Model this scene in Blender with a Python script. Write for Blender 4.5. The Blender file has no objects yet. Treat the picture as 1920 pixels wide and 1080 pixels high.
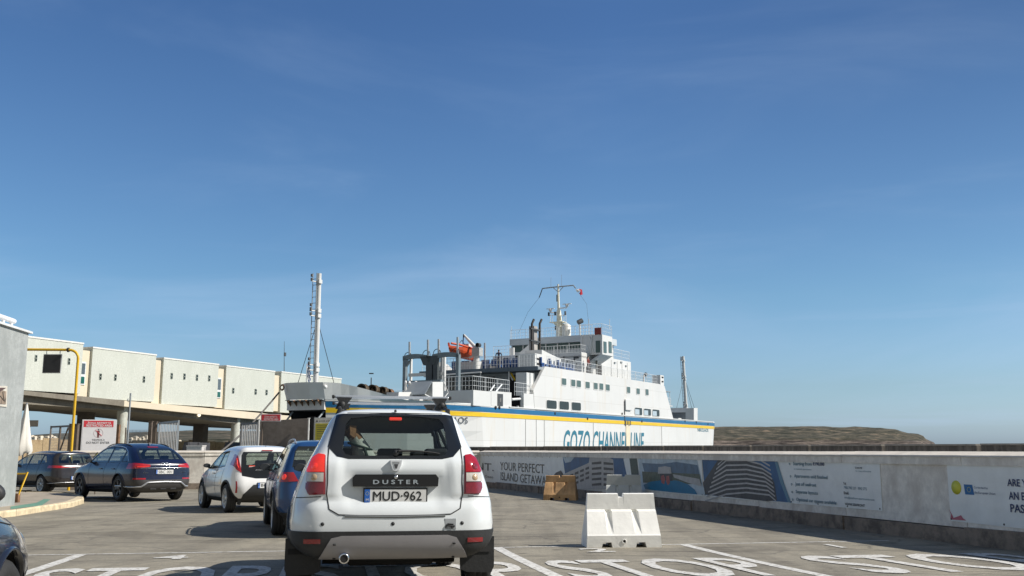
import bpy, bmesh, math, random
import numpy as np
from mathutils import Vector, Matrix
from mathutils.bvhtree import BVHTree
R = math.radians
random.seed(7)
scene = bpy.context.scene
COL = scene.collection

# ------------------------------------------------------------ camera
PITCH = R(9.4); EYE = 1.3; F = 1800.0
cam = bpy.data.objects.new('camera', bpy.data.cameras.new('camera'))
COL.objects.link(cam)
cam.data.sensor_width = 36; cam.data.lens = F/1920*36
cam.data.clip_start = 0.1; cam.data.clip_end = 12000
cam.location = (0, 0, EYE); cam.rotation_euler = (R(90)+PITCH, 0, 0)
scene.camera = cam

# ------------------------------------------------------------ sky and sun
SUN = Vector((.998*math.cos(R(41)), -.10*math.cos(R(41)), math.sin(R(41)))).normalized()
world = bpy.data.worlds.new("World"); scene.world = world; world.use_nodes = True
wn = world.node_tree; nd = wn.nodes; lk = wn.links
bg = nd['Background']; bg.inputs['Strength'].default_value = 0.087
sky = nd.new('ShaderNodeTexSky'); sky.sky_type = 'NISHITA'; sky.sun_disc = False
sky.sun_elevation = R(41); sky.sun_rotation = math.atan2(SUN.x, SUN.y)
sky.air_density = 1.0; sky.dust_density = 1.0; sky.ozone_density = 2.2; sky.altitude = 10
tc = nd.new('ShaderNodeTexCoord')
def wnoise(scale, rot, nscale, detail, lo, hi, loc=(0,0,0)):
    mp = nd.new('ShaderNodeMapping'); mp.inputs['Scale'].default_value = scale; mp.inputs['Rotation'].default_value = rot
    mp.inputs['Location'].default_value = loc
    lk.new(tc.outputs['Generated'], mp.inputs[0])
    nz = nd.new('ShaderNodeTexNoise'); nz.inputs['Scale'].default_value = nscale; nz.inputs['Detail'].default_value = detail
    nz.inputs['Roughness'].default_value = .55; nz.inputs['Distortion'].default_value = .6
    lk.new(mp.outputs[0], nz.inputs['Vector'])
    cr = nd.new('ShaderNodeMapRange'); cr.inputs[1].default_value = lo; cr.inputs[2].default_value = hi
    cr.interpolation_type = 'SMOOTHSTEP'
    lk.new(nz.outputs[0], cr.inputs[0]); return cr.outputs[0]
def wmath(op, a, b):
    m = nd.new('ShaderNodeMath'); m.operation = op
    for i, v in enumerate((a, b)):
        if isinstance(v, (int, float)): m.inputs[i].default_value = v
        else: lk.new(v, m.inputs[i])
    return m.outputs[0]
c1 = wnoise((1.0, 1.0, 4.5), (0.0, R(-17), 0), 1.7, 6, .47, .78)
c2 = wnoise((1.0, 1.0, 24), (0, R(2), 0), 2.1, 4, .56, .74, (3, 1, 0))
sep = nd.new('ShaderNodeSeparateXYZ'); lk.new(tc.outputs['Generated'], sep.inputs[0])
low = nd.new('ShaderNodeMapRange'); low.inputs[1].default_value = .0; low.inputs[2].default_value = .22
low.inputs[3].default_value = 1; low.inputs[4].default_value = 0; lk.new(sep.outputs['Z'], low.inputs[0])
mid = nd.new('ShaderNodeMapRange'); mid.inputs[1].default_value = .55; mid.inputs[2].default_value = .15
mid.inputs[3].default_value = 0; mid.inputs[4].default_value = 1; lk.new(sep.outputs['Z'], mid.inputs[0])
cl = wmath('ADD', wmath('MULTIPLY', wmath('MULTIPLY', c1, mid.outputs[0]), .30), wmath('MULTIPLY', wmath('MULTIPLY', c2, low.outputs[0]), .22))
skc = nd.new('ShaderNodeMix'); skc.data_type = 'RGBA'; skc.blend_type = 'MULTIPLY'; skc.inputs[0].default_value = 1
lk.new(sky.outputs[0], skc.inputs[6]); 
tr_ = nd.new('ShaderNodeValToRGB'); zr_ = nd.new('ShaderNodeMapRange'); zr_.inputs[1].default_value = 0; zr_.inputs[2].default_value = .5
lk.new(sep.outputs['Z'], zr_.inputs[0]); lk.new(zr_.outputs[0], tr_.inputs[0])
el = tr_.color_ramp.elements; el[0].position = .02; el[0].color = (.86,1.15,1.72,1); el[1].position = .84; el[1].color = (.51,.755,1.03,1)
e_ = el.new(.3); e_.color = (.71,.975,1.15,1); e2_ = el.new(.12); e2_.color = (.74,.96,1.22,1)
lk.new(tr_.outputs[0], skc.inputs[7])
mx = nd.new('ShaderNodeMix'); mx.data_type = 'RGBA'; lk.new(cl, mx.inputs[0])
lk.new(skc.outputs[2], mx.inputs[6]); mx.inputs[7].default_value = (4.6, 6.0, 8.2, 1)
# neutral fill light added to the unseen sky behind the camera, and a slightly deeper tone towards the sun side
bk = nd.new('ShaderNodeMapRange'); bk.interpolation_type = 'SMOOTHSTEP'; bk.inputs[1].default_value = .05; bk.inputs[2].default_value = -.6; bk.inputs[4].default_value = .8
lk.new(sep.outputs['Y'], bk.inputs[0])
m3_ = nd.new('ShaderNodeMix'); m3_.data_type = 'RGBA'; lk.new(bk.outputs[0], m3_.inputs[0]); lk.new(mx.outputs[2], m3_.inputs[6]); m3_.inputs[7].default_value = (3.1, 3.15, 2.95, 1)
sx_ = nd.new('ShaderNodeMapRange'); sx_.inputs[1].default_value = .1; sx_.inputs[2].default_value = .6; sx_.inputs[3].default_value = 1; sx_.inputs[4].default_value = .62
lk.new(sep.outputs['X'], sx_.inputs[0])
hz_ = nd.new('ShaderNodeMapRange'); hz_.inputs[1].default_value = .08; hz_.inputs[2].default_value = .4; lk.new(sep.outputs['Z'], hz_.inputs[0])
m4_ = nd.new('ShaderNodeMix'); m4_.data_type = 'FLOAT'; lk.new(hz_.outputs[0], m4_.inputs[0]); m4_.inputs[2].default_value = 1; lk.new(sx_.outputs[0], m4_.inputs[3])
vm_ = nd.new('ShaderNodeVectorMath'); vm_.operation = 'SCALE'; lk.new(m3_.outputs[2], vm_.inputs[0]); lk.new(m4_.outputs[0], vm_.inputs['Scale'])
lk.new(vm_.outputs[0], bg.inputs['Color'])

sun = bpy.data.objects.new('sun', bpy.data.lights.new('sun', 'SUN')); COL.objects.link(sun)
sun.data.energy = 4.6; sun.data.angle = R(.53); sun.data.color = (1, .945, .87)
sun.location = SUN*50; sun.rotation_euler = SUN.to_track_quat('Z', 'Y').to_euler()
scene.view_settings.view_transform = 'Standard'; scene.view_settings.look = 'None'
scene.view_settings.exposure = 0.32; scene.view_settings.gamma = 1.0
scene.render.engine = 'CYCLES'

# ------------------------------------------------------------ survey helpers (photo measurement -> real point)
def ray(px, py):
    dx = (px-960)/F; dy = (540-py)/F
    return Vector((dx, math.cos(PITCH)-dy*math.sin(PITCH), math.sin(PITCH)+dy*math.cos(PITCH)))
def gz(Y):
    """height of the road: level near the camera, then falling gently towards the berth"""
    return float(np.interp(Y, [7.5,8.5,9.5,10.5,11.5,12.5,13.5,14.5,16,18,22,28,34,46,52], [0,-.008,-.028,-.055,-.082,-.106,-.125,-.138,-.15,-.162,-.192,-.25,-.32,-.46,-.53]))
def gnd(px, py, h=0.0):
    d = ray(px, py); z = h
    for _ in range(40): k = (z-EYE)/d.z; z = .5*z+.5*(gz(d.y*k)+h)
    return Vector((d.x*k, d.y*k, gz(d.y*k)+h))
def atY(px, py, Y):
    d = ray(px, py); k = Y/d.y; return Vector((d.x*k, Y, EYE+d.z*k))
def onplane(px, py, P, n):
    d = ray(px, py); o = Vector((0, 0, EYE)); k = (Vector(P)-o).dot(n)/d.dot(n); return o+d*k

# ------------------------------------------------------------ materials
MC = {}
def nodes_of(name):
    m = bpy.data.materials.new(name); m.use_nodes = True
    nt = m.node_tree; return m, nt, nt.nodes['Principled BSDF']
def mat(name, col=None, rough=.6, metal=0, var=.12, scale=6, bump=0, coat=0, stretch=(1,1,1), emit=0, ecol=None, fine=0):
    if name in MC: return MC[name]
    if col is None: print('MISSING MAT', name); col = (.3,.3,.3)
    m, nt, b = nodes_of(name)
    b.inputs['Roughness'].default_value = rough; b.inputs['Metallic'].default_value = metal
    b.inputs['Coat Weight'].default_value = coat; b.inputs['Coat Roughness'].default_value = .04
    t = nt.nodes.new('ShaderNodeTexCoord'); mp = nt.nodes.new('ShaderNodeMapping'); mp.inputs['Scale'].default_value = stretch
    nt.links.new(t.outputs['Object'], mp.inputs[0])
    n = nt.nodes.new('ShaderNodeTexNoise'); n.inputs['Scale'].default_value = scale; n.inputs['Detail'].default_value = 6
    n.inputs['Roughness'].default_value = .6
    nt.links.new(mp.outputs[0], n.inputs['Vector'])
    r = nt.nodes.new('ShaderNodeMapRange'); r.inputs[1].default_value = .3; r.inputs[2].default_value = .7
    nt.links.new(n.outputs[0], r.inputs[0])
    mxx = nt.nodes.new('ShaderNodeMix'); mxx.data_type = 'RGBA'; nt.links.new(r.outputs[0], mxx.inputs[0])
    mxx.inputs[6].default_value = (*[max(0, c*(1-var)) for c in col], 1)
    mxx.inputs[7].default_value = (*[min(1, c*(1+var)) for c in col], 1)
    nt.links.new(mxx.outputs[2], b.inputs['Base Color'])
    rr = nt.nodes.new('ShaderNodeMapRange'); rr.inputs[3].default_value = max(0, rough-.07); rr.inputs[4].default_value = min(1, rough+.07)
    nt.links.new(n.outputs[0], rr.inputs[0]); nt.links.new(rr.outputs[0], b.inputs['Roughness'])
    if bump:
        bp = nt.nodes.new('ShaderNodeBump'); bp.inputs['Strength'].default_value = bump; bp.inputs['Distance'].default_value = .02
        n2 = nt.nodes.new('ShaderNodeTexNoise'); n2.inputs['Scale'].default_value = fine or scale*4; n2.inputs['Detail'].default_value = 5
        nt.links.new(mp.outputs[0], n2.inputs['Vector'])
        nt.links.new(n2.outputs[0], bp.inputs['Height']); nt.links.new(bp.outputs[0], b.inputs['Normal'])
    if emit:
        b.inputs['Emission Color'].default_value = (*(ecol or col), 1); b.inputs['Emission Strength'].default_value = emit
    MC[name] = m; return m
def glass(name, tint=(.35,.38,.36), refl=.12):
    if name in MC: return MC[name]
    m = bpy.data.materials.new(name); m.use_nodes = True; nt = m.node_tree; nt.nodes.clear()
    out = nt.nodes.new('ShaderNodeOutputMaterial'); tr = nt.nodes.new('ShaderNodeBsdfTransparent'); tr.inputs[0].default_value = (*tint, 1)
    gl = nt.nodes.new('ShaderNodeBsdfGlossy'); gl.inputs['Roughness'].default_value = .02; gl.inputs[0].default_value = (.9,.95,.95,1)
    fr = nt.nodes.new('ShaderNodeLayerWeight'); fr.inputs[0].default_value = .5; pw = nt.nodes.new('ShaderNodeMath'); pw.operation = 'POWER'; pw.inputs[1].default_value = 4.5; nt.links.new(fr.outputs['Facing'], pw.inputs[0])
    mr = nt.nodes.new('ShaderNodeMath'); mr.operation = 'MULTIPLY_ADD'; mr.inputs[1].default_value = .75; mr.inputs[2].default_value = refl; nt.links.new(pw.outputs[0], mr.inputs[0])
    ms = nt.nodes.new('ShaderNodeMixShader'); nt.links.new(mr.outputs[0], ms.inputs[0]); nt.links.new(tr.outputs[0], ms.inputs[1]); nt.links.new(gl.outputs[0], ms.inputs[2])
    nt.links.new(ms.outputs[0], out.inputs[0]); MC[name] = m; return m
def paint(name, col, rough=.28, dust=.04, metal=0.0):
    if name in MC: return MC[name]
    m = mat(name, col, rough, metal, dust, 3.0, 0, .9 if sum(col) > .9 else .4)
    nt = m.node_tree; b = nt.nodes['Principled BSDF']
    # road dust on the lower body
    mxn = b.inputs['Base Color'].links[0].from_node
    t = nt.nodes['Texture Coordinate']; sp = nt.nodes.new('ShaderNodeSeparateXYZ'); nt.links.new(t.outputs['Object'], sp.inputs[0])
    n = nt.nodes.new('ShaderNodeTexNoise'); n.inputs['Scale'].default_value = 5; n.inputs['Detail'].default_value = 8
    nt.links.new(t.outputs['Object'], n.inputs['Vector'])
    h = nt.nodes.new('ShaderNodeMapRange'); h.inputs[1].default_value = 1.2; h.inputs[2].default_value = .2; nt.links.new(sp.outputs['Z'], h.inputs[0])
    q = nt.nodes.new('ShaderNodeMath'); q.operation = 'MULTIPLY'; nt.links.new(h.outputs[0], q.inputs[0]); nt.links.new(n.outputs[0], q.inputs[1])
    q2 = nt.nodes.new('ShaderNodeMath'); q2.operation = 'MULTIPLY'; q2.inputs[1].default_value = .30 if sum(col) > .9 else .07; nt.links.new(q.outputs[0], q2.inputs[0])
    m2 = nt.nodes.new('ShaderNodeMix'); m2.data_type = 'RGBA'; nt.links.new(q2.outputs[0], m2.inputs[0])
    nt.links.new(mxn.outputs[2], m2.inputs[6]); m2.inputs[7].default_value = (.24, .22, .19, 1)
    nt.links.new(m2.outputs[2], b.inputs['Base Color'])
    return m

# ------------------------------------------------------------ mesh helpers
class MB:
    def __init__(s): s.v = []; s.f = []; s.mi = []; s.mats = []; s.sm = []
    def m(s, material):
        if material not in s.mats: s.mats.append(material)
        return s.mats.index(material)
    def add(s, vs, fs, material, smooth=False):
        o = len(s.v); s.v += [tuple(p) for p in vs]; k = s.m(material)
        for f in fs: s.f.append([i+o for i in f]); s.mi.append(k); s.sm.append(smooth)
        return s
    def box(s, a, b, material, rot=None, org=None, bev=0):
        (x0,y0,z0),(x1,y1,z1) = a, b
        x0,x1 = min(x0,x1),max(x0,x1); y0,y1 = min(y0,y1),max(y0,y1); z0,z1 = min(z0,z1),max(z0,z1)
        if bev:
            bm = bmesh.new(); bmesh.ops.create_cube(bm, size=1)
            for v in bm.verts: v.co = Vector(((v.co.x+.5)*(x1-x0)+x0, (v.co.y+.5)*(y1-y0)+y0, (v.co.z+.5)*(z1-z0)+z0))
            bmesh.ops.bevel(bm, geom=bm.edges[:]+bm.verts[:], offset=bev, segments=2, affect='EDGES', profile=.5)
            bm.verts.index_update(); vs = [v.co.copy() for v in bm.verts]; fs = [[v.index for v in f.verts] for f in bm.faces]; bm.free()
        else:
            vs = [Vector(p) for p in ((x0,y0,z0),(x1,y0,z0),(x1,y1,z0),(x0,y1,z0),(x0,y0,z1),(x1,y0,z1),(x1,y1,z1),(x0,y1,z1))]
            fs = [(0,3,2,1),(4,5,6,7),(0,1,5,4),(1,2,6,5),(2,3,7,6),(3,0,4,7)]
        if rot is not None:
            o = Vector(org or ((x0+x1)/2,(y0+y1)/2,(z0+z1)/2)); vs = [rot@(p-o)+o for p in vs]
        return s.add(vs, fs, material)
    def tube(s, pts, r, material, n=8, cap=True, smooth=True):
        pts = [Vector(p) for p in pts]; rs = r if isinstance(r, (list, tuple)) else [r]*len(pts)
        vs = []; fs = []; prev = None
        for i, p in enumerate(pts):
            d = (pts[min(i+1, len(pts)-1)]-pts[max(i-1, 0)]).normalized()
            a = Vector((0,0,1)) if abs(d.z) < .9 else Vector((1,0,0))
            if prev is None: u = d.cross(a).normalized()
            else: u = (prev-d*prev.dot(d)).normalized()
            prev = u; w = d.cross(u)
            for k in range(n):
                t = 2*math.pi*k/n; vs.append(p+(u*math.cos(t)+w*math.sin(t))*rs[i])
        for i in range(len(pts)-1):
            for k in range(n): fs.append((i*n+k, i*n+(k+1)%n, (i+1)*n+(k+1)%n, (i+1)*n+k))
        s.add(vs, fs, material, smooth)
        if cap: s.add(vs[:n], [list(range(n))[::-1]], material); s.add(vs[-n:], [list(range(n))], material)
        return s
    def lathe(s, prof, c, axis, material, n=24, smooth=True):
        c = Vector(c); ax = Vector(axis).normalized(); a = Vector((0,0,1)) if abs(ax.z) < .9 else Vector((1,0,0))
        u = ax.cross(a).normalized(); w = ax.cross(u); vs = []; fs = []
        for (h, r) in prof:
            for k in range(n):
                t = 2*math.pi*k/n; vs.append(c+ax*h+(u*math.cos(t)+w*math.sin(t))*r)
        for i in range(len(prof)-1):
            for k in range(n): fs.append((i*n+k, i*n+(k+1)%n, (i+1)*n+(k+1)%n, (i+1)*n+k))
        return s.add(vs, fs, material, smooth)
    def prism(s, poly, d, material):
        """poly: 3D points of one face; d: extrusion vector"""
        poly = [Vector(p) for p in poly]; d = Vector(d); n = len(poly)
        nrm = Vector((0,0,0))
        for i in range(n): nrm += poly[i].cross(poly[(i+1)%n])
        if nrm.dot(d) > 0: poly = poly[::-1]
        vs = poly+[p+d for p in poly]
        fs = [list(range(n)), list(range(2*n-1, n-1, -1))]+[(i, n+i, n+(i+1)%n, (i+1)%n) for i in range(n)]
        return s.add(vs, fs, material)
    def text(s, txt, org, right, up, h, material, w=None, bold=0, thick=0.0, align='L', curve=0):
        vs, fs, W, H = textgeo(txt, curve)
        right = Vector(right).normalized(); up = Vector(up).normalized(); nn = right.cross(up)
        ky = h/H; kx = (w/W) if w else ky
        off = 0 if align == 'L' else (-W*kx/2 if align == 'C' else -W*kx)
        cp = [(0,0)]+([(bold,0),(-bold,0),(0,bold),(0,-bold)] if bold > 0 else [])
        for i, (bx, by) in enumerate(cp):
            s.add([Vector(org)+right*((x+bx)*kx+off)+up*((y+by)*ky)+nn*(thick+i*h*.004) for x, y in vs], fs, material)
        return s
    def mesh(s, name):
        me = bpy.data.meshes.new(name); me.from_pydata([tuple(v) for v in s.v], [], s.f)
        for m_ in s.mats: me.materials.append(m_)
        me.polygons.foreach_set('material_index', s.mi); me.polygons.foreach_set('use_smooth', s.sm)
        me.update(); return me
    def obj(s, name, parent=None):
        o = bpy.data.objects.new(name, s.mesh(name)); COL.objects.link(o)
        if parent: o.parent = parent
        return o
TG = {}
def objs_(s, name, parent=None):
    """every separate piece becomes an object of its own"""
    n = len(s.v); par = list(range(n))
    def find(a):
        while par[a] != a: par[a] = par[par[a]]; a = par[a]
        return a
    key = {}
    for i, v in enumerate(s.v):
        k = (round(v[0], 5), round(v[1], 5), round(v[2], 5)); 
        if k in key: par[find(i)] = find(key[k])
        key[k] = i
    for f in s.f:
        for b in f[1:]: par[find(b)] = find(f[0])
    grp = {}
    for k, f in enumerate(s.f): grp.setdefault(find(f[0]), []).append(k)
    out = []
    for ks in grp.values():
        m = MB(); mp = {}
        for k in ks:
            for i in s.f[k]:
                if i not in mp: mp[i] = len(m.v); m.v.append(s.v[i])
            m.f.append([mp[i] for i in s.f[k]]); m.mi.append(m.m(s.mats[s.mi[k]])); m.sm.append(s.sm[k])
        out.append(m.obj(name, parent))
    return out
MB.objs = objs_
def textgeo(txt, bold=0):
    if (txt, bold) in TG: return TG[(txt, bold)]
    cu = bpy.data.curves.new('t', 'FONT'); cu.body = txt; cu.size = 1; cu.offset = bold; cu.resolution_u = 3
    o = bpy.data.objects.new('t', cu); COL.objects.link(o)
    dg = bpy.context.evaluated_depsgraph_get(); dg.update()
    me = bpy.data.meshes.new_from_object(o.evaluated_get(dg))
    vs = [(v.co.x, v.co.y) for v in me.vertices]; fs = [list(p.vertices) for p in me.polygons]
    x0 = min(v[0] for v in vs); y0 = min(v[1] for v in vs); W = max(v[0] for v in vs)-x0; H = max(v[1] for v in vs)-y0
    vs = [(x-x0, y-y0) for x, y in vs]
    # make faces face +normal
    ff = []
    for f in fs:
        a = sum(vs[f[i]][0]*vs[f[(i+1)%len(f)]][1]-vs[f[(i+1)%len(f)]][0]*vs[f[i]][1] for i in range(len(f)))
        ff.append(f if a > 0 else f[::-1])
    bpy.data.objects.remove(o); bpy.data.curves.remove(cu); bpy.data.meshes.remove(me)
    TG[(txt, bold)] = (vs, ff, W, H); return TG[(txt, bold)]
def thing(name, label, cat, loc=(0,0,0), rz=0, group=None):
    o = bpy.data.objects.new(name, None); COL.objects.link(o); o.empty_display_size = .2
    o.location = loc; o.rotation_euler = (0, 0, rz); return tag(o, label, cat, group)
def tag(o, label=None, cat=None, group=None, kind=None):
    if label: o['label'] = label
    if cat: o['category'] = cat
    if group: o['group'] = group
    if kind: o['kind'] = kind
    return o
def copy_tree(o, parent=None):
    c = o.copy(); COL.objects.link(c)
    if parent: c.parent = parent
    for ch in list(o.children): copy_tree(ch, c)
    return c
Z3 = Vector((0,0,1))
white = mat('ship_white', (.64,.64,.62), .45, 0, .05, .35)
# ------------------------------------------------------------ ground, sea, land
def asphalt():
    m, nt, b = nodes_of('asphalt'); N = nt.nodes; L = nt.links
    g = N.new('ShaderNodeNewGeometry')
    def noise(sc, det, stretch=None, dist=0, rot=0):
        mp = N.new('ShaderNodeMapping'); mp.inputs['Scale'].default_value = stretch or (1,1,1); mp.inputs['Rotation'].default_value = (0,0,rot)
        L.new(g.outputs['Position'], mp.inputs[0])
        n = N.new('ShaderNodeTexNoise'); n.inputs['Scale'].default_value = sc; n.inputs['Detail'].default_value = det; n.inputs['Distortion'].default_value = dist
        n.inputs['Roughness'].default_value = .65
        L.new(mp.outputs[0], n.inputs['Vector']); return n.outputs[0]
    def ramp(v, pts):
        r = N.new('ShaderNodeValToRGB'); L.new(v, r.inputs[0]); e = r.color_ramp.elements
        while len(e) < len(pts): e.new(.5)
        for i, (p, c) in enumerate(pts): e[i].position = p; e[i].color = (*c, 1)
        return r.outputs[0]
    def mix(bl, f, a, c):
        q = N.new('ShaderNodeMix'); q.data_type = 'RGBA'; q.blend_type = bl
        for i, v in ((0, f), (6, a), (7, c)):
            if isinstance(v, (int, float)): q.inputs[i].default_value = v
            elif isinstance(v, tuple): q.inputs[i].default_value = (*v, 1)
            else: L.new(v, q.inputs[i])
        return q.outputs[2]
    base = ramp(noise(.35, 6), [(.3, (.228,.209,.164)), (.7, (.305,.281,.222))])
    c = mix('MULTIPLY', .8, base, ramp(noise(9, 8), [(.25, (.72,.72,.72)), (.6, (1.05,1.03,1))]))
    c = mix('MULTIPLY', .9, c, ramp(noise(70, 4), [(.32, (.5,.5,.5)), (.5, (1,1,1)), (.75, (1.25,1.22,1.18))]))
    c = mix('MULTIPLY', .75, c, ramp(noise(1.0, 7, (.35, 2.4, 1), 1.5, R(-12)), [(.36, (.5,.49,.48)), (.46, (1,1,1))]))
    c = mix('MULTIPLY', .9, c, ramp(noise(.55, 5, None, 1.2), [(.32, (.62,.61,.60)), (.45, (.96,.96,.96)), (.62, (1.08,1.07,1.05))]))
    # hairline cracks, tyre polish along the lanes, oil drips
    def vor(sc, feat, dist=.35):
        n_ = N.new('ShaderNodeTexNoise'); n_.inputs['Scale'].default_value = 1.5; L.new(g.outputs['Position'], n_.inputs['Vector'])
        a_ = N.new('ShaderNodeVectorMath'); a_.operation = 'MULTIPLY_ADD'; L.new(n_.outputs['Color'], a_.inputs[0]); a_.inputs[1].default_value = (dist,)*3; L.new(g.outputs['Position'], a_.inputs[2])
        v = N.new('ShaderNodeTexVoronoi'); v.feature = feat; v.inputs['Scale'].default_value = sc; L.new(a_.outputs[0], v.inputs['Vector']); return v.outputs['Distance']
    def mask(v, lo, hi):
        r = N.new('ShaderNodeMapRange'); r.inputs[1].default_value = lo; r.inputs[2].default_value = hi; r.clamp = True; L.new(v, r.inputs[0]); return r.outputs[0]
    cm = N.new('ShaderNodeMath'); cm.operation = 'MULTIPLY'; L.new(mask(vor(.33, 'DISTANCE_TO_EDGE', .8), .012, .002), cm.inputs[0]); L.new(mask(noise(.25, 3), .46, .54), cm.inputs[1])
    cm2 = N.new('ShaderNodeMath'); cm2.operation = 'MULTIPLY'; L.new(cm.outputs[0], cm2.inputs[0]); cm2.inputs[1].default_value = .55; c = mix('MIX', cm2.outputs[0], c, (.08,.072,.06))
    c = mix('MULTIPLY', mask(vor(1.1, 'F1', .3), .10, .05), c, (.55,.54,.53))
    c = mix('MULTIPLY', .6, c, ramp(noise(.9, 5, (1.6,.12,1), .4, R(10)), [(.40, (.74,.73,.72)), (.52, (1,1,1)), (.7, (1.1,1.09,1.07))]))
    L.new(c, b.inputs['Base Color']); b.inputs['Roughness'].default_value = .9
    bp = N.new('ShaderNodeBump'); bp.inputs['Strength'].default_value = .5; bp.inputs['Distance'].default_value = .012
    L.new(noise(60, 6), bp.inputs['Height']); L.new(bp.outputs[0], b.inputs['Normal'])
    return m
ASPH = asphalt()
WA = gnd(1920, 1033); WB = gnd(900, 912); WA.z = WB.z = 0; WD = (WB-WA).normalized(); WN = Vector((WD.y*-1, WD.x, 0))  # WN points to camera side (left)
if WN.x > 0: WN = -WN
quay = [(-150,-30),(22,-30)]
q1 = WA-WD*20-WN*4.8; q2 = WB-WN*4.8+WD*3
quay += [tuple(q1[:2]), tuple(q2[:2]), (-7,50), (-24,58), (-26,140), (-150,140)]
bm = bmesh.new(); vv = [bm.verts.new((x,y,0)) for x,y in quay]; bm.faces.new(vv)
for yy in [7.5,8.5,9.5,10.5,11.5,12.5,13.5,14.5,16,18,22,28,34,46,52]: bmesh.ops.bisect_plane(bm, geom=bm.verts[:]+bm.edges[:]+bm.faces[:], plane_co=(0,yy,0), plane_no=(0,1,0))
for e in bmesh.ops.extrude_edge_only(bm, edges=[e for e in bm.edges if len(e.link_faces) == 1])['geom']:
    if isinstance(e, bmesh.types.BMVert): e.co.z = -3
for v in bm.verts:
    if v.co.z > -1: v.co.z = gz(v.co.y)
bm.verts.index_update(); mb = MB(); mb.add([v.co.copy() for v in bm.verts], [[v.index for v in f.verts] for f in bm.faces], ASPH); bm.free()
tag(mb.obj('ground'), 'worn sunlit asphalt of the ferry queue with dust and stains', 'ground', kind='structure')

def water():
    m, nt, b = nodes_of('water'); b.inputs['Base Color'].default_value = (.02,.08,.12,1); b.inputs['Roughness'].default_value = .08
    n = nt.nodes.new('ShaderNodeTexNoise'); n.inputs['Scale'].default_value = 1.2; n.inputs['Detail'].default_value = 8
    g = nt.nodes.new('ShaderNodeNewGeometry'); nt.links.new(g.outputs['Position'], n.inputs['Vector'])
    bp = nt.nodes.new('ShaderNodeBump'); bp.inputs['Strength'].default_value = .6; nt.links.new(n.outputs[0], bp.inputs['Height']); nt.links.new(bp.outputs[0], b.inputs['Normal'])
    return m
mb = MB(); mb.add([(-9000,-600,-1.6),(9000,-600,-1.6),(9000,9000,-1.6),(-9000,9000,-1.6)], [(0,1,2,3)], water())
tag(mb.obj('sea'), 'calm blue sea beyond the quay', 'sea', kind='structure')

# painted markings, in the frame of the lanes (turned 10.4 degrees left)
PAINT = mat('road_paint', (.62,.61,.56), .8, 0, .25, 22, .2)
def worn():
    m = mat('road_paint_worn', (.6,.59,.55), .85, 0, .2, 16); nt = m.node_tree; b = nt.nodes['Principled BSDF']
    src = b.inputs['Base Color'].links[0].from_socket
    g = nt.nodes.new('ShaderNodeNewGeometry'); n = nt.nodes.new('ShaderNodeTexNoise'); n.inputs['Scale'].default_value = 14; n.inputs['Detail'].default_value = 9; n.inputs['Roughness'].default_value = .75
    nt.links.new(g.outputs['Position'], n.inputs['Vector'])
    r = nt.nodes.new('ShaderNodeMapRange'); r.inputs[1].default_value = .5; r.inputs[2].default_value = .6; nt.links.new(n.outputs[0], r.inputs[0])
    q = nt.nodes.new('ShaderNodeMix'); q.data_type = 'RGBA'; nt.links.new(r.outputs[0], q.inputs[0]); nt.links.new(src, q.inputs[6]); q.inputs[7].default_value = (.30,.27,.23,1)
    nt.links.new(q.outputs[2], b.inputs['Base Color']); return m
WORN = worn()
LT = R(10.4); LX = Vector((math.cos(LT), math.sin(LT), 0)); LY = Vector((-math.sin(LT), math.cos(LT), 0)); LO = gnd(932, 1027)
def lane(u, v, z=.004): p = LO+LX*u+LY*v; return Vector((p.x, p.y, gz(p.y)+z))
def drape(mb, h):
    mb.v = [(x, y, gz(y)+h) for x, y, z in mb.v]; return mb
def strip(u0, v0, u1, v1, w, z=.004, horizontal=False):
    a = LX if not horizontal else LY
    h = a*w/2; p, q = lane(u0, v0, z), lane(u1, v1, z)
    mb = MB(); N = 24
    vs = []
    for i in range(N+1):
        c = p.lerp(q, i/N); vs += [c-h, c+h]
    fs = [(2*i, 2*i+1, 2*i+3, 2*i+2) for i in range(N)]
    if (Vector(vs[1])-Vector(vs[0])).cross(Vector(vs[2])-Vector(vs[0])).z < 0: fs = [f[::-1] for f in fs]
    return drape(mb.add(vs, fs, WORN), z)
for i, u in enumerate((-5.64, -2.82, 0, 2.82)):
    tag(strip(u, -.04, u, -14, .15).obj('lane_line'), 'white lane line painted on the asphalt', 'lane line', 'lane lines of the ferry queue', 'structure')
tag(strip(-7.3, 0, 6.2, .02, .075, horizontal=True).obj('stop_line'), 'thin white stop line across the queue lanes', 'stop line', kind='structure')
LANES = (-4.23, -1.41, 1.44, 5.05)
for u, dg in zip(LANES, ('4', '3', '2', '1')):
    mb = MB(); mb.text('STOP', lane(u-.02, -4.2, .006), LX, LY, 2.2, WORN, w=2.48 if u < 4 else 3.0, align='C', curve=.014); drape(mb, .008)
    tag(mb.obj('stop_marking'), 'white word STOP painted across a queue lane', 'road marking', 'STOP words painted on the lanes', 'structure')
    mb = MB(); mb.text(dg, lane(u-.15, -.98, .006), LX, LY, .58, WORN, w=.42 if dg != '1' else .1, curve=.02 if dg != '1' else 0, align='C'); drape(mb, .008)
    tag(mb.obj('lane_number'), f'white painted lane number {dg} below the stop line', 'road marking', kind='structure')

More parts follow.
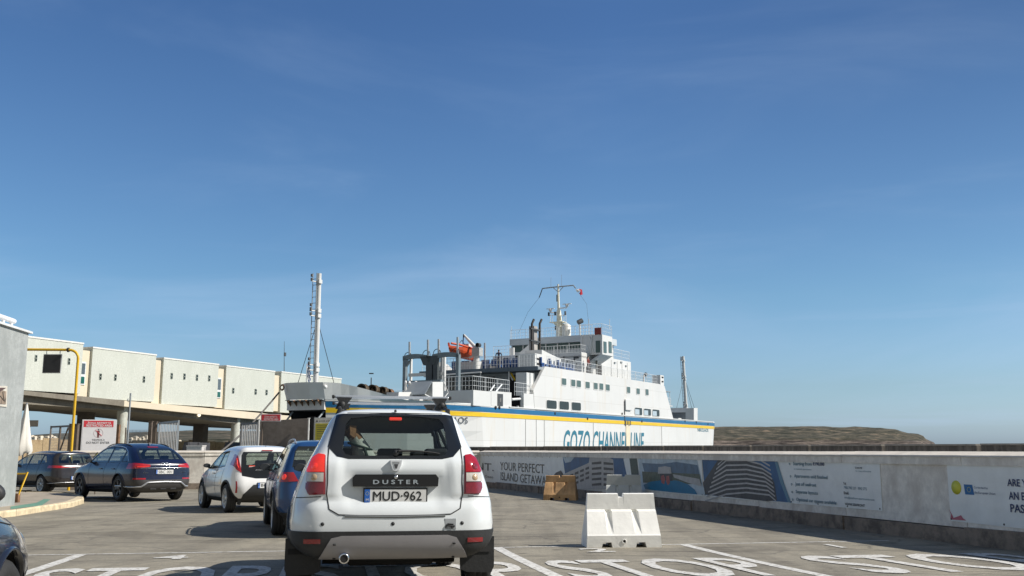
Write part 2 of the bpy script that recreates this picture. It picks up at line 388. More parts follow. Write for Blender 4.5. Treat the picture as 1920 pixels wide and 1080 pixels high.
# traffic island with kerb
KERB = mat('kerb_stone', (.60,.50,.33), .85, 0, .3, 5, .4)
PAVE = mat('island_paving', (.34,.29,.22), .9, 0, .2, 2.5, .3)
isl = [gnd(-300, 985), gnd(-60,978), gnd(30,968), gnd(90,958), gnd(135,951), gnd(157,944), gnd(156,938), gnd(135,933), gnd(90,930), gnd(-200,928)]
mb = MB(); n = len(isl); H = .13
cen = sum(isl, Vector())/n
inn = [p+(cen-p).normalized()*.28 for p in isl]
mb.add([(p.x,p.y,gz(p.y)+H) for p in inn], [list(range(n))], PAVE)
o = mb.obj('traffic_island'); tag(o, 'paved traffic island with a worn beige kerb', 'pavement', kind='structure')
mk = MB()
for i in range(n-1):
    a, b_ = isl[i], isl[i+1]; ia, ib = inn[i], inn[i+1]; m_ = max(1, int((b_-a).length/.8))
    for k in range(m_):
        p0 = a.lerp(b_, k/m_+.004); p1 = a.lerp(b_, (k+1)/m_-.004); r0 = ia.lerp(ib, k/m_+.004); r1 = ia.lerp(ib, (k+1)/m_-.004)
        e0 = p0+(r0-p0)*.12; e1 = p1+(r1-p1)*.12; hh = H+.006
        up = lambda q, h: Vector((q.x, q.y, gz(q.y)+h)); V = [up(p0,0), up(p1,0), up(p0,hh-.03), up(p1,hh-.03), up(e0,hh), up(e1,hh), up(r0,hh), up(r1,hh), up(r0,0), up(r1,0)]
        mk.add(V, [(0,1,3,2),(2,3,5,4),(4,5,7,6),(6,7,9,8)], KERB)
mk.obj('kerb', o)
g = MB(); gp = [gnd(95,937,H), gnd(82,937,H), gnd(62,951,H), gnd(18,956,H), gnd(18,953,H), gnd(55,948,H), gnd(68,942,H)]
gp = [gnd(95,936.5,H), gnd(82,936,H), gnd(68,943,H), gnd(20,950,H), gnd(20,955,H), gnd(78,948,H)]
g.add([(p.x,p.y,gz(p.y)+H+.004) for p in gp][::-1], [list(range(len(gp)))], mat('green_paint', (.12,.25,.18), .8, 0, .3, 12))
g.obj('painted_stripe', o)

# far headland on the right: terrain with stepped cliffs
def land_mat(name, cliff=True):
    m, nt, b = nodes_of(name); N = nt.nodes; L = nt.links; g = N.new('ShaderNodeNewGeometry')
    def noise(sc, st=(1,1,1), det=7):
        mp = N.new('ShaderNodeMapping'); mp.inputs['Scale'].default_value = st; L.new(g.outputs['Position'], mp.inputs[0])
        n = N.new('ShaderNodeTexNoise'); n.inputs['Scale'].default_value = sc; n.inputs['Detail'].default_value = det; n.inputs['Roughness'].default_value = .7
        L.new(mp.outputs[0], n.inputs['Vector']); return n.outputs[0]
    def ramp(v, pts):
        r = N.new('ShaderNodeValToRGB'); L.new(v, r.inputs[0]); e = r.color_ramp.elements
        while len(e) < len(pts): e.new(.5)
        for i, (p, c) in enumerate(pts): e[i].position = p; e[i].color = (*c, 1)
        return r.outputs[0]
    veg = ramp(noise(.08, (.6,1,3.0), 10), [(.38, (.030,.034,.026)), (.47, (.062,.060,.044)), (.56, (.11,.098,.074)), (.66, (.24,.18,.125))])
    if cliff:
        rock = ramp(noise(.09, (.4,.4,6), 9), [(.38, (.03,.027,.025)), (.48, (.085,.072,.063)), (.6, (.20,.165,.14))])
        sp = N.new('ShaderNodeSeparateXYZ'); L.new(g.outputs['Position'], sp.inputs[0])
        nn = N.new('ShaderNodeMath'); nn.operation = 'MULTIPLY_ADD'; L.new(noise(.02), nn.inputs[0]); nn.inputs[1].default_value = -11; L.new(sp.outputs['Z'], nn.inputs[2])
        r = N.new('ShaderNodeMapRange'); r.inputs[1].default_value = 3; r.inputs[2].default_value = 7; L.new(nn.outputs[0], r.inputs[0])
        q = N.new('ShaderNodeMix'); q.data_type = 'RGBA'; L.new(r.outputs[0], q.inputs[0]); L.new(rock, q.inputs[6]); L.new(veg, q.inputs[7]); veg = q.outputs[2]
    L.new(veg, b.inputs['Base Color']); b.inputs['Roughness'].default_value = 1; b.inputs['Specular IOR Level'].default_value = .1
    return m
from mathutils import noise as mn
def terrain(name, Y0, Y1, prof, material, label, jag=2.0, res=4, dpt=10, sharp=False):
    """prof: (px, py) skyline; rises from the shore at Y0 to the skyline at Y1"""
    pts = [atY(px, py, Y1) for px, py in prof]; xs = [p.x for p in pts]; zs = [p.z for p in pts]
    nx = int((xs[-1]-xs[0])/res); vs = []; fs = []
    for j in range(dpt+3):
        t = min(j/dpt, 1); back = max(0, j-dpt)
        Y = Y0+(Y1-Y0)*t+back*120
        for i in range(nx+1):
            x = xs[0]+(xs[-1]-xs[0])*i/nx; zt = np.interp(x, xs, zs)+1.6
            prof_t = [0, .42, .46, .55, .62, .70, .78, .86, .93, .98, 1.0][j] if j <= dpt else 1-.25*back
            e = mn.fractal(Vector((x*.02, Y*.02, 3.1)), 1, 2, 5)
            z = -1.6+zt*prof_t*(1+.12*e*(1-t*.8))+jag*.25*e*t
            xx = x*(Y/Y1 if not sharp else 1)+8*mn.noise(Vector((x*.03, t*3, 1)))*(1-t)
            vs.append((xx, Y+25*mn.noise(Vector((x*.012, 2, t*2)))*(1-t), z))
    for j in range(dpt+2):
        for i in range(nx): a = j*(nx+1)+i; fs.append((a, a+1, a+nx+2, a+nx+1))
    mb = MB(); mb.add(vs, fs, material, False); return tag(mb.obj(name), label, 'land', kind='structure')
terrain('headland', 1330, 1560, [(900,805),(1200,803),(1350,800),(1480,801),(1560,800),(1600,800.5),(1650,802),(1680,805),(1690,808.5),(1703,811.5),(1722,814),(1731,817),(1736,823),(1745,827),(1752,830),(1756,838)], land_mat('headland_scrub'), 'scrubby headland with layered brown sea cliffs across the channel', jag=5.0)
terrain('distant_coast', 700, 980, [(-250,815),(60,816),(110,813),(200,812),(260,810.5),(330,809),(400,806.5),(440,806.5),(520,810),(700,815),(760,838)], land_mat('coast_scrub', False), 'low green coast beyond the terminal columns')
HW = mat('far_house_wall', (.66,.58,.46), .8, 0, .1, 1); HR = mat('far_window', (.1,.1,.1), .5)
k = 0
for px, py, w, h in [(62,819.5,7,4),(74,818.5,5,3.5),(86,819,8,3),(92,816.5,5,4),(99,819,4,3),(57,817,4,3),(243,822,8,5),(252,819,6,4),(258,822,8,4),(266,820,6,5),(273,818,6,4),(248,825,10,3),(334,826,5,2.5)]:
    p = atY(px, py, 660+k*3); s_ = 660/F
    t = thing('house', 'tiny pale house on the coast seen far off between the columns', 'house', (p.x, p.y, 0), 0, 'pale houses of the far village')
    mb = MB(); W_, H_ = w*s_/2, h*s_
    mb.box((-W_, 0, -1), (W_, 5, p.z), HW); mb.box((-W_*.4, .5, p.z), (W_*.7, 4, p.z+H_*.4), HW); mb.obj('wall', t)
    mb = MB()
    for q in (-.5, 0, .5): mb.box((W_*q-.25, -.06, p.z-H_*.55), (W_*q+.25, -.01, p.z-H_*.25), HR)
    mb.objs('window', t); k += 1

# ------------------------------------------------------------ concrete wall with cap, footing
def streaky(name, c0, c1, zsc=.4, sc=5):
    m = mat(name, c0, .9, 0, .15, 8, .3); nt = m.node_tree; b = nt.nodes['Principled BSDF']; src = b.inputs['Base Color'].links[0].from_socket
    g = nt.nodes.new('ShaderNodeNewGeometry'); mp = nt.nodes.new('ShaderNodeMapping'); mp.inputs['Scale'].default_value = (1,1,zsc); nt.links.new(g.outputs['Position'], mp.inputs[0])
    n = nt.nodes.new('ShaderNodeTexNoise'); n.inputs['Scale'].default_value = sc; n.inputs['Detail'].default_value = 8; n.inputs['Roughness'].default_value = .7; nt.links.new(mp.outputs[0], n.inputs['Vector'])
    r = nt.nodes.new('ShaderNodeMapRange'); r.inputs[1].default_value = .45; r.inputs[2].default_value = .62; nt.links.new(n.outputs[0], r.inputs[0])
    q = nt.nodes.new('ShaderNodeMix'); q.data_type = 'RGBA'; nt.links.new(r.outputs[0], q.inputs[0]); nt.links.new(src, q.inputs[6]); q.inputs[7].default_value = (*c1, 1)
    nt.links.new(q.outputs[2], b.inputs['Base Color']); return m
WALLM = streaky('painted_wall', (.74,.705,.635), (.58,.535,.475), .6, 2.0)
CAPM = mat('wall_cap', (.58,.53,.45), .85, 0, .15, 3, .3)
FOOT = streaky('stone_footing', (.26,.21,.165), (.13,.105,.085), 1, 3)
WH = 1.17
def wp(w, z, off=0.0):
    """point w metres along the long wall, z up, off metres out of its near face"""
    p = WA+WD*w+WN*off; return Vector((p.x, p.y, z))
def bar(mb, A, B, n_, z0, z1, o0, o1, m_):
    a = Vector((A.x, A.y, 0)); b_ = Vector((B.x, B.y, 0)); e = lambda z, p: z(p.y) if callable(z) else z
    mb.prism([a+n_*o0+Z3*e(z0,a), b_+n_*o0+Z3*e(z0,b_), b_+n_*o0+Z3*e(z1,b_), a+n_*o0+Z3*e(z1,a)], n_*(o1-o0), m_)
CW = [WB, Vector((-3.6, 43.0, 0)), Vector((-7.5, 42.0, 0)), Vector((-12.5, 39.6, 0)), Vector((-17.5, 38.6, 0))]
def wtop(Y): return 1.20-.0030*(Y-13)
wall = thing('boundary_wall', 'long cream concrete wall with pale cap beside the queue', 'wall', WA)
wall.location = (0,0,0)
body = MB(); cap = MB(); foot = MB()
segs = [(WA-WD*14, WB+WD*.2)]+[(CW[i], CW[i+1]) for i in range(len(CW)-1)]
for i, (a, b_) in enumerate(segs):
    d = (b_-a).normalized(); n_ = Vector((-d.y, d.x, 0))
    if n_.dot(-Vector((a.x,a.y,0))) < 0: n_ = -n_
    L_ = (b_-a).length; K = max(1, int(L_/3))
    for k in range(K):
        p = a+d*(L_*k/K); q = a+d*(L_*(k+1)/K-.012)
        WT = lambda o: (lambda y: wtop(y)+o); GZ_ = lambda o: (lambda y: gz(y)+o)
        bar(body, p, q, n_, GZ_(.24), WT(-.17), -.25, 0, WALLM)
        bar(body, p, q, n_, WT(-.17), WT(-.045), -.25, .035, WALLM)
        bar(foot, p, q, n_, GZ_(-.05), GZ_(.24+.015*math.sin(k*2.1)), -.28, .07+.015*math.sin(k*3.3), FOOT)
        a_ = Vector((p.x,p.y,0)); c_ = Vector((q.x,q.y,0))+Vector((d.x,d.y,0))*.012; zo = .003*math.sin(k*1.7); Q = [(.06,-.045),(.045,-.022+zo),(-.27,.035+zo),(-.29,.03),(-.29,-.045)]
        V_ = [a_+n_*o_+Z3*(wtop(a_.y)+h_) for o_, h_ in Q]+[c_+n_*o_+Z3*(wtop(c_.y)+h_) for o_, h_ in Q]
        F5 = [(i_, (i_+1)%5, 5+(i_+1)%5, 5+i_) for i_ in range(5)]+[(4,3,2,1,0),(5,6,7,8,9)]
        cap.add(V_, F5, CAPM)
body.obj('wall_body', wall); cap.obj('wall_cap', wall); foot.obj('footing', wall)

# dark stained parapet of the quay edge, behind
PAR = streaky('stained_parapet', (.085,.076,.066), (.17,.152,.13), .22, 6.5)
par = thing('quay_parapet', 'low dark parapet streaked with grey stains above the wall', 'parapet', (0,0,0))
mb = MB(); mc = MB()
pp = [(WA-WD*16-WN*4.2, WB-WN*4.2-WD*4), (WB-WN*4.2-WD*4, Vector((-3.4,46.6,0))), (Vector((-3.4,46.6,0)), Vector((-20.0,45.4,0)))]
zz = [(1.39,1.34),(1.34,1.30),(1.12,1.12)]
for (a, b_), (z0, z1) in zip(pp, zz):
    d = (b_-a).normalized(); n_ = Vector((-d.y, d.x, 0))
    if n_.dot(-a) < 0: n_ = -n_
    a = Vector((a.x,a.y,0)); b_ = Vector((b_.x,b_.y,0)); K = max(1, int((b_-a).length/3))
    for k in range(K):
        p = a.lerp(b_, k/K); q = a.lerp(b_, (k+1)/K-.003); zt = z0+(z1-z0)*(k+.5)/K+.003*math.sin(k*2.3)
        mb.prism([p-Z3*.5, q-Z3*.5, q+Z3*(zt-.035), p+Z3*(zt-.035)], -n_*.4, PAR)
        mc.prism([p+n_*.02+Z3*(zt-.035), q+n_*.02+Z3*(zt-.035), q+n_*.02+Z3*zt, p+n_*.02+Z3*zt], -n_*.44, mat('parapet_top', (.27,.25,.22), .9, 0, .3, 3, .3))
mb.obj('parapet_body', par); mc.obj('coping', par)

# ------------------------------------------------------------ banners on the wall
BAN = mat('banner_vinyl', (.74,.76,.74), .45, 0, .06, 3, .8, fine=3)
NAVY = mat('navy_ink', (.03,.045,.12), .5); INK = mat('dark_ink', (.05,.055,.06), .5); TEAL = mat('teal_ink', (.06,.16,.22), .5)
def W(px, py, off=.012):
    p = onplane(px, py, WA+WN*off, WN); w = (p-WA).dot(WD); return w, p.z
def wpoly(mb, pts, m_, off):
    V = [wp(*W(px, py), off) for px, py in pts]; n = len(V)
    nn = Vector((0,0,0))
    for i in range(n): nn += V[i].cross(V[(i+1)%n])
    mb.add(V, [list(range(n)) if nn.dot(WN) > 0 else list(range(n))[::-1]], m_)
def wtext(mb, s, px0, px1, py, hpx, m_, off=.02, bold=0):
    """text between two measured points; the wall is read from the camera side (right = -WD)"""
    w0, z0 = W(px0, py+hpx); w1, _ = W(px1, py+hpx); _, zt = W(px0, py)
    mb.text(s, wp(w0, z0, off), -WD, Z3, zt-z0, m_, w=abs(w1-w0), bold=bold)
def banner(label, px0, px1, yt0, yb0, yt1, yb1, group='advertising banners along the wall'):
    """hangs on the wall between two photo columns"""
    w0 = W(px0, 900)[0]; w1 = W(px1, 900)[0]
    t = thing('banner', label, 'banner', wp((w0+w1)/2, 0), 0, group); t.location = (0,0,0)
    zt0, zb0 = W(px0, yt0)[1], W(px0, yb0)[1]; zt1, zb1 = W(px1, yt1)[1], W(px1, yb1)[1]
    mb = MB(); mb.prism([wp(w0, zb0, .004), wp(w1, zb1, .004), wp(w1, zt1, .004), wp(w0, zt0, .004)], WN*.006, BAN); mb.obj('sheet', t)
    mb = MB(); L_ = abs(w1-w0); K = max(2, int(L_/.85))
    for k in range(K+1):
        for z in (zb0+(zb1-zb0)*k/K+.03, zt0+(zt1-zt0)*k/K-.03):
            c = wp(w0+(w1-w0)*(.01+.98*k/K), z, .01); mb.lathe([(0,.016),(.006,.014),(.008,0.0)], c, WN, INK, 8)
    mb.objs('eyelet', t); return t
ZT, ZB = 1.01, .40
# banner 1: text + apartment block picture
b1 = banner('banner reading YOUR PERFECT ISLAND GETAWAY with a picture of white flats', 850, 1199, 854, 903, 857.5, 918)
mb = MB(); wtext(mb, 'INT.', 888, 926, 867, 13, INK, bold=-.02)
wtext(mb, 'YOUR PERFECT', 938, 1021, 866, 15, INK, bold=-.012); wtext(mb, 'ISLAND GETAWAY', 939, 1032, 885, 15, INK, bold=-.012)
wtext(mb, 'Fort, Gozo', 895, 925, 889, 5, INK); mb.obj('lettering', b1)
BS = mat('photo_blue', (.03,.10,.22), .5, 0, .3, 2.5); CLD = mat('photo_cloud', (.42,.50,.55), .5, 0, .2, 5)
BW = mat('photo_wall', (.40,.39,.38), .5, 0, .15, 6); BD = mat('photo_dark', (.06,.06,.065), .5, 0, .4, 8); GR = mat('photo_green', (.10,.12,.09), .5, 0, .4, 12)
mb = MB()
wpoly(mb, [(1055,856),(1168,856),(1178,905),(1062,908)], BS, .012)
wpoly(mb, [(1055,856),(1078,856),(1070,866),(1060,868)], CLD, .014)
wpoly(mb, [(1050,892),(1104,868),(1106,857),(1136,855),(1150,862),(1153,905),(1150,917),(1075,917)], BW, .016)
for i in range(5):
    y = 866+i*10
    wpoly(mb, [(1110,y+1),(1128,y-1),(1128,y+4),(1110,y+5)], BD, .018)
    wpoly(mb, [(1132,y),(1150,y+2),(1150,y+6),(1132,y+5)], BD, .018)
for i in range(5):
    x = 1058+i*10; y = 895-i*4.4
    for j in range(3): wpoly(mb, [(x,y+j*9),(x+7,y-3+j*9),(x+7,y+2+j*9),(x,y+4+j*9)], BD, .018)
wpoly(mb, [(1037,893),(1043,886),(1052,882),(1056,888),(1056,897),(1040,900)], BD, .02)
mb.obj('picture', b1)
# banner 2: pool picture
b2 = banner('banner with a picture of a round blue pool and hills', 1200.5, 1317, 857.5, 918.5, 858.5, 930)
mb = MB()
wpoly(mb, [(1196,857),(1306,857),(1322,928),(1204,918)], CLD, .012)
wpoly(mb, [(1204,868),(1240,870),(1268,866),(1308,872),(1312,890),(1208,884)], mat('photo_hill', (.09,.15,.22), .5, 0, .3, 4), .014)
wpoly(mb, [(1204,884),(1312,889),(1316,908),(1206,905)], GR, .016)
wpoly(mb, [(1180,857),(1194,857),(1200,905),(1186,905)], mat('photo_palm', (.05,.08,.07), .5, 0, .4, 14), .016)
mb.prism([wp(*W(px, py), .018) for px, py in [(1207,909),(1220,903),(1244,900),(1270,901),(1290,908),(1303,918),(1308,927),(1260,923),(1210,917)]], WN*.001, mat('photo_pool', (.01,.16,.30), .5, 0, .15, 6))
wpoly(mb, [(1237,886),(1260,886),(1262,902),(1240,900)], BD, .021)
wpoly(mb, [(1262,889),(1312,898),(1316,912),(1290,905),(1264,895)], BW, .021)
wpoly(mb, [(1235,876),(1248,874),(1258,876),(1260,888),(1234,888)], BW, .022)
RD = mat('photo_red', (.35,.10,.09), .5, 0, .3, 20)
wpoly(mb, [(1240,893),(1245,890),(1248,899),(1246,908),(1241,905)], RD, .023); wpoly(mb, [(1250,893),(1255,892),(1257,905),(1253,910),(1250,904)], RD, .023)
mb.obj('picture', b2)
# banner 3: curved building, list of flats
b3 = banner('banner with a curved white block and a list starting from price', 1318.5, 1651, 858.5, 930, 862.5, 957.5)
mb = MB()
wpoly(mb, [(1316,857),(1451,858),(1462,900),(1478,942),(1322,928)], BS, .012)
wpoly(mb, [(1318,905),(1350,857),(1395,856),(1420,868),(1443,886),(1452,905),(1457,938),(1440,940),(1322,927)], BD, .014)
for i in range(9):
    y = 860+i*8.2
    sk = i*.8
    L1 = [(1322+max(0,(8-i))*3.0, y+10+i*.3), (1362, y-7+i*.8), (1400, y-7+i*.4), (1425+i*2.2, y+1), (1444+i*1.4, y+12)]
    L2 = [(px_, py_+3.0) for px_, py_ in L1][::-1]
    L1 = [q for q in L1]; pts = [(a_, max(857.5, b__)) for a_, b__ in L1+L2]
    mbt = pts; V = [wp(*W(px_, py_), .016) for px_, py_ in mbt]; m5 = len(L1)
    for k in range(m5-1):
        quad = [mbt[k], mbt[k+1], mbt[2*m5-2-k], mbt[2*m5-1-k]]
        if quad[0][1] < 858 and quad[1][1] < 858: continue
        wpoly(mb, quad, BW, .016)
wpoly(mb, [(1451,858),(1456,858),(1470,905),(1484,943),(1478,942),(1462,900)], mat('photo_swoosh', (.12,.24,.32), .5, 0, .1, 3), .018)
mb.obj('picture', b3)
mb = MB()
for y, s, x1, bl in [(866,'Starting from',1523,.0),(889,'Apartments sold finished',1552,.0),(904,'Just off seafront',1531,0),(918.5,'Separate layouts',1534,0),(933,'Optional car spaces available',1569,0)]:
    x0 = {866:1488,889:1490,904:1492,918.5:1493,933:1494}[y]
    wtext(mb, s, x0, x1, y+.0, 8, TEAL, bold=.012)
    c = wp(*W(x0-7, y+4), .02); mb.lathe([(0,.022),(.003,.022),(.003,.014),(0,.014)], c, WN, TEAL, 14)
wtext(mb, '€190,000', 1525, 1546, 866.5, 7, NAVY, bold=.03)
wtext(mb, 'on selected apartments', 1489, 1522, 877.5, 4, TEAL)
wtext(mb, 'SCAN ME', 1604, 1617, 875.5, 3.4, INK, bold=.02); wtext(mb, 'for more information', 1605, 1634, 881.5, 3.0, TEAL)
wtext(mb, 'Tel:', 1582, 1587, 904.5, 4, INK, bold=.03); wtext(mb, '7900 7902 207 - 9942 5775', 1583, 1626, 911.5, 5, TEAL)
wtext(mb, 'Email:', 1583, 1592, 921.5, 5, INK, bold=.03); wtext(mb, 'info@seafront-apartments.com', 1584, 1640, 930.5, 5, TEAL)
wtext(mb, 'WWW.SEAFRONT', 1585, 1622, 942.5, 4.5, INK, bold=.02)
mb.obj('lettering', b3)
# banner 4: ARE YOU ...
b4 = banner('grey banner with a yellow disc, blue flag and words ARE Y', 1777, 1990, 864, 976, 868, 999)
mb = MB(); YD = mat('yellow_ink', (.62,.60,.06), .5, 0, .05, 5)
c = wp(*W(1793, 914), .012); mb.lathe([(0,.105),(.002,.105),(.002,0.0)], c, WN, YD, 28)
wpoly(mb, [(1807,908),(1823,909),(1827,928),(1810,927)], mat('flag_blue_ink', (.02,.13,.33), .5), .014)
cc = W(1817, 918)
for k in range(12):
    a = k*math.pi/6; mb.lathe([(0,.006),(.001,.0)], wp(cc[0]+.035*math.cos(a), cc[1]+.035*math.sin(a), .016), WN, YD, 5)
mb.obj('emblem', b4)
mb = MB()
wtext(mb, 'Co-funded by', 1827, 1853, 912, 5, NAVY); wtext(mb, 'the European Union', 1828, 1867, 921, 6, NAVY)
wtext(mb, 'ARE Y', 1890, 1926, 898, 13, NAVY, bold=.02); wtext(mb, 'AN E', 1893, 1922, 922, 14, NAVY, bold=.02); wtext(mb, 'PAS', 1896, 1922, 945, 15, NAVY, bold=.02)
PK = mat('pink_ink', (.45,.12,.16), .5, 0, .1, 9)
wpoly(mb, [(1779,954),(1783,964),(1782,974),(1812,976),(1806,972),(1802,966),(1797,968),(1788,971),(1786,966)], PK, .014)
mb.obj('lettering', b4)

# ------------------------------------------------------------ road barriers
def barrier_mesh(w, mats, h=.70, d=.56):
    def prof(rec, zb):
        s_ = d/2; P = [(-s_,zb),(-s_,.17),(-s_+.015,.185),(-.10+rec,.50),(-.065,.53),(-.055,h-.01),(-.045,h)]
        return P+[(-y,z) for y, z in P[::-1]]
    X = [(-.5,0,0),(-.245,0,0),(-.22,.055,.0),(-.165,.055,0),(-.14,0,0),(.14,0,0),(.165,.055,0),(.22,.055,0),(.245,0,0),(.5,0,0)]
    bo = [(-.30,.0),(-.285,.075),(-.17,.075),(-.155,0),(.155,0),(.17,.075),(.285,.075),(.30,0)]
    xs = sorted(set([x for x,_,_ in X]+[x for x,_ in bo]+[-.497,.497,-.045,-.034,.034,.045]))
    vs = []; fs = []
    for x in xs:
        rec = np.interp(x, [q[0] for q in X], [q[1] for q in X]); zb = np.interp(x, [q[0] for q in bo], [q[1] for q in bo])
        zb = 0 if abs(x) > .3 or abs(x) < .155 else zb
        P = prof(rec, zb)
        for i, (y, z) in enumerate(P):
            if z > h-.02 and -.035 < x < .035: z -= .05
            vs.append((x*(1+.0*z)*w*(1-.10*z/h), y, z))
    m_ = 14
    for i in range(len(xs)-1):
        for k in range(m_): fs.append((i*m_+k, i*m_+(k+1)%m_, (i+1)*m_+(k+1)%m_, (i+1)*m_+k))
    fs += [list(range(m_)), list(range((len(xs)-1)*m_, len(xs)*m_))[::-1]]
    mb = MB(); mb.add(vs, [f[::-1] for f in fs], mats[0])
    mb.lathe([(0,.035),(.006,.035),(.006,.022),(-.004,.022),(-.004,0)], (0,-d/2-.002,.09), (0,-1,0), mats[0], 14)
    mb.lathe([(-.003,.02),(-.003,0)], (0,-d/2-.006,.09), (0,-1,0), mats[1], 12)
    return mb
HOLE = mat('hole_dark', (.02,.02,.02), .9)
BWH = mat('barrier_white', (.86,.85,.80), .5, 0, .08, 3, .2); BOR = mat('barrier_orange', (.50,.30,.14), .7, 0, .45, 3, .2)
def barrier(label, mats, px0, px1, py, ang, w, h_=.72):
    p = gnd((px0+px1)/2, py); t = thing('road_barrier', label, 'barrier', (p.x, p.y+.23, gz(p.y+.23)), ang, 'plastic road barriers on the queue lane')
    o = barrier_mesh(w, mats, h_).obj('barrier_body', t); o['tmp'] = 1; del o['tmp']
    mb = MB(); mb.tube([(-.05,-.075,.02),(.05,-.075,.02)], .02, HOLE, 6)
    mb.obj('drain_plug', t); return t
barrier('clean white plastic barrier standing upright on the lane line', (BWH, HOLE), 1093, 1242, 1026, R(4), 1.10, .76)
barrier('dull white barrier half hidden behind the front one', (mat('barrier_dull', (.50,.52,.50), .6, 0, .12, 4, .15), HOLE), 1134, 1210, 948.5, R(-6), .98, .80)
barrier('battered orange topped barrier beside the banner wall', (BOR, HOLE), 1021, 1084, 938, R(-12), .98)
# ------------------------------------------------------------ cars
BLK = mat('black_plastic', (.021,.022,.023), .6, 0, .15, 8, .15)
RUB = mat('tyre_rubber', (.022,.022,.022), .8, 0, .2, 14, .2)
DARK = mat('underbody_dark', (.012,.012,.012), .8)
CHR = mat('chrome', (.75,.76,.78), .12, 1, .02, 5)
SIL = mat('silver_trim', (.45,.46,.47), .35, .6, .05, 5)
SEAT = mat('seat_fabric', (.03,.03,.033), .8)
REDL = mat('lens_red', (.34,.008,.014), .12, 0, .15, 30, coat=1)
REDON = mat('lens_red_lit', (.7,.03,.02), .15, 0, .1, 30, coat=1, emit=.28, ecol=(1,.05,.02))
REDD = mat('lens_dark_red', (.20,.012,.02), .12, 0, .2, 40, coat=1)
CLR = mat('lens_clear', (.55,.52,.47), .15, 0, .15, 30, coat=1)
PLW = mat('plate_white', (.72,.72,.70), .35, 0, .03, 6); PLB = mat('plate_blue', (.02,.12,.45), .4); PLK = mat('plate_black', (.02,.02,.02), .5)
GLS = glass('car_glass', (.62,.70,.66), .14); GLD = glass('car_glass_dark', (.40,.45,.43), .12)
GAP = mat('panel_gap', (.015,.015,.015), .8)

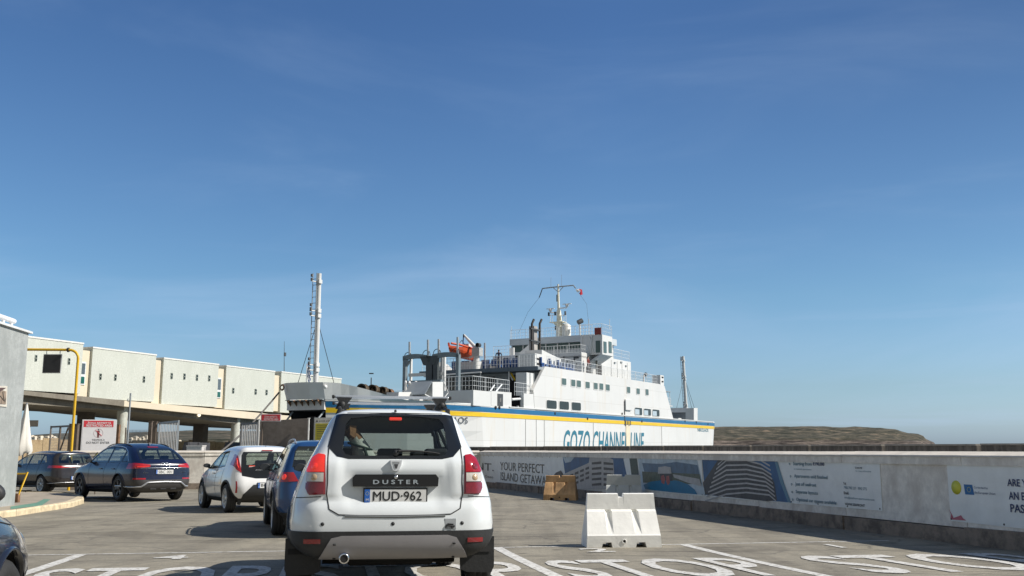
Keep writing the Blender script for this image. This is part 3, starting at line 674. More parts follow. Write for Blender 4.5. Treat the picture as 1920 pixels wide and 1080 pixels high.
def chaikin(P, it, closed=True):
    P = [np.array(p, float) for p in P]
    for _ in range(it):
        Q = []
        for i in range(len(P)):
            a, b = P[i], P[(i+1)%len(P)]; Q += [a*.75+b*.25, a*.25+b*.75]
        P = Q
    return np.array(P)
def resample(P, n):
    Q = np.vstack([P, P[:1]]); d = np.r_[0, np.cumsum(np.linalg.norm(np.diff(Q, axis=0), axis=1))]
    t = np.linspace(0, d[-1], n, endpoint=False)
    return np.c_[np.interp(t, d, Q[:,0]), np.interp(t, d, Q[:,1])]
class Car:
    def __init__(s, name, label, L, W_, sil, sec, paintm, ro, wb, r, plan=(.10,.12), rr=(.20,.11), crown=.05, disp=None, nS=200, group='cars queueing for the ferry'):
        s.L, s.W, s.ro, s.wb, s.r, s.paint = L, W_, ro, wb, r, paintm
        s.root = thing(name, label, 'car', (0,0,0), 0, group)
        P = resample(chaikin(sil, 2), nS)
        area = np.sum(P[:,0]*np.roll(P[:,1],-1)-np.roll(P[:,0],-1)*P[:,1])
        if area < 0: P = P[::-1]
        tan = np.roll(P,-1,0)-np.roll(P,1,0); tan /= np.linalg.norm(tan, axis=1)[:,None]
        N = np.c_[tan[:,1], -tan[:,0]]   # outward for CCW
        zc = .62; xa = .75; xb = L-.75; C = np.c_[np.clip(P[:,0], xa, xb), np.full(nS, zc)]
        A = P; B = np.roll(P, -1, 0)
        def dist(Q):
            D = np.full(len(Q), 9.0)
            ab = B-A; l2 = (ab**2).sum(1)
            for i in range(len(Q)):
                t = np.clip(((Q[i]-A)*ab).sum(1)/l2, 0, 1); D[i] = np.sqrt((((A+ab*t[:,None])-Q[i])**2).sum(1).min())
            return D
        def Hf(Q):
            x, z = Q[:,0], Q[:,1]
            h = np.interp(z, [a for a,_ in sec], [b for _,b in sec])*W_/2
            er = np.clip((.9-x)/.9, 0, 1); ef = np.clip((x-(L-1.1))/1.1, 0, 1)
            return h*(1-plan[0]*er**2-plan[1]*ef**2)
        def Rf(Q): return np.interp(Q[:,1], [.7, 1.25], rr)
        dC = np.linalg.norm(C-P, axis=1)
        ds = [rr[0]*(1-math.cos(math.pi/2*k/8)) for k in range(0, 9)]
        rings = []
        for k, d in enumerate(ds): rings.append((P+(C-P)*np.minimum(d/dC, .9)[:,None]))
        last = np.minimum(ds[-1]/dC, .9)
        for k in range(1, 8):
            t = last+(.93-last)*k/7; rings.append(P+(C-P)*t[:,None])
        M = 18; V = []
        def push(Q, y, w):
            Hh = Hf(Q); off = crown*(1-(y/Hh)**2)*w
            X = Q[:,0]+N[:,0]*off; Zz = Q[:,1]+N[:,1]*off*.55; V.append(np.c_[X, y, Zz])
        y0 = Hf(P)-Rf(P)
        for j in range(-M, M+1): push(P, y0*(j/M), np.ones(nS))
        left = [len(V)-1]
        def ringv(Q, k, sg):
            D = dist(Q) if k else np.zeros(nS); r_ = Rf(Q); q = np.clip(D/r_, 0, 1)
            y = Hf(Q)-r_*(1-np.sqrt(np.maximum(0, 1-(1-q)**2)))
            push(Q, y*sg, np.clip(1-D/(2.2*r_), 0, 1))
            return y
        idxL = [2*M]
        ys = []
        for k in range(1, len(rings)): ringv(rings[k], k, 1); idxL.append(len(V)-1)
        idxR = [0]
        for k in range(1, len(rings)): V.append(V[idxL[k]]*np.array([1,-1,1])); idxR.append(len(V)-1)
        V = np.vstack(V)
        if disp is not None: V = disp(V)
        F_ = []
        def q(a, b, flip):
            for i in range(nS):
                j = (i+1)%nS; f = (a*nS+i, a*nS+j, b*nS+j, b*nS+i); F_.append(f[::-1] if flip else f)
        for j in range(2*M): q(j, j+1, True)
        for a, b in zip(idxL[:-1], idxL[1:]): q(a, b, True)
        for a, b in zip(idxR[:-1], idxR[1:]): q(a, b, False)
        F_.append(tuple(idxL[-1]*nS+i for i in range(nS))); F_.append(tuple(idxR[-1]*nS+i for i in range(nS))[::-1])
        me = bpy.data.meshes.new('tmp'); me.from_pydata([tuple(v) for v in V], [], F_); me.update()
        s.bm = bmesh.new(); s.bm.from_mesh(me); bpy.data.meshes.remove(me)
        bmesh.ops.recalc_face_normals(s.bm, faces=s.bm.faces)
        big = [f for f in s.bm.faces if len(f.verts) > 4]; bmesh.ops.triangulate(s.bm, faces=big)
        s.bm.normal_update(); s.bm.verts.index_update(); s.bm.faces.index_update(); s.bm.verts.ensure_lookup_table(); s.bm.faces.ensure_lookup_table()
        s.oco = [v.co.copy() for v in s.bm.verts]; s.ono = [v.normal.copy() for v in s.bm.verts]; s.ofa = [[v.index for v in f.verts] for f in s.bm.faces]
        s.bvh = BVHTree.FromPolygons(s.oco, s.ofa)
    def normal(s, p):
        co, no, i, d = s.bvh.find_nearest(p)
        if i is None: return Vector((0,0,1))
        ids = s.ofa[i]; w = [1/(1e-6+(s.oco[k]-co).length) for k in ids]
        # inverse distance blend approximates interpolation well at this density
        n = Vector((0,0,0))
        from mathutils.interpolate import poly_3d_calc
        w = poly_3d_calc([s.oco[k] for k in ids], co)
        for k, a in zip(ids, w): n += s.ono[k]*a
        return n.normalized() if n.length > 1e-6 else no
    def extract(s, outline, axis, sel, bm=None):
        """cut the convex outline out of the shell; axis 'x' outline is (y,z), axis 'y' outline is (x,z). Returns a new bmesh."""
        bm = bm or s.bm
        ax = 0 if axis == 'x' else 1
        pts = [Vector((0, a, b)) if ax == 0 else Vector((a, 0, b)) for a, b in outline]
        n = len(pts); c = sum(pts, Vector())/n; dirn = Vector((1,0,0)) if ax == 0 else Vector((0,1,0))
        lo = [min(p[k] for p in pts)-.12 for k in range(3)]; hi = [max(p[k] for p in pts)+.12 for k in range(3)]
        ks = [k for k in range(3) if k != ax]
        inside = []
        for f in bm.faces:
            m = f.calc_center_median()
            if all(lo[k] < m[k] < hi[k] for k in ks) and sel(m, f.normal): inside.append(f)
        for i in range(n):
            a, b = pts[i], pts[(i+1)%n]; no = (b-a).cross(dirn).normalized()
            if (c-a).dot(no) > 0: no = -no
            inside = [f for f in inside if f.is_valid]
            if not inside: break
            geom = list(inside)+list({e for f in inside for e in f.edges})+list({v for f in inside for v in f.verts})
            res = bmesh.ops.bisect_plane(bm, geom=geom, dist=1e-6, plane_co=a, plane_no=no)
            fs = {g for g in res['geom'] if isinstance(g, bmesh.types.BMFace)}|{f for f in inside if f.is_valid}
            inside = [f for f in fs if (f.calc_center_median()-a).dot(no) < 0]
        return s.lift(bm, inside)
    def lift(s, bm, faces):
        nb = bmesh.new(); mp = {}
        for f in faces:
            vs = []
            for v in f.verts:
                if v not in mp: mp[v] = nb.verts.new(v.co)
                vs.append(mp[v])
            nb.faces.new(vs)
        bmesh.ops.delete(bm, geom=faces, context='FACES')
        nb.normal_update(); return nb
    def below(s, z, sel=lambda m, n: True, bm=None):
        bm = bm or s.bm; inside = [f for f in bm.faces if sel(f.calc_center_median(), f.normal)]
        geom = list(inside)+list({e for f in inside for e in f.edges})+list({v for f in inside for v in f.verts})
        res = bmesh.ops.bisect_plane(bm, geom=geom, dist=1e-6, plane_co=(0,0,z), plane_no=(0,0,1))
        fs = {g for g in res['geom'] if isinstance(g, bmesh.types.BMFace)}|{f for f in inside if f.is_valid}
        return s.lift(bm, [f for f in fs if f.calc_center_median().z < z])
    def piece(s, bm, name, m_, parent=None, off=0.0, rim=.025, free=True, label=None):
        bm.normal_update(); bm.verts.index_update(); vs = []; ns = []
        for v in bm.verts:
            n = s.normal(v.co); vs.append(v.co+n*off); ns.append(n)
        fs = [[v.index for v in f.verts] for f in bm.faces]; sm = [True]*len(fs)
        if rim:
            for e in bm.edges:
                if len(e.link_faces) == 1:
                    a, b = [v.index for v in e.verts]; f = e.link_faces[0]
                    vl = [v.index for v in f.verts]; ia = vl.index(a)
                    if vl[(ia+1)%len(vl)] == b: a, b = b, a
                    o = len(vs); pa, pb = vs[a], vs[b]; qa, qb = pa-ns[a]*rim, pb-ns[b]*rim
                    vs += [pa, pb, qb, qa]; nn = (pb-pa).cross(qa-pa); nn = nn.normalized() if nn.length > 1e-9 else Vector((0,0,1))
                    ns += [nn]*4; fs.append([o, o+1, o+2, o+3]); sm.append(True)
        me = bpy.data.meshes.new(name); me.from_pydata([tuple(v) for v in vs], [], fs); me.materials.append(m_)
        me.polygons.foreach_set('use_smooth', sm); me.update()
        try: me.normals_split_custom_set_from_vertices([tuple(n) for n in ns])
        except Exception as e_: print('normals', e_)
        o = bpy.data.objects.new(name, me); COL.objects.link(o); o.parent = parent or s.root
        if label: o['label'] = label
        if free: bm.free()
        return o
    def liner(s, m_, depth=.03):
        vs = [tuple(v.co-s.normal(v.co)*depth) for v in s.bm.verts]; s.bm.verts.index_update()
        fs = [[v.index for v in f.verts][::-1] for f in s.bm.faces]
        me = bpy.data.meshes.new('interior_trim'); me.from_pydata(vs, [], fs); me.materials.append(m_)
        o = bpy.data.objects.new('interior_trim', me); COL.objects.link(o); o.parent = s.root
    def hit(s, axis, a, b, sg=1):
        if axis == 'x': o = Vector((-3 if sg < 0 else s.L+3, a, b)); d = Vector((1 if sg < 0 else -1, 0, 0))
        else: o = Vector((a, 3*sg, b)); d = Vector((0, -sg, 0))
        p, n, i, dd = s.bvh.ray_cast(o, d)
        if p is None: return None
        return p, s.normal(p)
    def groove(s, mb, pts, axis, sg, r=.004, m_=None, sub=10, off=0.0):
        P = []
        for (a0, b0), (a1, b1) in zip(pts[:-1], pts[1:]):
            for k in range(sub):
                h = s.hit(axis, a0+(a1-a0)*k/sub, b0+(b1-b0)*k/sub, sg)
                if h: P.append(h[0]+h[1]*off)
        h = s.hit(axis, *pts[-1], sg)
        if h: P.append(h[0]+h[1]*off)
        if len(P) > 1: mb.tube(P, r, m_ or GAP, 6)
    def wheels(s, rimm, spokes=5, w=.215, style=0, tr=None):
        r = s.r
        # one wheel, then copies
        def build(name):
            hub = MB(); hub.lathe([(-.09,0),(-.09,r*.55),(-.02,r*.55),(-.02,0)], (0,0,0), (0,1,0), DARK, 20)
            h = hub.obj('wheel', s.root)
            ty = MB(); k = w/2
            ty.lathe([(-k+.02,r*.66),(-k,r*.72),(-k,r*.88),(-k+.025,r*.975),(-k+.045,r),(-.035,r),(-.03,r-.008),(-.022,r-.008),(-.018,r),(.018,r),(.022,r-.008),(.03,r-.008),(.035,r),(k-.045,r),(k-.025,r*.975),(k,r*.88),(k,r*.72),(k-.02,r*.66)], (0,0,0), (0,1,0), RUB, 36)
            ty.obj('tyre', h)
            ri = MB(); rr_ = r*.69
            ri.lathe([(k-.012,rr_+.008),(k-.004,rr_),(k-.012,rr_-.02),(k-.06,rr_-.03),(-k+.02,rr_-.02)], (0,0,0), (0,1,0), rimm, 36)
            ri.lathe([(k-.045,.075),(k-.028,.065),(k-.022,.03),(k-.02,0)], (0,0,0), (0,1,0), rimm, 20)
            for i in range(spokes):
                a = 2*math.pi*i/spokes
                for da in ((0,) if style == 0 else (-.16, .16)):
                    u = Vector((math.cos(a), 0, math.sin(a))); u2 = Vector((math.cos(a+da), 0, math.sin(a+da))); t_ = Vector((-math.sin(a), 0, math.cos(a)))
                    w0, w1 = (.055, .04) if style == 0 else (.022, .018)
                    if style == 2: w0, w1 = .03, .075
                    A_ = u*.05+Vector((0,k-.03,0)); B_ = u2*(rr_-.012)+Vector((0,k-.022,0))
                    ri.prism([A_-t_*w0, A_+t_*w0, B_+t_*w1, B_-t_*w1], (0,-.028,0), rimm)
            ri.obj('rim', h); return h
        h = build('wheel')
        tw = tr or s.W/2-.115
        pos = [(s.ro, tw, 0), (s.ro+s.wb, tw, 0), (s.ro, -tw, 1), (s.ro+s.wb, -tw, 1)]
        for i, (x, y, fl) in enumerate(pos):
            o = h if i == 0 else copy_tree(h, s.root)
            o.location = (x, y, r); o.rotation_euler = (0, .35*i, math.pi if fl else 0)
    def arches(s, gap=.05, lip=None, lipw=.05, flat=1.0):
        R_ = s.r+gap
        for x in (s.ro, s.ro+s.wb):
            for sg in (1, -1):
                ol = [(x+R_*math.cos(a), s.r+R_*flat*math.sin(a)) for a in [2*math.pi*i/28 for i in range(28)]]
                b = s.extract(ol, 'y', lambda m, n: m.y*sg > s.W*.36); b.free()
                mb = MB(); n = 20; vs = []
                for i in range(n+1):
                    a = .12+(math.pi-.24)*i/n
                    vs += [(x+(R_+.004)*math.cos(a), sg*(s.W/2-.02), s.r+(R_+.004)*flat*math.sin(a)), (x+(R_+.004)*math.cos(a), sg*(s.W/2-.34), s.r+(R_+.004)*flat*math.sin(a))]
                mb.add(vs, [(2*i, 2*i+1, 2*i+3, 2*i+2) for i in range(n)], DARK, True)
                mb.add([v for v in vs[1::2]], [list(range(n+1))], DARK)
                mb.obj('wheel_well', s.root)
                if lip:
                    ml = MB(); n = 26; rows = []
                    for i in range(n+1):
                        a = math.pi*i/n*1.22-.35 if s.L < 4.3 or s.L > 4.33 else .02+(math.pi-.04)*i/n
                        row = []
                        for q, off in ((R_-.004, -.03), (R_-.002, .012), (R_+lipw*.5, .022), (R_+lipw, .012), (R_+lipw+.004, -.02)):
                            zz = s.r+q*flat*math.sin(a); xx = x+q*math.cos(a)
                            h = s.hit('y', xx, max(zz, .3), sg)
                            y = h[0].y if h else sg*s.W/2
                            row.append((xx, y+sg*off, zz))
                        rows.append(row)
                    vs = [p for r_ in rows for p in r_]; fs = []
                    for i in range(n):
                        for k in range(4):
                            f = (i*5+k, i*5+k+1, (i+1)*5+k+1, (i+1)*5+k); fs.append(f if sg > 0 else f[::-1])
                    ml.add(vs, fs, lip, True); ml.obj('arch_trim', s.root)
    def side_windows(s, outs, m_, trim=None, grow=.03, name='side_window'):
        for sg in (1, -1):
            for ol in outs:
                c = np.mean(ol, axis=0)
                if trim:
                    big = [tuple(c+(np.array(p)-c)*(1+grow/max(.05, np.linalg.norm(np.array(p)-c)))) for p in ol]
                    b = s.extract(big, 'y', lambda m, n: m.y*sg > .2)
                    g_ = s.extract(ol, 'y', lambda m, n: True, b)
                    s.piece(g_, name, m_, off=-.004, rim=0); s.piece(b, 'window_trim', trim, off=.001)
                else:
                    g_ = s.extract(ol, 'y', lambda m, n: m.y*sg > .2); s.piece(g_, name, m_, off=-.004, rim=0)
    def seats(s, xs=(1.15, 2.05), z=.5, top=1.12):
        for i, x in enumerate(xs):
            ys = (-.38, .38) if i else (-.45, 0, .45)
            for y in ys:
                mb = MB(); wd = .25 if i else .22
                mb.box((x, y-wd, z-.18), (x+.5, y+wd, z), SEAT, bev=.04)
                mb.box((x-.12, y-wd, z-.1), (x+.02, y+wd, top-.12), SEAT, rot=Matrix.Rotation(R(-10), 3, 'Y'), org=(x, y, z), bev=.045)
                mb.box((x-.2, y-.12, top-.07), (x-.10, y+.12, top+.11), SEAT, bev=.03)
                mb.box((x-.17, y-.015, top-.15), (x-.15, y+.015, top), SEAT)
                mb.obj('seat', s.root)
        mb = MB(); mb.box((s.L*.66, -s.W*.38, .7), (s.L*.73, s.W*.38, .98), SEAT, bev=.05)
        # steering wheel (driver on the right)
        c = Vector((s.L*.64, -.36, .93)); rim = [c+Vector((.05*math.sin(a), .18*math.cos(a), .17*math.sin(a))) for a in [2*math.pi*k/16 for k in range(17)]]
        mb.tube(rim, .014, SEAT, 6); mb.obj('dashboard', s.root)
    def mirrors(s, x, z, m_, size=1.0):
        for sg in (1, -1):
            h = s.hit('y', x, z, sg); y = abs(h[0].y) if h else s.W/2-.1
            mb = MB(); k = size*.82
            bm = bmesh.new(); bmesh.ops.create_icosphere(bm, subdivisions=3, radius=1)
            for v in bm.verts:
                c = v.co; c.x = max(c.x, -.45)
                v.co = Vector((x+.02+c.x*.085*k, sg*(y+.13*k+c.y*.115*k), z+.055+c.z*.075*k*(1 if c.z > 0 else .8)))
            bm.verts.index_update(); mb.add([v.co for v in bm.verts], [[v.index for v in f.verts] for f in bm.faces], m_, True); bm.free()
            mb.tube([(x+.03, sg*(y-.03), z-.01), (x+.03, sg*(y+.07), z+.02)], .022, BLK, 8)
            o = mb.obj('mirror', s.root)
            mg = MB(); mg.lathe([(0,.001),(.002,1)], (0,0,0), (-1,0,0), mat('mirror_dark', (.04,.045,.05), .25, 0, .02, 5), 20)
            vs = [(x-.022*k, sg*(y+.13*k)+v[1]*.098*k, z+.055+v[2]*.062*k) for v in mg.v]; mg.v = vs; mg.obj('mirror_glass', o)
    def plate(s, y, z, txt, w=.52, h=.112, proud=.02, tilt=0):
        hh = s.hit('x', y, z, -1); p = hh[0]; n = hh[1]; x = p.x-proud
        mb = MB(); mb.box((x-.008, y-w/2-.012, z-h/2-.012), (x+.04, y+w/2+.012, z+h/2+.012), PLK, bev=.004)
        t = mb.obj('number_plate', s.root)
        m2 = MB(); m2.box((x-.011, y-w/2, z-h/2), (x-.0085, y+w/2, z+h/2), PLW)
        m2.box((x-.0135, y+w/2-.045, z-h/2), (x-.0112, y+w/2, z+h/2), PLB)
        m2.text('M', (x-.0145, y+w/2-.012, z-h/2+.014), (0,-1,0), (0,0,1), .022, PLW, w=.022)
        for k in range(10):
            a = 2*math.pi*k/10; m2.lathe([(0,.0025),(.0008,0)], (x-.0138, y+w/2-.0225+.014*math.cos(a), z+.022+.014*math.sin(a)), (-1,0,0), mat('star_yellow', (.7,.6,.05), .5), 5)
        m2.text(txt, (x-.0125, y+w/2-.072, z-h/2+.018), (0,-1,0), (0,0,1), h-.036, PLK, w=w-.11, bold=.012)
        m2.obj('plate_face', t)
    def rear_axle(s):
        mb = MB(); mb.tube([(s.ro, -.6, s.r-.03), (s.ro, .6, s.r-.03)], .04, DARK, 8)
        mb.box((.55, -.38, .27), (s.ro-.1, .38, .36), DARK, bev=.03); mb.obj('rear_axle', s.root)
    def place(s, X, Y, deg, corner=('rl')):
        """rear left wheel contact at X, Y; heading deg to the left of straight ahead"""
        a = math.pi/2+R(deg); fx = Vector((math.cos(a), math.sin(a), 0)); ly = Vector((-fx.y, fx.x, 0))
        c = Vector((X, Y, 0)); o = c-fx*s.ro-ly*(s.W/2-.115); return s.seat_at(o, a)
    def seat_at(s, o, a):
        fx = Vector((math.cos(a), math.sin(a), 0)); q = o+fx*(s.ro+s.wb/2); g = (gz(q.y+.6)-gz(q.y-.6))/1.2
        z = gz(q.y)-g*fx.y*(s.ro+s.wb/2); s.root.location = (o.x, o.y, z); s.root.rotation_euler = (g*math.cos(a), -g*math.sin(a), a); return o
def finish_body(c, name='body', liner=True):
    if liner: c.liner(mat('headliner', (.16,.16,.155), .9, 0, .05, 4))
    return c.piece(c.bm, name, c.paint, rim=0)
def mirror_ol(ol): return [(-a, b) for a, b in ol]
REAR = lambda m, n: n.x < -.15 and m.x < 1.4
ALLR = lambda m, n: m.x < 1.0 and n.x < .2 

# ---- white SUV in front of the camera
def suv():
    wp_ = paint('paint_white', (.72,.755,.76), .22, .03)
    sil = [(.6,.36),(.20,.385),(.06,.40),(.015,.45),(.0,.54),(.0,.66),(.02,.80),(.075,.85),(.085,.95),(.095,1.1),(.13,1.2),(.27,1.42),(.345,1.55),(.36,1.615),(.62,1.63),(1.1,1.645),(1.7,1.645),(2.2,1.61),(2.55,1.53),(3.12,1.11),(3.3,1.075),(3.9,1.0),(4.18,.9),(4.28,.74),(4.31,.5),(4.22,.32),(3.9,.27)]
    sec = [(.24,.86),(.35,.93),(.48,.985),(.66,1.0),(.82,.985),(.95,.945),(1.08,.895),(1.15,.86),(1.3,.765),(1.5,.66),(1.6,.61),(1.66,.58)]
    def disp(V):
        x, y, z = V[:,0], V[:,1], V[:,2]
        k = (x < .4)
        sx = lambda t: np.clip(t, 0, 1)**2*(3-2*np.clip(t, 0, 1))
        # recess round the number plate
        d = sx((.44-np.abs(y))/.09)*sx((z-.745)/.09)*sx((1.10-z)/.06)
        V[:,0] = np.where(k, V[:,0]+.02*d, V[:,0])
        # raised shoulders at the lamps
        e = sx((np.abs(y)-.44)/.05)*sx((.80-np.abs(y))/.1)*sx((z-.84)/.06)*sx((1.24-z)/.08)
        V[:,0] = np.where(k, V[:,0]-.022*e, V[:,0])
        return V
    c = Car('white_suv', 'white SUV with roof bars stopped right ahead, its brake lights on', 4.32, 1.822, sil, sec, wp_, .82, 2.673, .338, plan=(.085,.10), rr=(.21,.10), crown=.05, disp=disp, nS=300)
    rt = c.root
    # black bumper and sill cladding
    cl = c.extract([(-1.2,.2),(1.2,.2),(1.2,.60),(.86,.60),(-.86,.60),(-1.2,.60)], 'x', lambda m, n: m.x < .52)
    skid = c.extract([(-.62,.39),(.62,.39),(.525,.545),(.44,.565),(-.44,.565),(-.515,.545)], 'x', REAR, cl)
    refl = [c.extract([(sg*.61,.505),(sg*.74,.505),(sg*.74,.54),(sg*.61,.54)], 'x', lambda m, n: m.x < .3, cl) for sg in (1,-1)]
    c.piece(cl, 'lower_bumper', BLK, off=.012)
    c.piece(skid, 'skid_plate', mat('skid_grey', (.29,.28,.285), .5, .2, .06, 6), off=.022, rim=.04)
    for r_ in refl: c.piece(r_, 'reflector', mat('reflector_red', (.24,.012,.016), .15, 0, .1, 20, coat=1), off=.018)
    c.arches(.055, BLK, .055)
    ub = [f for f in c.bm.faces if f.normal.z < -.55 and f.calc_center_median().z < .5]; c.piece(c.lift(c.bm, ub), 'underbody', mat('underbody_matt', (.008,.008,.008), .95), off=-.03, rim=0)
    sill = c.below(.40, lambda m, n: m.x > .5); c.piece(sill, 'sill_cladding', BLK, off=.008, rim=.02)
    # lamps
    for sg in (1, -1):
        ol = [(sg*.585,.90),(sg*.72,.895),(sg*.745,.95),(sg*.74,1.1),(sg*.70,1.205),(sg*.65,1.235),(sg*.595,1.225)]
        h = c.extract(ol, 'x', lambda m, n: m.x < .42 and n.x < .05)
        top = c.extract([(sg*.60,1.085),(sg*.9,1.085),(sg*.9,1.3),(sg*.60,1.3)], 'x', lambda m, n: True, h)
        bot = c.extract([(sg*.60,.905),(sg*.9,.905),(sg*.9,.995),(sg*.60,.995)], 'x', lambda m, n: True, h)
        midl = c.extract([(sg*.605,1.005),(sg*.9,1.005),(sg*.9,1.078),(sg*.605,1.078)], 'x', lambda m, n: True, h)
        hs = c.piece(h, 'tail_light', mat('lamp_housing', (.28,.03,.035), .2, 0, .1, 5, coat=1), off=.004)
        c.piece(top, 'brake_lens', REDON if sg > 0 else REDL, hs, off=.014, label='lit red brake lens' if sg > 0 else 'unlit red brake lens')
        c.piece(midl, 'clear_lens', CLR, hs, off=.014); c.piece(bot, 'fog_lens', REDD, hs, off=.014)
        m_ = MB(); hh = c.hit('x', sg*.68, 1.13, -1); m_.lathe([(.012,.032),(.018,.026),(.018,.012),(.024,0)], hh[0], hh[1], REDON if sg > 0 else REDD, 18)
        hh = c.hit('x', sg*.68, 1.04, -1); m_.lathe([(.012,.03),(.018,.024),(.02,0)], hh[0], hh[1], mat('bulb_amber', (.5,.36,.22), .2, coat=1), 18); m_.obj('bulb', hs)
    # rear window: black border then glass
    ol = [(-.58,1.30),(-.50,1.215),(-.40,1.195),(.40,1.195),(.50,1.215),(.58,1.30),(.515,1.585),(.46,1.592),(-.46,1.592),(-.515,1.585)]
    fr = c.extract(ol, 'x', REAR)
    gl = c.extract([(-.455,1.28),(-.43,1.235),(-.38,1.222),(.38,1.222),(.43,1.235),(.455,1.28),(.43,1.50),(.39,1.55),(.2,1.572),(-.2,1.572),(-.39,1.55),(-.43,1.50)], 'x', REAR, fr)
    c.piece(fr, 'window_border', mat('black_glass', (.008,.009,.01), .06, coat=1), off=.003)
    c.piece(gl, 'rear_window', glass('suv_glass', (.48,.54,.52), .05), off=0, rim=0)
    c.side_windows([[(.62,1.17),(1.12,1.15),(1.12,1.52),(.72,1.50)],[(1.2,1.14),(2.02,1.12),(2.02,1.54),(1.2,1.53)],[(2.1,1.12),(2.95,1.10),(2.55,1.42),(2.3,1.53),(2.1,1.54)]], glass('suv_side_glass', (.8,.85,.83), .08), BLK)
    ws = c.extract([(-.66,1.13),(.66,1.13),(.56,1.54),(-.56,1.54)], 'x', lambda m, n: m.x > 2.3 and n.x > .25); c.piece(ws, 'windscreen', glass('suv_side_glass'), off=0, rim=0)
    hl = c.extract([(-.85,.82),(-.55,.80),(-.55,.95),(-.85,.97)], 'x', lambda m, n: m.x > 3.5); c.piece(hl, 'headlight', CLR, off=.01)
    hl = c.extract([(.85,.82),(.55,.80),(.55,.95),(.85,.97)], 'x', lambda m, n: m.x > 3.5); c.piece(hl, 'headlight', CLR, off=.01)
    finish_body(c)
    c.wheels(SIL, 5, tr=.80); c.rear_axle(); c.seats((1.25, 2.15), .62, 1.2)
    c.mirrors(2.85, 1.08, BLK, .8)
    # gaps, wiper, plinth
    mb = MB()
    edge = [(.57,1.31),(.575,1.2),(.57,1.0),(.575,.90),(.55,.78),(.47,.735),(.30,.728),(0,.725)]
    for sg in (1, -1): c.groove(mb, [(sg*a, b) for a, b in edge], 'x', -1, .005)
    c.groove(mb, [(-.52,1.60),(.52,1.60)], 'x', -1, .005)
    for sg in (1, -1):
        c.groove(mb, [(1.16,1.12),(1.16,.45)], 'y', sg, .004); c.groove(mb, [(2.06,1.10),(2.06,.45)], 'y', sg, .004); c.groove(mb, [(3.0,1.05),(3.02,.45)], 'y', sg, .004)
        c.groove(mb, [(sg*.62,.882),(sg*.85,.87)], 'x', -1, .004)
    mb.objs('panel_gap', rt)
    # garnish above the plate with lettering
    mb = MB(); x0 = c.hit('x', 0, 1.03, -1)[0].x
    P = [(-.36,.965),(.36,.965),(.365,1.035),(.34,1.065),(-.34,1.065),(-.365,1.035)]
    mb.prism([(x0-.045, y, z) for y, z in P], (.05,0,0), mat('garnish_black', (.010,.010,.011), .45, 0, .1, 8)); g_ = mb.obj('plate_garnish', rt)
    mb = MB(); mb.text('D U S T E R', (x0-.0475, .19, .985), (0,-1,0), (0,0,1), .034, CHR, w=.38, bold=.03)
    mb.obj('lettering', g_)
    mb = MB(); mb.lathe([(0,.016),(.006,.014),(.006,0)], (x0-.045, 0, 1.042), (-1,0,0), CHR, 16); mb.obj('tailgate_lock', g_)
    # shield emblem
    x1 = c.hit('x', 0, 1.14, -1)[0].x
    mb = MB(); mb.prism([(x1-.03, y, z) for y, z in [(-.05,1.185),(.05,1.185),(.045,1.15),(.026,1.10),(0,1.092),(-.026,1.10),(-.045,1.15)]], (.05,0,0), mat('badge_silver', (.80,.81,.83), .2, .35, .03, 4))
    mb.prism([(x1-.033, y, z) for y, z in [(-.03,1.172),(.03,1.172),(.026,1.155),(-.026,1.155)]], (.003,0,0), SIL)
    mb.prism([(x1-.034, y, z) for y, z in [(-.018,1.15),(.018,1.15),(.008,1.115),(-.008,1.115)]], (.003,0,0), mat('badge_grey', (.07,.07,.075), .4))
    mb.obj('emblem', rt)
    c.plate(0, .885, 'MUD·962', proud=.012)
    # third brake light, washer, wiper
    h = c.hit('x', 0, 1.548, -1); mb = MB(); mb.box((h[0].x-.02, -.055, 1.535), (h[0].x+.02, .055, 1.562), REDON, bev=.006); mb.obj('high_brake_light', rt)
    mb = MB(); P = []
    for t_ in np.linspace(0, 1, 8):
        y = -.02-.36*t_; z = 1.245-.012*t_+.01*math.sin(t_*3); hh = c.hit('x', y, z, -1); P.append(hh[0]+hh[1]*(.035-.02*t_))
    mb.tube(P, [.012,.011,.010,.010,.009,.008,.008,.006], BLK, 6); hh = c.hit('x', -.0, 1.24, -1); mb.lathe([(0,.025),(.03,.022),(.035,0)], hh[0], hh[1], BLK, 12); mb.obj('wiper', rt)
    mb = MB(); hh = c.hit('x', 0, 1.60, -1); mb.lathe([(0,.012),(.02,.010),(.024,0)], hh[0]+Vector((0,0,.01)), (0,0,1), BLK, 8); mb.obj('washer_jet', rt)
    # parking sensors, towing cover damage, exhaust
    mb = MB()
    for y in (.60, 0.02, -.565):
        hh = c.hit('x', y, .66, -1); mb.lathe([(-.002,.016),(.003,.015),(.003,0)], hh[0], hh[1], BLK, 14)
    mb.objs('parking_sensor', rt)
    mb = MB(); hh = c.hit('x', -.46, .655, -1); xx = hh[0].x
    mb.box((xx-.004,-.515,.61), (xx+.03,-.415,.70), mat('cover_grey', (.36,.38,.39), .5), bev=.004)
    for a0, b0, a1, b1 in [(-.50,.632,-.43,.645),(-.50,.64,-.47,.62),(-.43,.64,-.425,.62),(-.49,.65,-.44,.655)]: mb.tube([(xx-.008,a0,b0),(xx-.01,a1,b1)], .007, BLK, 6)
    mb.obj('towing_cover', rt)
    mb = MB(); mb.lathe([(0,.032),(0,.042),(.16,.042),(.16,.032),(.02,.03),(.02,0)], (-.075, .415, .385), (1,0,.05), CHR, 20); mb.lathe([(.004,.036),(.005,0)], (-.075,.415,.385), (1,0,.05), HOLE, 12)
    mb.obj('exhaust_pipe', rt)
    mb = MB()
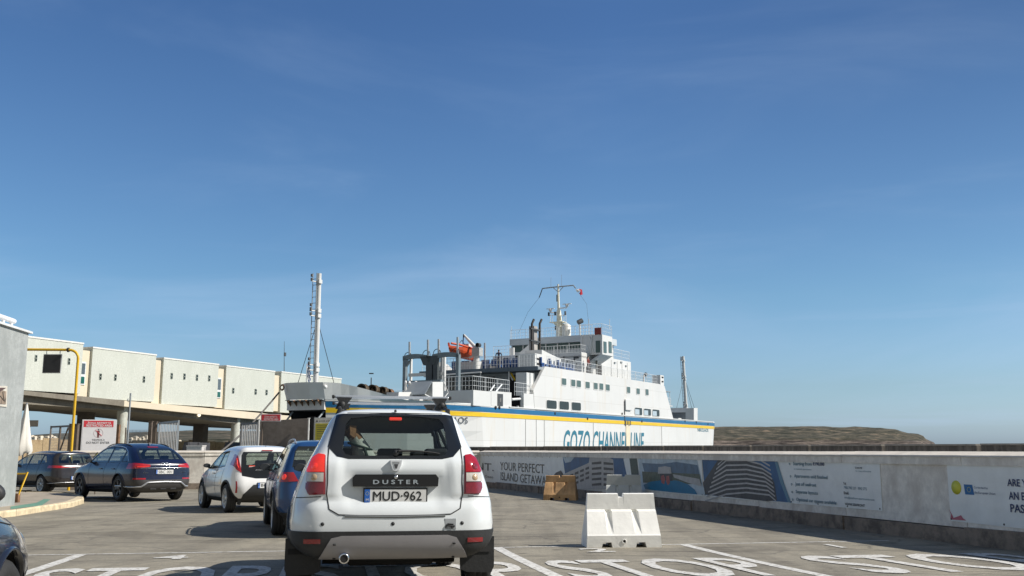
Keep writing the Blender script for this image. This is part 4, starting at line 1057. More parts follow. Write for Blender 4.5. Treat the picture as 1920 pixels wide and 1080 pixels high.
    for y in (.50, .49, -.50, -.49): 
        for z in (.40, .50): hh = c.hit('x', y, z, -1); mb.lathe([(.018,.009),(.028,.008),(.028,0)], hh[0], hh[1], BLK, 8)
    mb.objs('bumper_clip', rt)
    # mud flaps
    for sg in (1, -1):
        mb = MB(); mb.prism([(.435, sg*.67, .215),(.435, sg*.89, .205),(.435, sg*.915, .26),(.435, sg*.915, .52),(.435, sg*.60, .52),(.435, sg*.61, .24)], (.012,0,0), BLK); mb.obj('mud_flap', rt)
    mb = MB(); c.groove(mb, [(-.42,.722),(0,.715),(.42,.722)], 'x', -1, .010, mat('sill_strip', (.16,.17,.17), .4)); mb.obj('load_sill_strip', rt)
    # roof rails and cross bars
    for sg in (1, -1):
        mb = MB(); P = []
        for x in np.linspace(.5, 2.25, 14):
            p, n, i, d = c.bvh.ray_cast(Vector((x, sg*.49, 3)), Vector((0,0,-1))); e = math.sin(math.pi*(x-.5)/1.75)**.35
            P.append(p+Z3*(.012+.045*e))
        mb.tube(P, .017, BLK, 8)
        for x in (.52, 1.35, 2.2):
            p, n, i, d = c.bvh.ray_cast(Vector((x, sg*.49, 3)), Vector((0,0,-1))); mb.box((x-.05, sg*.49-.018, p.z-.02), (x+.05, sg*.49+.018, p.z+.04), BLK, bev=.008)
        mb.obj('roof_rail', rt)
    for x in (.88, 1.75):
        mb = MB(); mb.box((x-.04, -.54, 1.772), (x+.04, .54, 1.795), mat('bar_alu', (.50,.53,.56), .35, .5, .04, 4), bev=.01)
        ob = mb.obj('roof_bar', rt)
        for sg in (1, -1):
            m2 = MB(); m2.prism([(x-.045, sg*.53, 1.67),(x-.045, sg*.40, 1.67),(x-.045, sg*.42, 1.72),(x-.045, sg*.38, 1.772),(x-.045, sg*.52, 1.772),(x-.045, sg*.50, 1.74)], (.09,0,0), BLK)
            m2.lathe([(0,.03),(.012,.028),(.012,0)], (x-.045, sg*.47, 1.71), (-1,0,0), BLK, 12)
            m2.obj('bar_foot', ob)
            m3 = MB(); m3.box((x-.042, sg*.54, 1.768), (x+.042, sg*.565, 1.799), BLK, bev=.008); m3.obj('bar_end_cap', ob)
    return c
duster = suv()
_a = math.pi/2+R(10.2); _p = atY(741, 928, 8.3)
_fx = Vector((math.cos(_a), math.sin(_a), 0))
duster.seat_at(Vector((_p.x, _p.y, 0))-_fx*.02, _a); bpy.context.view_layer.update()

# dog sitting in its boot
def skin_obj(name, joints, edges, parent, material, sub=1, root=0):
    me = bpy.data.meshes.new(name); me.from_pydata([j[:3] for j in joints], edges, []); me.materials.append(material)
    o = bpy.data.objects.new(name, me); COL.objects.link(o)
    md = o.modifiers.new('skin', 'SKIN'); md.use_smooth_shade = True; md.branch_smoothing = .6
    me.skin_vertices.new() if not me.skin_vertices else None
    for i, j in enumerate(joints): me.skin_vertices[0].data[i].radius = (j[3], j[4] if len(j) > 4 else j[3])
    me.skin_vertices[0].data[root].use_root = True
    m2 = o.modifiers.new('s', 'SUBSURF'); m2.levels = sub; m2.render_levels = sub
    dg = bpy.context.evaluated_depsgraph_get(); dg.update()
    m3 = bpy.data.meshes.new_from_object(o.evaluated_get(dg)); o.modifiers.clear(); o.data = m3; bpy.data.meshes.remove(me)
    for p in m3.polygons: p.use_smooth = True
    if not m3.materials: m3.materials.append(material)
    if parent: o.parent = parent
    return o
def make_dog():
    fur = mat('fur_white', (.85,.82,.76), .9, 0, .15, 20, .3); tan = mat('fur_tan', (.45,.22,.11), .9, 0, .25, 20, .3)
    a = duster.root; d = thing('dog', 'white and tan dog with harness seen through the rear window', 'dog', (0,0,0), 0)
    J = [(0,0,.10,.13,.12),(.02,.02,.22,.125,.12),(.03,.06,.34,.11,.10),(.04,.12,.45,.075,.075),(.05,.17,.53,.072,.07),(.05,.235,.545,.052,.05),(.05,.31,.525,.034,.03),
         (.02,.06,.28,.05),(-.03,.16,.12,.034),(-.04,.19,-.02,.028),(.09,.06,.28,.05),(.12,.17,.12,.034),(.13,.20,-.02,.028),
         (.0,-.1,.02,.06),(-.05,.06,-.02,.035),(.1,-.08,.02,.06),(.14,.08,-.02,.035),(0,-.13,.0,.03),(0,-.26,.02,.018)]
    E = [(0,1),(1,2),(2,3),(3,4),(4,5),(5,6),(2,7),(7,8),(8,9),(2,10),(10,11),(11,12),(0,13),(13,14),(0,15),(15,16),(0,17),(17,18)]
    o = skin_obj('body', J, E, d, fur, 2)
    o.data.materials.append(tan)
    for p in o.data.polygons:
        c = p.center
        if (c.z > .47 and not (.2 < c.y and c.z > .53 and abs(c.x-.05) < .02)) or (Vector(c)-Vector((-.08,-.03,.12))).length < .1: p.material_index = 1
    for sx in (-1, 1):
        mb = MB(); mb.prism([(.05+sx*.05,.13,.58),(.05+sx*.06,.19,.585),(.05+sx*.085,.185,.50),(.05+sx*.085,.14,.47)], (sx*.012,0,0), tan); mb.obj('ear', d)
    mb = MB(); 
    for cz, rad, rt_ in ((.40,.102,.0),(.26,.135,.1)):
        mb.tube([(.035+rad*math.cos(t)*1.02, .065+(.03 if cz > .35 else -.03)+rad*math.sin(t), cz+.03*math.sin(t+rt_)) for t in [2*math.pi*k/20 for k in range(21)]], .012, mat('harness_green', (.02,.05,.035), .7), 6)
    mb.tube([(-.09,.02,.28),(-.075,.06,.38)], .014, mat('harness_green', (.02,.05,.035), .7), 6); mb.obj('harness', d)
    mb = MB(); mb.lathe([(0,.014),(.01,.01),(.012,0)], (.05,.335,.53), (0,1,0), HOLE, 8); mb.obj('nose', d)
    mb = MB()
    for sx in (-1,1): mb.lathe([(0,.009),(.005,.006),(.006,0)], (.05+sx*.058,.215,.56), (sx,.3,.2), HOLE, 8)
    mb.obj('eye', d)
    al = duster.root; M = Matrix.Translation(al.location)@Matrix.Rotation(_a, 4, 'Z')
    pos = M@Vector((.40, .20, .90)); d.location = pos; d.rotation_euler = (0,0,_a); d.scale = (1,1,1)
make_dog()
# ---- other cars
def common(c, wheelm, spokes, style=0, glassm=None, ws=None, arch=None, lipw=.04, flat=1.0, seatz=.5, top=1.1, mir=None, seats=(1.15,2.05)):
    c.wheels(wheelm, spokes, style=style); c.rear_axle(); c.seats(seats, seatz, top)
def blob_emblem(c, z, pts_kind, r=.04):
    h = c.hit('x', 0, z, -1); mb = MB(); x = h[0].x-.006
    if pts_kind == 'rings':
        for k in range(4):
            y = (1.5-k)*r*1.25; mb.tube([(x, y+r*math.cos(t), z+r*math.sin(t)) for t in [2*math.pi*i/18 for i in range(19)]], .005, CHR, 6)
    elif pts_kind == 'oval':
        mb.tube([(x, r*1.5*math.cos(t), z+r*.85*math.sin(t)) for t in [2*math.pi*i/20 for i in range(21)]], .006, CHR, 6)
        mb.tube([(x, r*.55, z-r*.6), (x, r*.35, z+r*.6)], .006, CHR, 6); mb.tube([(x, -r*.35, z-r*.6), (x, -r*.55, z+r*.6)], .006, CHR, 6); mb.tube([(x, r*.45, z-.004), (x, -r*.45, z+.004)], .006, CHR, 6)
    else:
        mb.lathe([(0,r),(.008,r*.8),(.008,0)], (x,0,z), (-1,0,0), CHR, 16)
    mb.obj('emblem', c.root)
WS = lambda m, n: m.x > 1.9 and n.x > .25
def coupe_suv():
    pm = paint('paint_navy', (.006,.010,.034), .2, .1)
    sil = [(.3,.26),(.08,.33),(.0,.46),(.0,.62),(.03,.74),(.05,.92),(.05,1.05),(.12,1.12),(.3,1.24),(.62,1.43),(.95,1.56),(1.4,1.645),(2.0,1.66),(2.5,1.62),(2.95,1.48),(3.5,1.12),(3.75,1.06),(4.3,.98),(4.58,.86),(4.68,.65),(4.66,.42),(4.5,.26),(4.2,.22)]
    sec = [(.22,.88),(.4,.95),(.6,.99),(.8,1.0),(.95,.975),(1.05,.93),(1.12,.89),(1.4,.76),(1.6,.67),(1.67,.62)]
    c = Car('coupe_suv', 'dark navy coupe SUV with silver rear trim turning left in the queue', 4.69, 1.893, sil, sec, pm, .97, 2.82, .375, plan=(.09,.12), rr=(.24,.13), nS=180)
    rt = c.root
    cl = c.below(.62, lambda m, n: m.x < .55)
    c.piece(cl, 'lower_bumper', mat('bumper_brown_grey', (.045,.043,.042), .5, 0, .1, 6), off=.004)
    c.arches(.045, pm, .02); 
    s_ = c.below(.33, lambda m, n: m.x > .5); c.piece(s_, 'sill', BLK, off=.004)
    for sg in (1, -1):
        ol = [(sg*.42,.985),(sg*.9,.93),(sg*.96,.95),(sg*.96,1.06),(sg*.80,1.095),(sg*.42,1.05)]
        h = c.extract(ol, 'x', lambda m, n: m.x < .5 and n.x < .1); hs = c.piece(h, 'tail_light', REDL, off=.006)
        mb = MB(); c.groove(mb, [(sg*.45,1.0),(sg*.78,.99)], 'x', -1, .009, REDON, off=.008); mb.obj('light_strip', hs)
        r_ = c.extract([(sg*.55,.63),(sg*.86,.63),(sg*.86,.675),(sg*.55,.67)], 'x', lambda m, n: m.x < .4 and n.x < 0); c.piece(r_, 'reflector', REDL, off=.006)
    ol = [(-.66,1.19),(.66,1.19),(.60,1.42),(.52,1.53),(-.52,1.53),(-.60,1.42)]
    RW = lambda m, n: m.x < 1.2 and n.x < -.05
    fr = c.extract(ol, 'x', RW); gl = c.extract([(-.58,1.21),(.58,1.21),(.52,1.42),(.46,1.5),(-.46,1.5),(-.52,1.42)], 'x', RW, fr)
    c.piece(fr, 'window_border', mat('black_glass'), off=.003); c.piece(gl, 'rear_window', GLS, off=0, rim=0)
    sb = c.extract([(-.16,1.545),(.16,1.545),(.16,1.565),(-.16,1.565)], 'x', RW); c.piece(sb, 'high_brake_light', REDL, off=.01)
    c.side_windows([[(.62,1.15),(.98,1.13),(1.0,1.44),(.9,1.40)],[(1.06,1.13),(1.95,1.11),(1.95,1.56),(1.3,1.52),(1.06,1.45)],[(2.02,1.11),(3.25,1.10),(2.9,1.40),(2.55,1.53),(2.02,1.57)]], GLS, BLK, .02)
    w_ = c.extract([(-.72,1.16),(.72,1.16),(.6,1.54),(-.6,1.54)], 'x', WS); c.piece(w_, 'windscreen', GLS, off=0, rim=0)
    finish_body(c); common(c, mat('rim_dark', (.06,.06,.065), .35, .6), 5, 1, seatz=.6, top=1.2)
    c.mirrors(3.05, 1.1, BLK, 1.1)
    mb = MB()
    for sg in (1,-1): c.groove(mb, [(.55,1.14),(.64,1.20),(.9,1.425),(1.15,1.52),(1.5,1.575),(2.1,1.60),(2.6,1.555),(2.95,1.42),(3.3,1.13)], 'y', sg, .011, CHR, off=.004)
    mb.obj('window_chrome', rt)
    mb = MB(); c.groove(mb, [(-.82,.955),(.82,.955)], 'x', -1, .011, CHR, off=.004); mb.obj('chrome_strip', rt)
    mb = MB()
    for sg in (1,-1): c.groove(mb, [(sg*.90,.44),(sg*.86,.42),(sg*.66,.43),(sg*.50,.545),(0,.56)], 'x', -1, .026, SIL, off=.008)
    for sg in (1,-1): c.groove(mb, [(sg*.90,.44),(sg*.92,.52)], 'x', -1, .02, SIL, off=.008)
    mb.obj('diffuser_trim', rt)
    mb = MB()
    for sg in (1,-1):
        c.groove(mb, [(2.0,1.1),(2.0,.42)], 'y', sg, .004); c.groove(mb, [(1.1,1.12),(1.15,.8),(1.28,.62)], 'y', sg, .004); c.groove(mb, [(3.1,1.05),(3.15,.42)], 'y', sg, .004)
    c.groove(mb, [(-.62,1.17),(-.6,.95),(-.55,.73),(.55,.73),(.6,.95),(.62,1.17)], 'x', -1, .004); mb.objs('panel_gap', rt)
    mb = MB()
    for sg in (1,-1):
        for x in (1.35, 2.25): h = c.hit('y', x, .93, sg); mb.box((x-.09, h[0].y-.02, .915), (x+.09, h[0].y+sg*.035, .94), pm, bev=.008)
    mb.objs('door_handle', rt)
    for sg in (1,-1):
        mb = MB(); P = []
        for x in np.linspace(1.0, 2.9, 14):
            p, n, i, d = c.bvh.ray_cast(Vector((x, sg*.56, 3)), Vector((0,0,-1))); P.append(p+Z3*(.03*math.sin(math.pi*(x-1.0)/1.9)**.4))
        mb.tube(P, .014, BLK, 6); mb.obj('roof_rail', rt)
    blob_emblem(c, 1.06, 'rings', .04); c.plate(0, .84, 'SBC 001', proud=.006)
    mb = MB(); h = c.hit('x', .55, .82, -1); mb.text('Q5', (h[0].x-.012, .63, .80), (0,-1,0), (0,0,1), .035, CHR, w=.15, bold=.02)
    h = c.hit('x', -.55, .83, -1); mb.text('quattro', (h[0].x-.012, -.48, .815), (0,-1,0), (0,0,1), .028, CHR, w=.18, bold=.02); mb.obj('lettering', rt)
    mb = MB()
    for y in (.3, .0, -.3): mb.box((-.0, y-.09, .34), (.06, y+.09, .40), BLK, bev=.01)
    mb.objs('diffuser_fin', rt)
    mb = MB(); mb.prism([(1.05,-.008,1.60),(1.22,-.008,1.635),(1.08,-.008,1.69)], (0,.016,0), pm); mb.obj('antenna_fin', rt)
    return c
_m = mat('black_glass', (.008,.009,.01), .06, coat=1)
audi = coupe_suv(); p = gnd(231, 940); audi.place(p.x-.1, p.y, 45)

def city_car():
    pm = paint('paint_bright_white', (.78,.78,.77), .22, .02)
    sil = [(.3,.24),(.12,.30),(.02,.42),(.0,.58),(.03,.72),(.10,.84),(.14,.98),(.24,1.2),(.30,1.36),(.27,1.44),(.34,1.48),(.8,1.515),(1.3,1.52),(1.8,1.48),(2.1,1.40),(2.72,1.04),(2.9,1.0),(3.35,.92),(3.58,.8),(3.69,.6),(3.68,.38),(3.5,.24),(3.2,.2)]
    sec = [(.2,.88),(.4,.96),(.6,1.0),(.8,.985),(.95,.94),(1.02,.91),(1.25,.80),(1.45,.70),(1.53,.64)]
    c = Car('city_car', 'small white hatchback with black glass tailgate and roof aerial', 3.70, 1.74, sil, sec, pm, .56, 2.43, .325, plan=(.10,.14), rr=(.22,.12), nS=180)
    rt = c.root
    cl = c.extract([(-.62,.2),(.62,.2),(.58,.42),(.36,.64),(-.36,.64),(-.58,.42)], 'x', lambda m, n: m.x < .5 and n.x < .3)
    c.piece(cl, 'lower_bumper', BLK, off=.006)
    c2 = c.below(.33, lambda m, n: True); c.piece(c2, 'sill', BLK, off=.006)
    c.arches(.05, BLK, .045)
    tg = c.extract([(-.60,.84),(-.30,.78),(.30,.78),(.60,.84),(.62,.98),(.58,1.30),(.54,1.385),(-.54,1.385),(-.58,1.30),(-.62,.98)], 'x', lambda m, n: m.x < .6 and n.x < -.1)
    gl = c.extract([(-.50,1.08),(.50,1.08),(.48,1.30),(.44,1.36),(-.44,1.36),(-.48,1.30)], 'x', lambda m, n: True, tg)
    c.piece(tg, 'tailgate', mat('black_glass'), off=.004); c.piece(gl, 'rear_window', GLS, off=.004, rim=0)
    for sg in (1,-1):
        h = c.extract([(sg*.60,.90),(sg*.70,.97),(sg*.765,1.10),(sg*.70,1.32),(sg*.64,1.33),(sg*.625,1.1)], 'x', lambda m, n: m.x < .6 and n.x < .15)
        hs = c.piece(h, 'tail_light', REDL, off=.008); mb = MB(); hh = c.hit('x', sg*.67, 1.22, -1)
        mb.lathe([(.008,.022),(.016,.015),(.016,0)], hh[0], hh[1], REDON, 12); c.groove(mb, [(sg*.665,1.2),(sg*.68,1.1),(sg*.66,1.02)], 'x', -1, .01, REDON, off=.01); mb.obj('light_strip', hs)
        r_ = c.extract([(sg*.70,.46),(sg*.735,.46),(sg*.735,.72),(sg*.71,.72)], 'x', lambda m, n: m.x < .5 and n.x < .2); c.piece(r_, 'reflector', REDL, off=.008)
    c.side_windows([[(1.0,1.06),(1.55,1.02),(1.55,1.38),(1.2,1.39)],[(1.62,1.02),(2.45,.99),(2.1,1.24),(1.9,1.35),(1.62,1.385)]], GLS, BLK, .03)
    w_ = c.extract([(-.66,1.07),(.66,1.07),(.56,1.43),(-.56,1.43)], 'x', WS); c.piece(w_, 'windscreen', GLS, off=0, rim=0)
    finish_body(c); common(c, SIL, 5, 2, seatz=.5, top=1.08, seats=(.95,1.75)); c.mirrors(2.3, 1.0, BLK, .95)
    h = c.hit('x', 0, 1.42, -1); mb = MB(); mb.box((h[0].x-.02,-.13,1.405), (h[0].x+.03,.13,1.43), REDL, bev=.008); mb.obj('high_brake_light', rt)
    mb = MB(); mb.tube([(.42,0,1.47),(.33,0,1.56),(.2,.0,1.76)], [.008,.006,.003], BLK, 6); mb.obj('aerial', rt)
    mb = MB(); P = []
    for t_ in np.linspace(0, 1, 6): hh = c.hit('x', -.0-.34*t_, 1.10-.01*t_, -1); P.append(hh[0]+hh[1]*.025)
    mb.tube(P, .008, BLK, 6); mb.obj('wiper', rt)
    mb = MB(); hh = c.hit('x', .36, 1.06, -1); mb.box((hh[0].x-.01,.30,1.02), (hh[0].x+.02,.44,1.075), mat('sticker_red', (.65,.08,.04), .4)); mb.text('K002', (hh[0].x-.012,.43,1.035), (0,-1,0),(0,0,1),.02,PLW,w=.11,bold=.02); mb.obj('sticker', rt)
    mb = MB(); hh = c.hit('x', .2, .98, -1); mb.text('AYGO X', (hh[0].x-.012,.30,.955), (0,-1,0),(0,0,1),.03,SIL,w=.24,bold=.02); mb.obj('lettering', rt)
    c.plate(0, .62, 'BQX 431', proud=.004)
    mb = MB()
    for sg in (1,-1):
        c.groove(mb, [(1.58,1.0),(1.58,.40)], 'y', sg, .004); c.groove(mb, [(.95,1.0),(1.0,.65)], 'y', sg, .004); c.groove(mb, [(2.5,.97),(2.55,.40)], 'y', sg, .004)
    mb.objs('panel_gap', rt)
    mb = MB(); h = c.hit('y', 1.78, .88, 1)
    for sg in (1,-1): mb.box((1.7, sg*(h[0].y-.02), .87), (1.88, sg*(h[0].y+.03), .895), pm, bev=.006)
    mb.objs('door_handle', rt)
    return c
aygo = city_car(); p = gnd(428, 961); aygo.place(p.x, p.y, 30)

def blue_suv():
    pm = paint('paint_blue', (.015,.055,.16), .2, .06)
    sil = [(.3,.26),(.08,.32),(.0,.45),(.0,.65),(.05,.82),(.07,1.0),(.14,1.12),(.30,1.36),(.33,1.48),(.42,1.525),(1.0,1.55),(1.6,1.55),(2.1,1.5),(2.5,1.38),(3.05,1.07),(3.3,1.02),(3.85,.94),(4.08,.8),(4.17,.58),(4.14,.36),(3.95,.24),(3.6,.22)]
    sec = [(.22,.88),(.4,.96),(.6,1.0),(.8,.99),(.95,.955),(1.03,.92),(1.3,.79),(1.48,.70),(1.56,.65)]
    c = Car('blue_suv', 'blue compact SUV with silver roof rails mostly hidden by the white SUV', 4.18, 1.77, sil, sec, pm, .80, 2.56, .335, plan=(.09,.12), rr=(.22,.12), nS=180)
    rt = c.root
    cl = c.below(.40); c.piece(cl, 'sill_cladding', BLK, off=.006); c.arches(.05, BLK, .065)
    for sg in (1,-1):
        h = c.extract([(sg*.52,.90),(sg*.86,.88),(sg*.90,.95),(sg*.88,1.04),(sg*.6,1.04)], 'x', lambda m, n: m.x < .45 and n.x < .15)
        hs = c.piece(h, 'tail_light', REDL, off=.008); mb = MB(); hh = c.hit('x', sg*.74, .965, -1); mb.lathe([(.004,.05),(.016,.04),(.016,0)], hh[0], hh[1], REDON, 14); mb.obj('brake_lens', hs)
    fr = c.extract([(-.62,1.12),(.62,1.12),(.57,1.38),(.52,1.46),(-.52,1.46),(-.57,1.38)], 'x', lambda m, n: m.x < .8 and n.x < -.05); c.piece(fr, 'rear_window', GLD, off=.002, rim=0)
    c.side_windows([[(.62,1.13),(1.1,1.08),(1.1,1.42),(.9,1.42)],[(1.18,1.07),(1.95,1.05),(1.95,1.45),(1.18,1.45)],[(2.02,1.05),(2.85,1.03),(2.5,1.27),(2.25,1.41),(2.02,1.45)]], GLS, BLK, .025)
    w_ = c.extract([(-.68,1.10),(.68,1.10),(.57,1.46),(-.57,1.46)], 'x', WS); c.piece(w_, 'windscreen', GLS, off=0, rim=0)
    finish_body(c); common(c, SIL, 5, 1, seatz=.55, top=1.12); c.mirrors(2.65, 1.04, BLK, 1.15)
    for sg in (1,-1):
        mb = MB(); P = []
        for x in np.linspace(.5, 2.3, 16):
            p, n, i, d = c.bvh.ray_cast(Vector((x, sg*.55, 3)), Vector((0,0,-1))); P.append(p+Z3*(.055*min(1, 3*math.sin(math.pi*(x-.5)/1.8))))
        mb.tube(P, .016, SIL, 8); mb.obj('roof_rail', rt)
    mb = MB()
    for sg in (1,-1):
        c.groove(mb, [(1.98,1.03),(1.98,.45)], 'y', sg, .004); c.groove(mb, [(1.12,1.05),(1.18,.62)], 'y', sg, .004); c.groove(mb, [(2.9,1.0),(2.95,.45)], 'y', sg, .004)
    mb.objs('panel_gap', rt)
    mb = MB()
    for x in (1.3, 2.15):
        for sg in (1,-1): h = c.hit('y', x, .9, sg); mb.box((x-.09, h[0].y-.02, .885), (x+.09, h[0].y+sg*.035, .91), pm, bev=.008)
    mb.objs('door_handle', rt); c.plate(0, .6, 'LBR 208', proud=.004)
    return c
bl = blue_suv(); p = gnd(537, 1003); bl.place(p.x-.15, p.y, 17)

def hatchback():
    pm = paint('paint_charcoal', (.022,.019,.02), .2, .1)
    sil = [(.3,.24),(.08,.30),(.0,.43),(.0,.60),(.04,.76),(.06,.92),(.12,1.03),(.30,1.22),(.36,1.34),(.30,1.40),(.5,1.44),(1.1,1.475),(1.8,1.475),(2.3,1.42),(2.7,1.3),(3.25,1.0),(3.5,.96),(4.05,.87),(4.3,.72),(4.36,.52),(4.3,.32),(4.1,.22),(3.8,.2)]
    sec = [(.2,.88),(.4,.96),(.6,1.0),(.78,.99),(.9,.95),(.98,.92),(1.25,.80),(1.42,.70),(1.48,.65)]
    c = Car('hatchback', 'charcoal hatchback with a full width red tail strip behind the navy car', 4.36, 1.795, sil, sec, pm, .85, 2.65, .325, plan=(.10,.12), rr=(.24,.13), nS=180)
    rt = c.root; c.arches(.045)
    cl = c.below(.30); c.piece(cl, 'sill', BLK, off=.003)
    for sg in (1,-1):
        h = c.extract([(sg*.0,.90),(sg*.55,.895),(sg*.85,.87),(sg*.92,.92),(sg*.85,1.0),(sg*.55,.965),(sg*.0,.925)], 'x', lambda m, n: m.x < .5 and n.x < .15); hs = c.piece(h, 'tail_light', REDL, off=.006)
        mb = MB(); c.groove(mb, [(sg*.1,.92),(sg*.60,.935)], 'x', -1, .006, REDON, off=.008); mb.obj('light_strip', hs)
    RW = lambda m, n: m.x < .8 and n.x < -.05
    fr = c.extract([(-.62,1.06),(.62,1.06),(.56,1.28),(.50,1.36),(-.50,1.36),(-.56,1.28)], 'x', RW); c.piece(fr, 'rear_window', GLD, off=.002, rim=0)
    c.side_windows([[(.72,1.10),(1.1,1.04),(1.1,1.33),(.95,1.31)],[(1.16,1.03),(1.95,1.0),(1.95,1.38),(1.16,1.36)],[(2.02,1.0),(3.0,.97),(2.6,1.23),(2.35,1.34),(2.02,1.385)]], GLS, BLK, .025)
    w_ = c.extract([(-.68,1.04),(.68,1.04),(.56,1.4),(-.56,1.4)], 'x', WS); c.piece(w_, 'windscreen', GLS, off=0, rim=0)
    finish_body(c); common(c, SIL, 5, 2, seatz=.48, top=1.05); c.mirrors(2.85, .98, pm)
    mb = MB(); c.groove(mb, [(-.88,.36),(-.6,.40),(.6,.40),(.88,.36)], 'x', -1, .014, SIL, off=.006); mb.obj('bumper_trim', rt)
    mb = MB()
    for sg in (1,-1): c.groove(mb, [(.6,.27),(3.4,.25)], 'y', sg, .01, SIL, off=.012)
    mb.obj('sill_trim', rt)
    blob_emblem(c, 1.0, 'oval', .045); c.plate(0, .55, 'FAT 219', proud=.004)
    mb = MB()
    for sg in (1,-1): c.groove(mb, [(1.98,.98),(1.98,.38)], 'y', sg, .004); c.groove(mb, [(1.13,1.0),(1.2,.6)], 'y', sg, .004)
    mb.objs('panel_gap', rt)
    mb = MB(); mb.prism([(.62,-.008,1.44),(.8,-.008,1.455),(.62,-.008,1.51)], (0,.016,0), pm); mb.obj('antenna_fin', rt)
    return c
hy = hatchback(); p = gnd(79, 926); hy.place(p.x, p.y, 52)

def near_car():
    pm = paint('paint_black_blue', (.010,.013,.022), .18, .1)
    sil = [(.3,.24),(.05,.4),(.0,.7),(.1,.95),(.4,1.3),(.9,1.46),(1.8,1.48),(2.4,1.38),(3.15,1.0),(3.4,.96),(3.95,.87),(4.25,.72),(4.36,.55),(4.36,.35),(4.2,.22),(3.8,.2)]
    sec = [(.2,.88),(.4,.96),(.6,1.0),(.78,.99),(.9,.95),(.98,.92),(1.25,.80),(1.42,.70),(1.5,.65)]
    c = Car('black_car', 'front corner of a glossy black car at the left edge', 4.38, 1.80, sil, sec, pm, .82, 2.65, .325, plan=(.10,.16), rr=(.26,.13), nS=220)
    rt = c.root; c.arches(.05, pm, .02)
    for sg in (1,-1):
        h = c.extract([(3.72,.66),(4.30,.60),(4.34,.68),(4.16,.80),(3.85,.86),(3.70,.80)], 'y', lambda m, n: m.y*sg > .45)
        inner = c.extract([(3.78,.70),(4.22,.64),(4.26,.69),(4.12,.77),(3.86,.82),(3.78,.79)], 'y', lambda m, n: True, h)
        hs = c.piece(h, 'headlight', mat('lamp_clear_edge', (.30,.29,.27), .15, coat=1), off=.004)
        c.piece(inner, 'headlight_lens', CLR, hs, off=.006)
        mb = MB(); hh = c.hit('y', 4.02, .73, sg); mb.lathe([(.006,.05),(.012,.035),(.006,0)], hh[0], hh[1], CHR, 16); mb.obj('reflector_bowl', hs)
    c.side_windows([[(1.0,1.03),(1.95,1.0),(1.95,1.37),(1.2,1.35)],[(2.02,1.0),(2.95,.97),(2.6,1.20),(2.35,1.31),(2.02,1.375)]], GLD, BLK, .025)
    w_ = c.extract([(-.68,1.04),(.68,1.04),(.56,1.4),(-.56,1.4)], 'x', WS); c.piece(w_, 'windscreen', GLS, off=0, rim=0)
    gr_ = c.extract([(-.5,.36),(.5,.36),(.55,.62),(-.55,.62)], 'x', lambda m, n: m.x > 4 and n.x > .3); c.piece(gr_, 'grille', BLK, off=-.01)
    finish_body(c); common(c, SIL, 10, 0, seatz=.48, top=1.05); c.mirrors(2.75, 1.0, BLK, 1.15)
    mb = MB()
    for sg in (1,-1):
        c.groove(mb, [(3.0,.96),(3.05,.40)], 'y', sg, .004); c.groove(mb, [(3.02,.925),(3.70,.83)], 'y', sg, .005); c.groove(mb, [(4.25,.62),(4.1,.52),(3.9,.48)], 'y', sg, .004)
    mb.objs('panel_gap', rt)
    return c
nc = near_car(); nc.seat_at(Vector((-3.22, 2.25, 0)), math.pi/2+R(10))
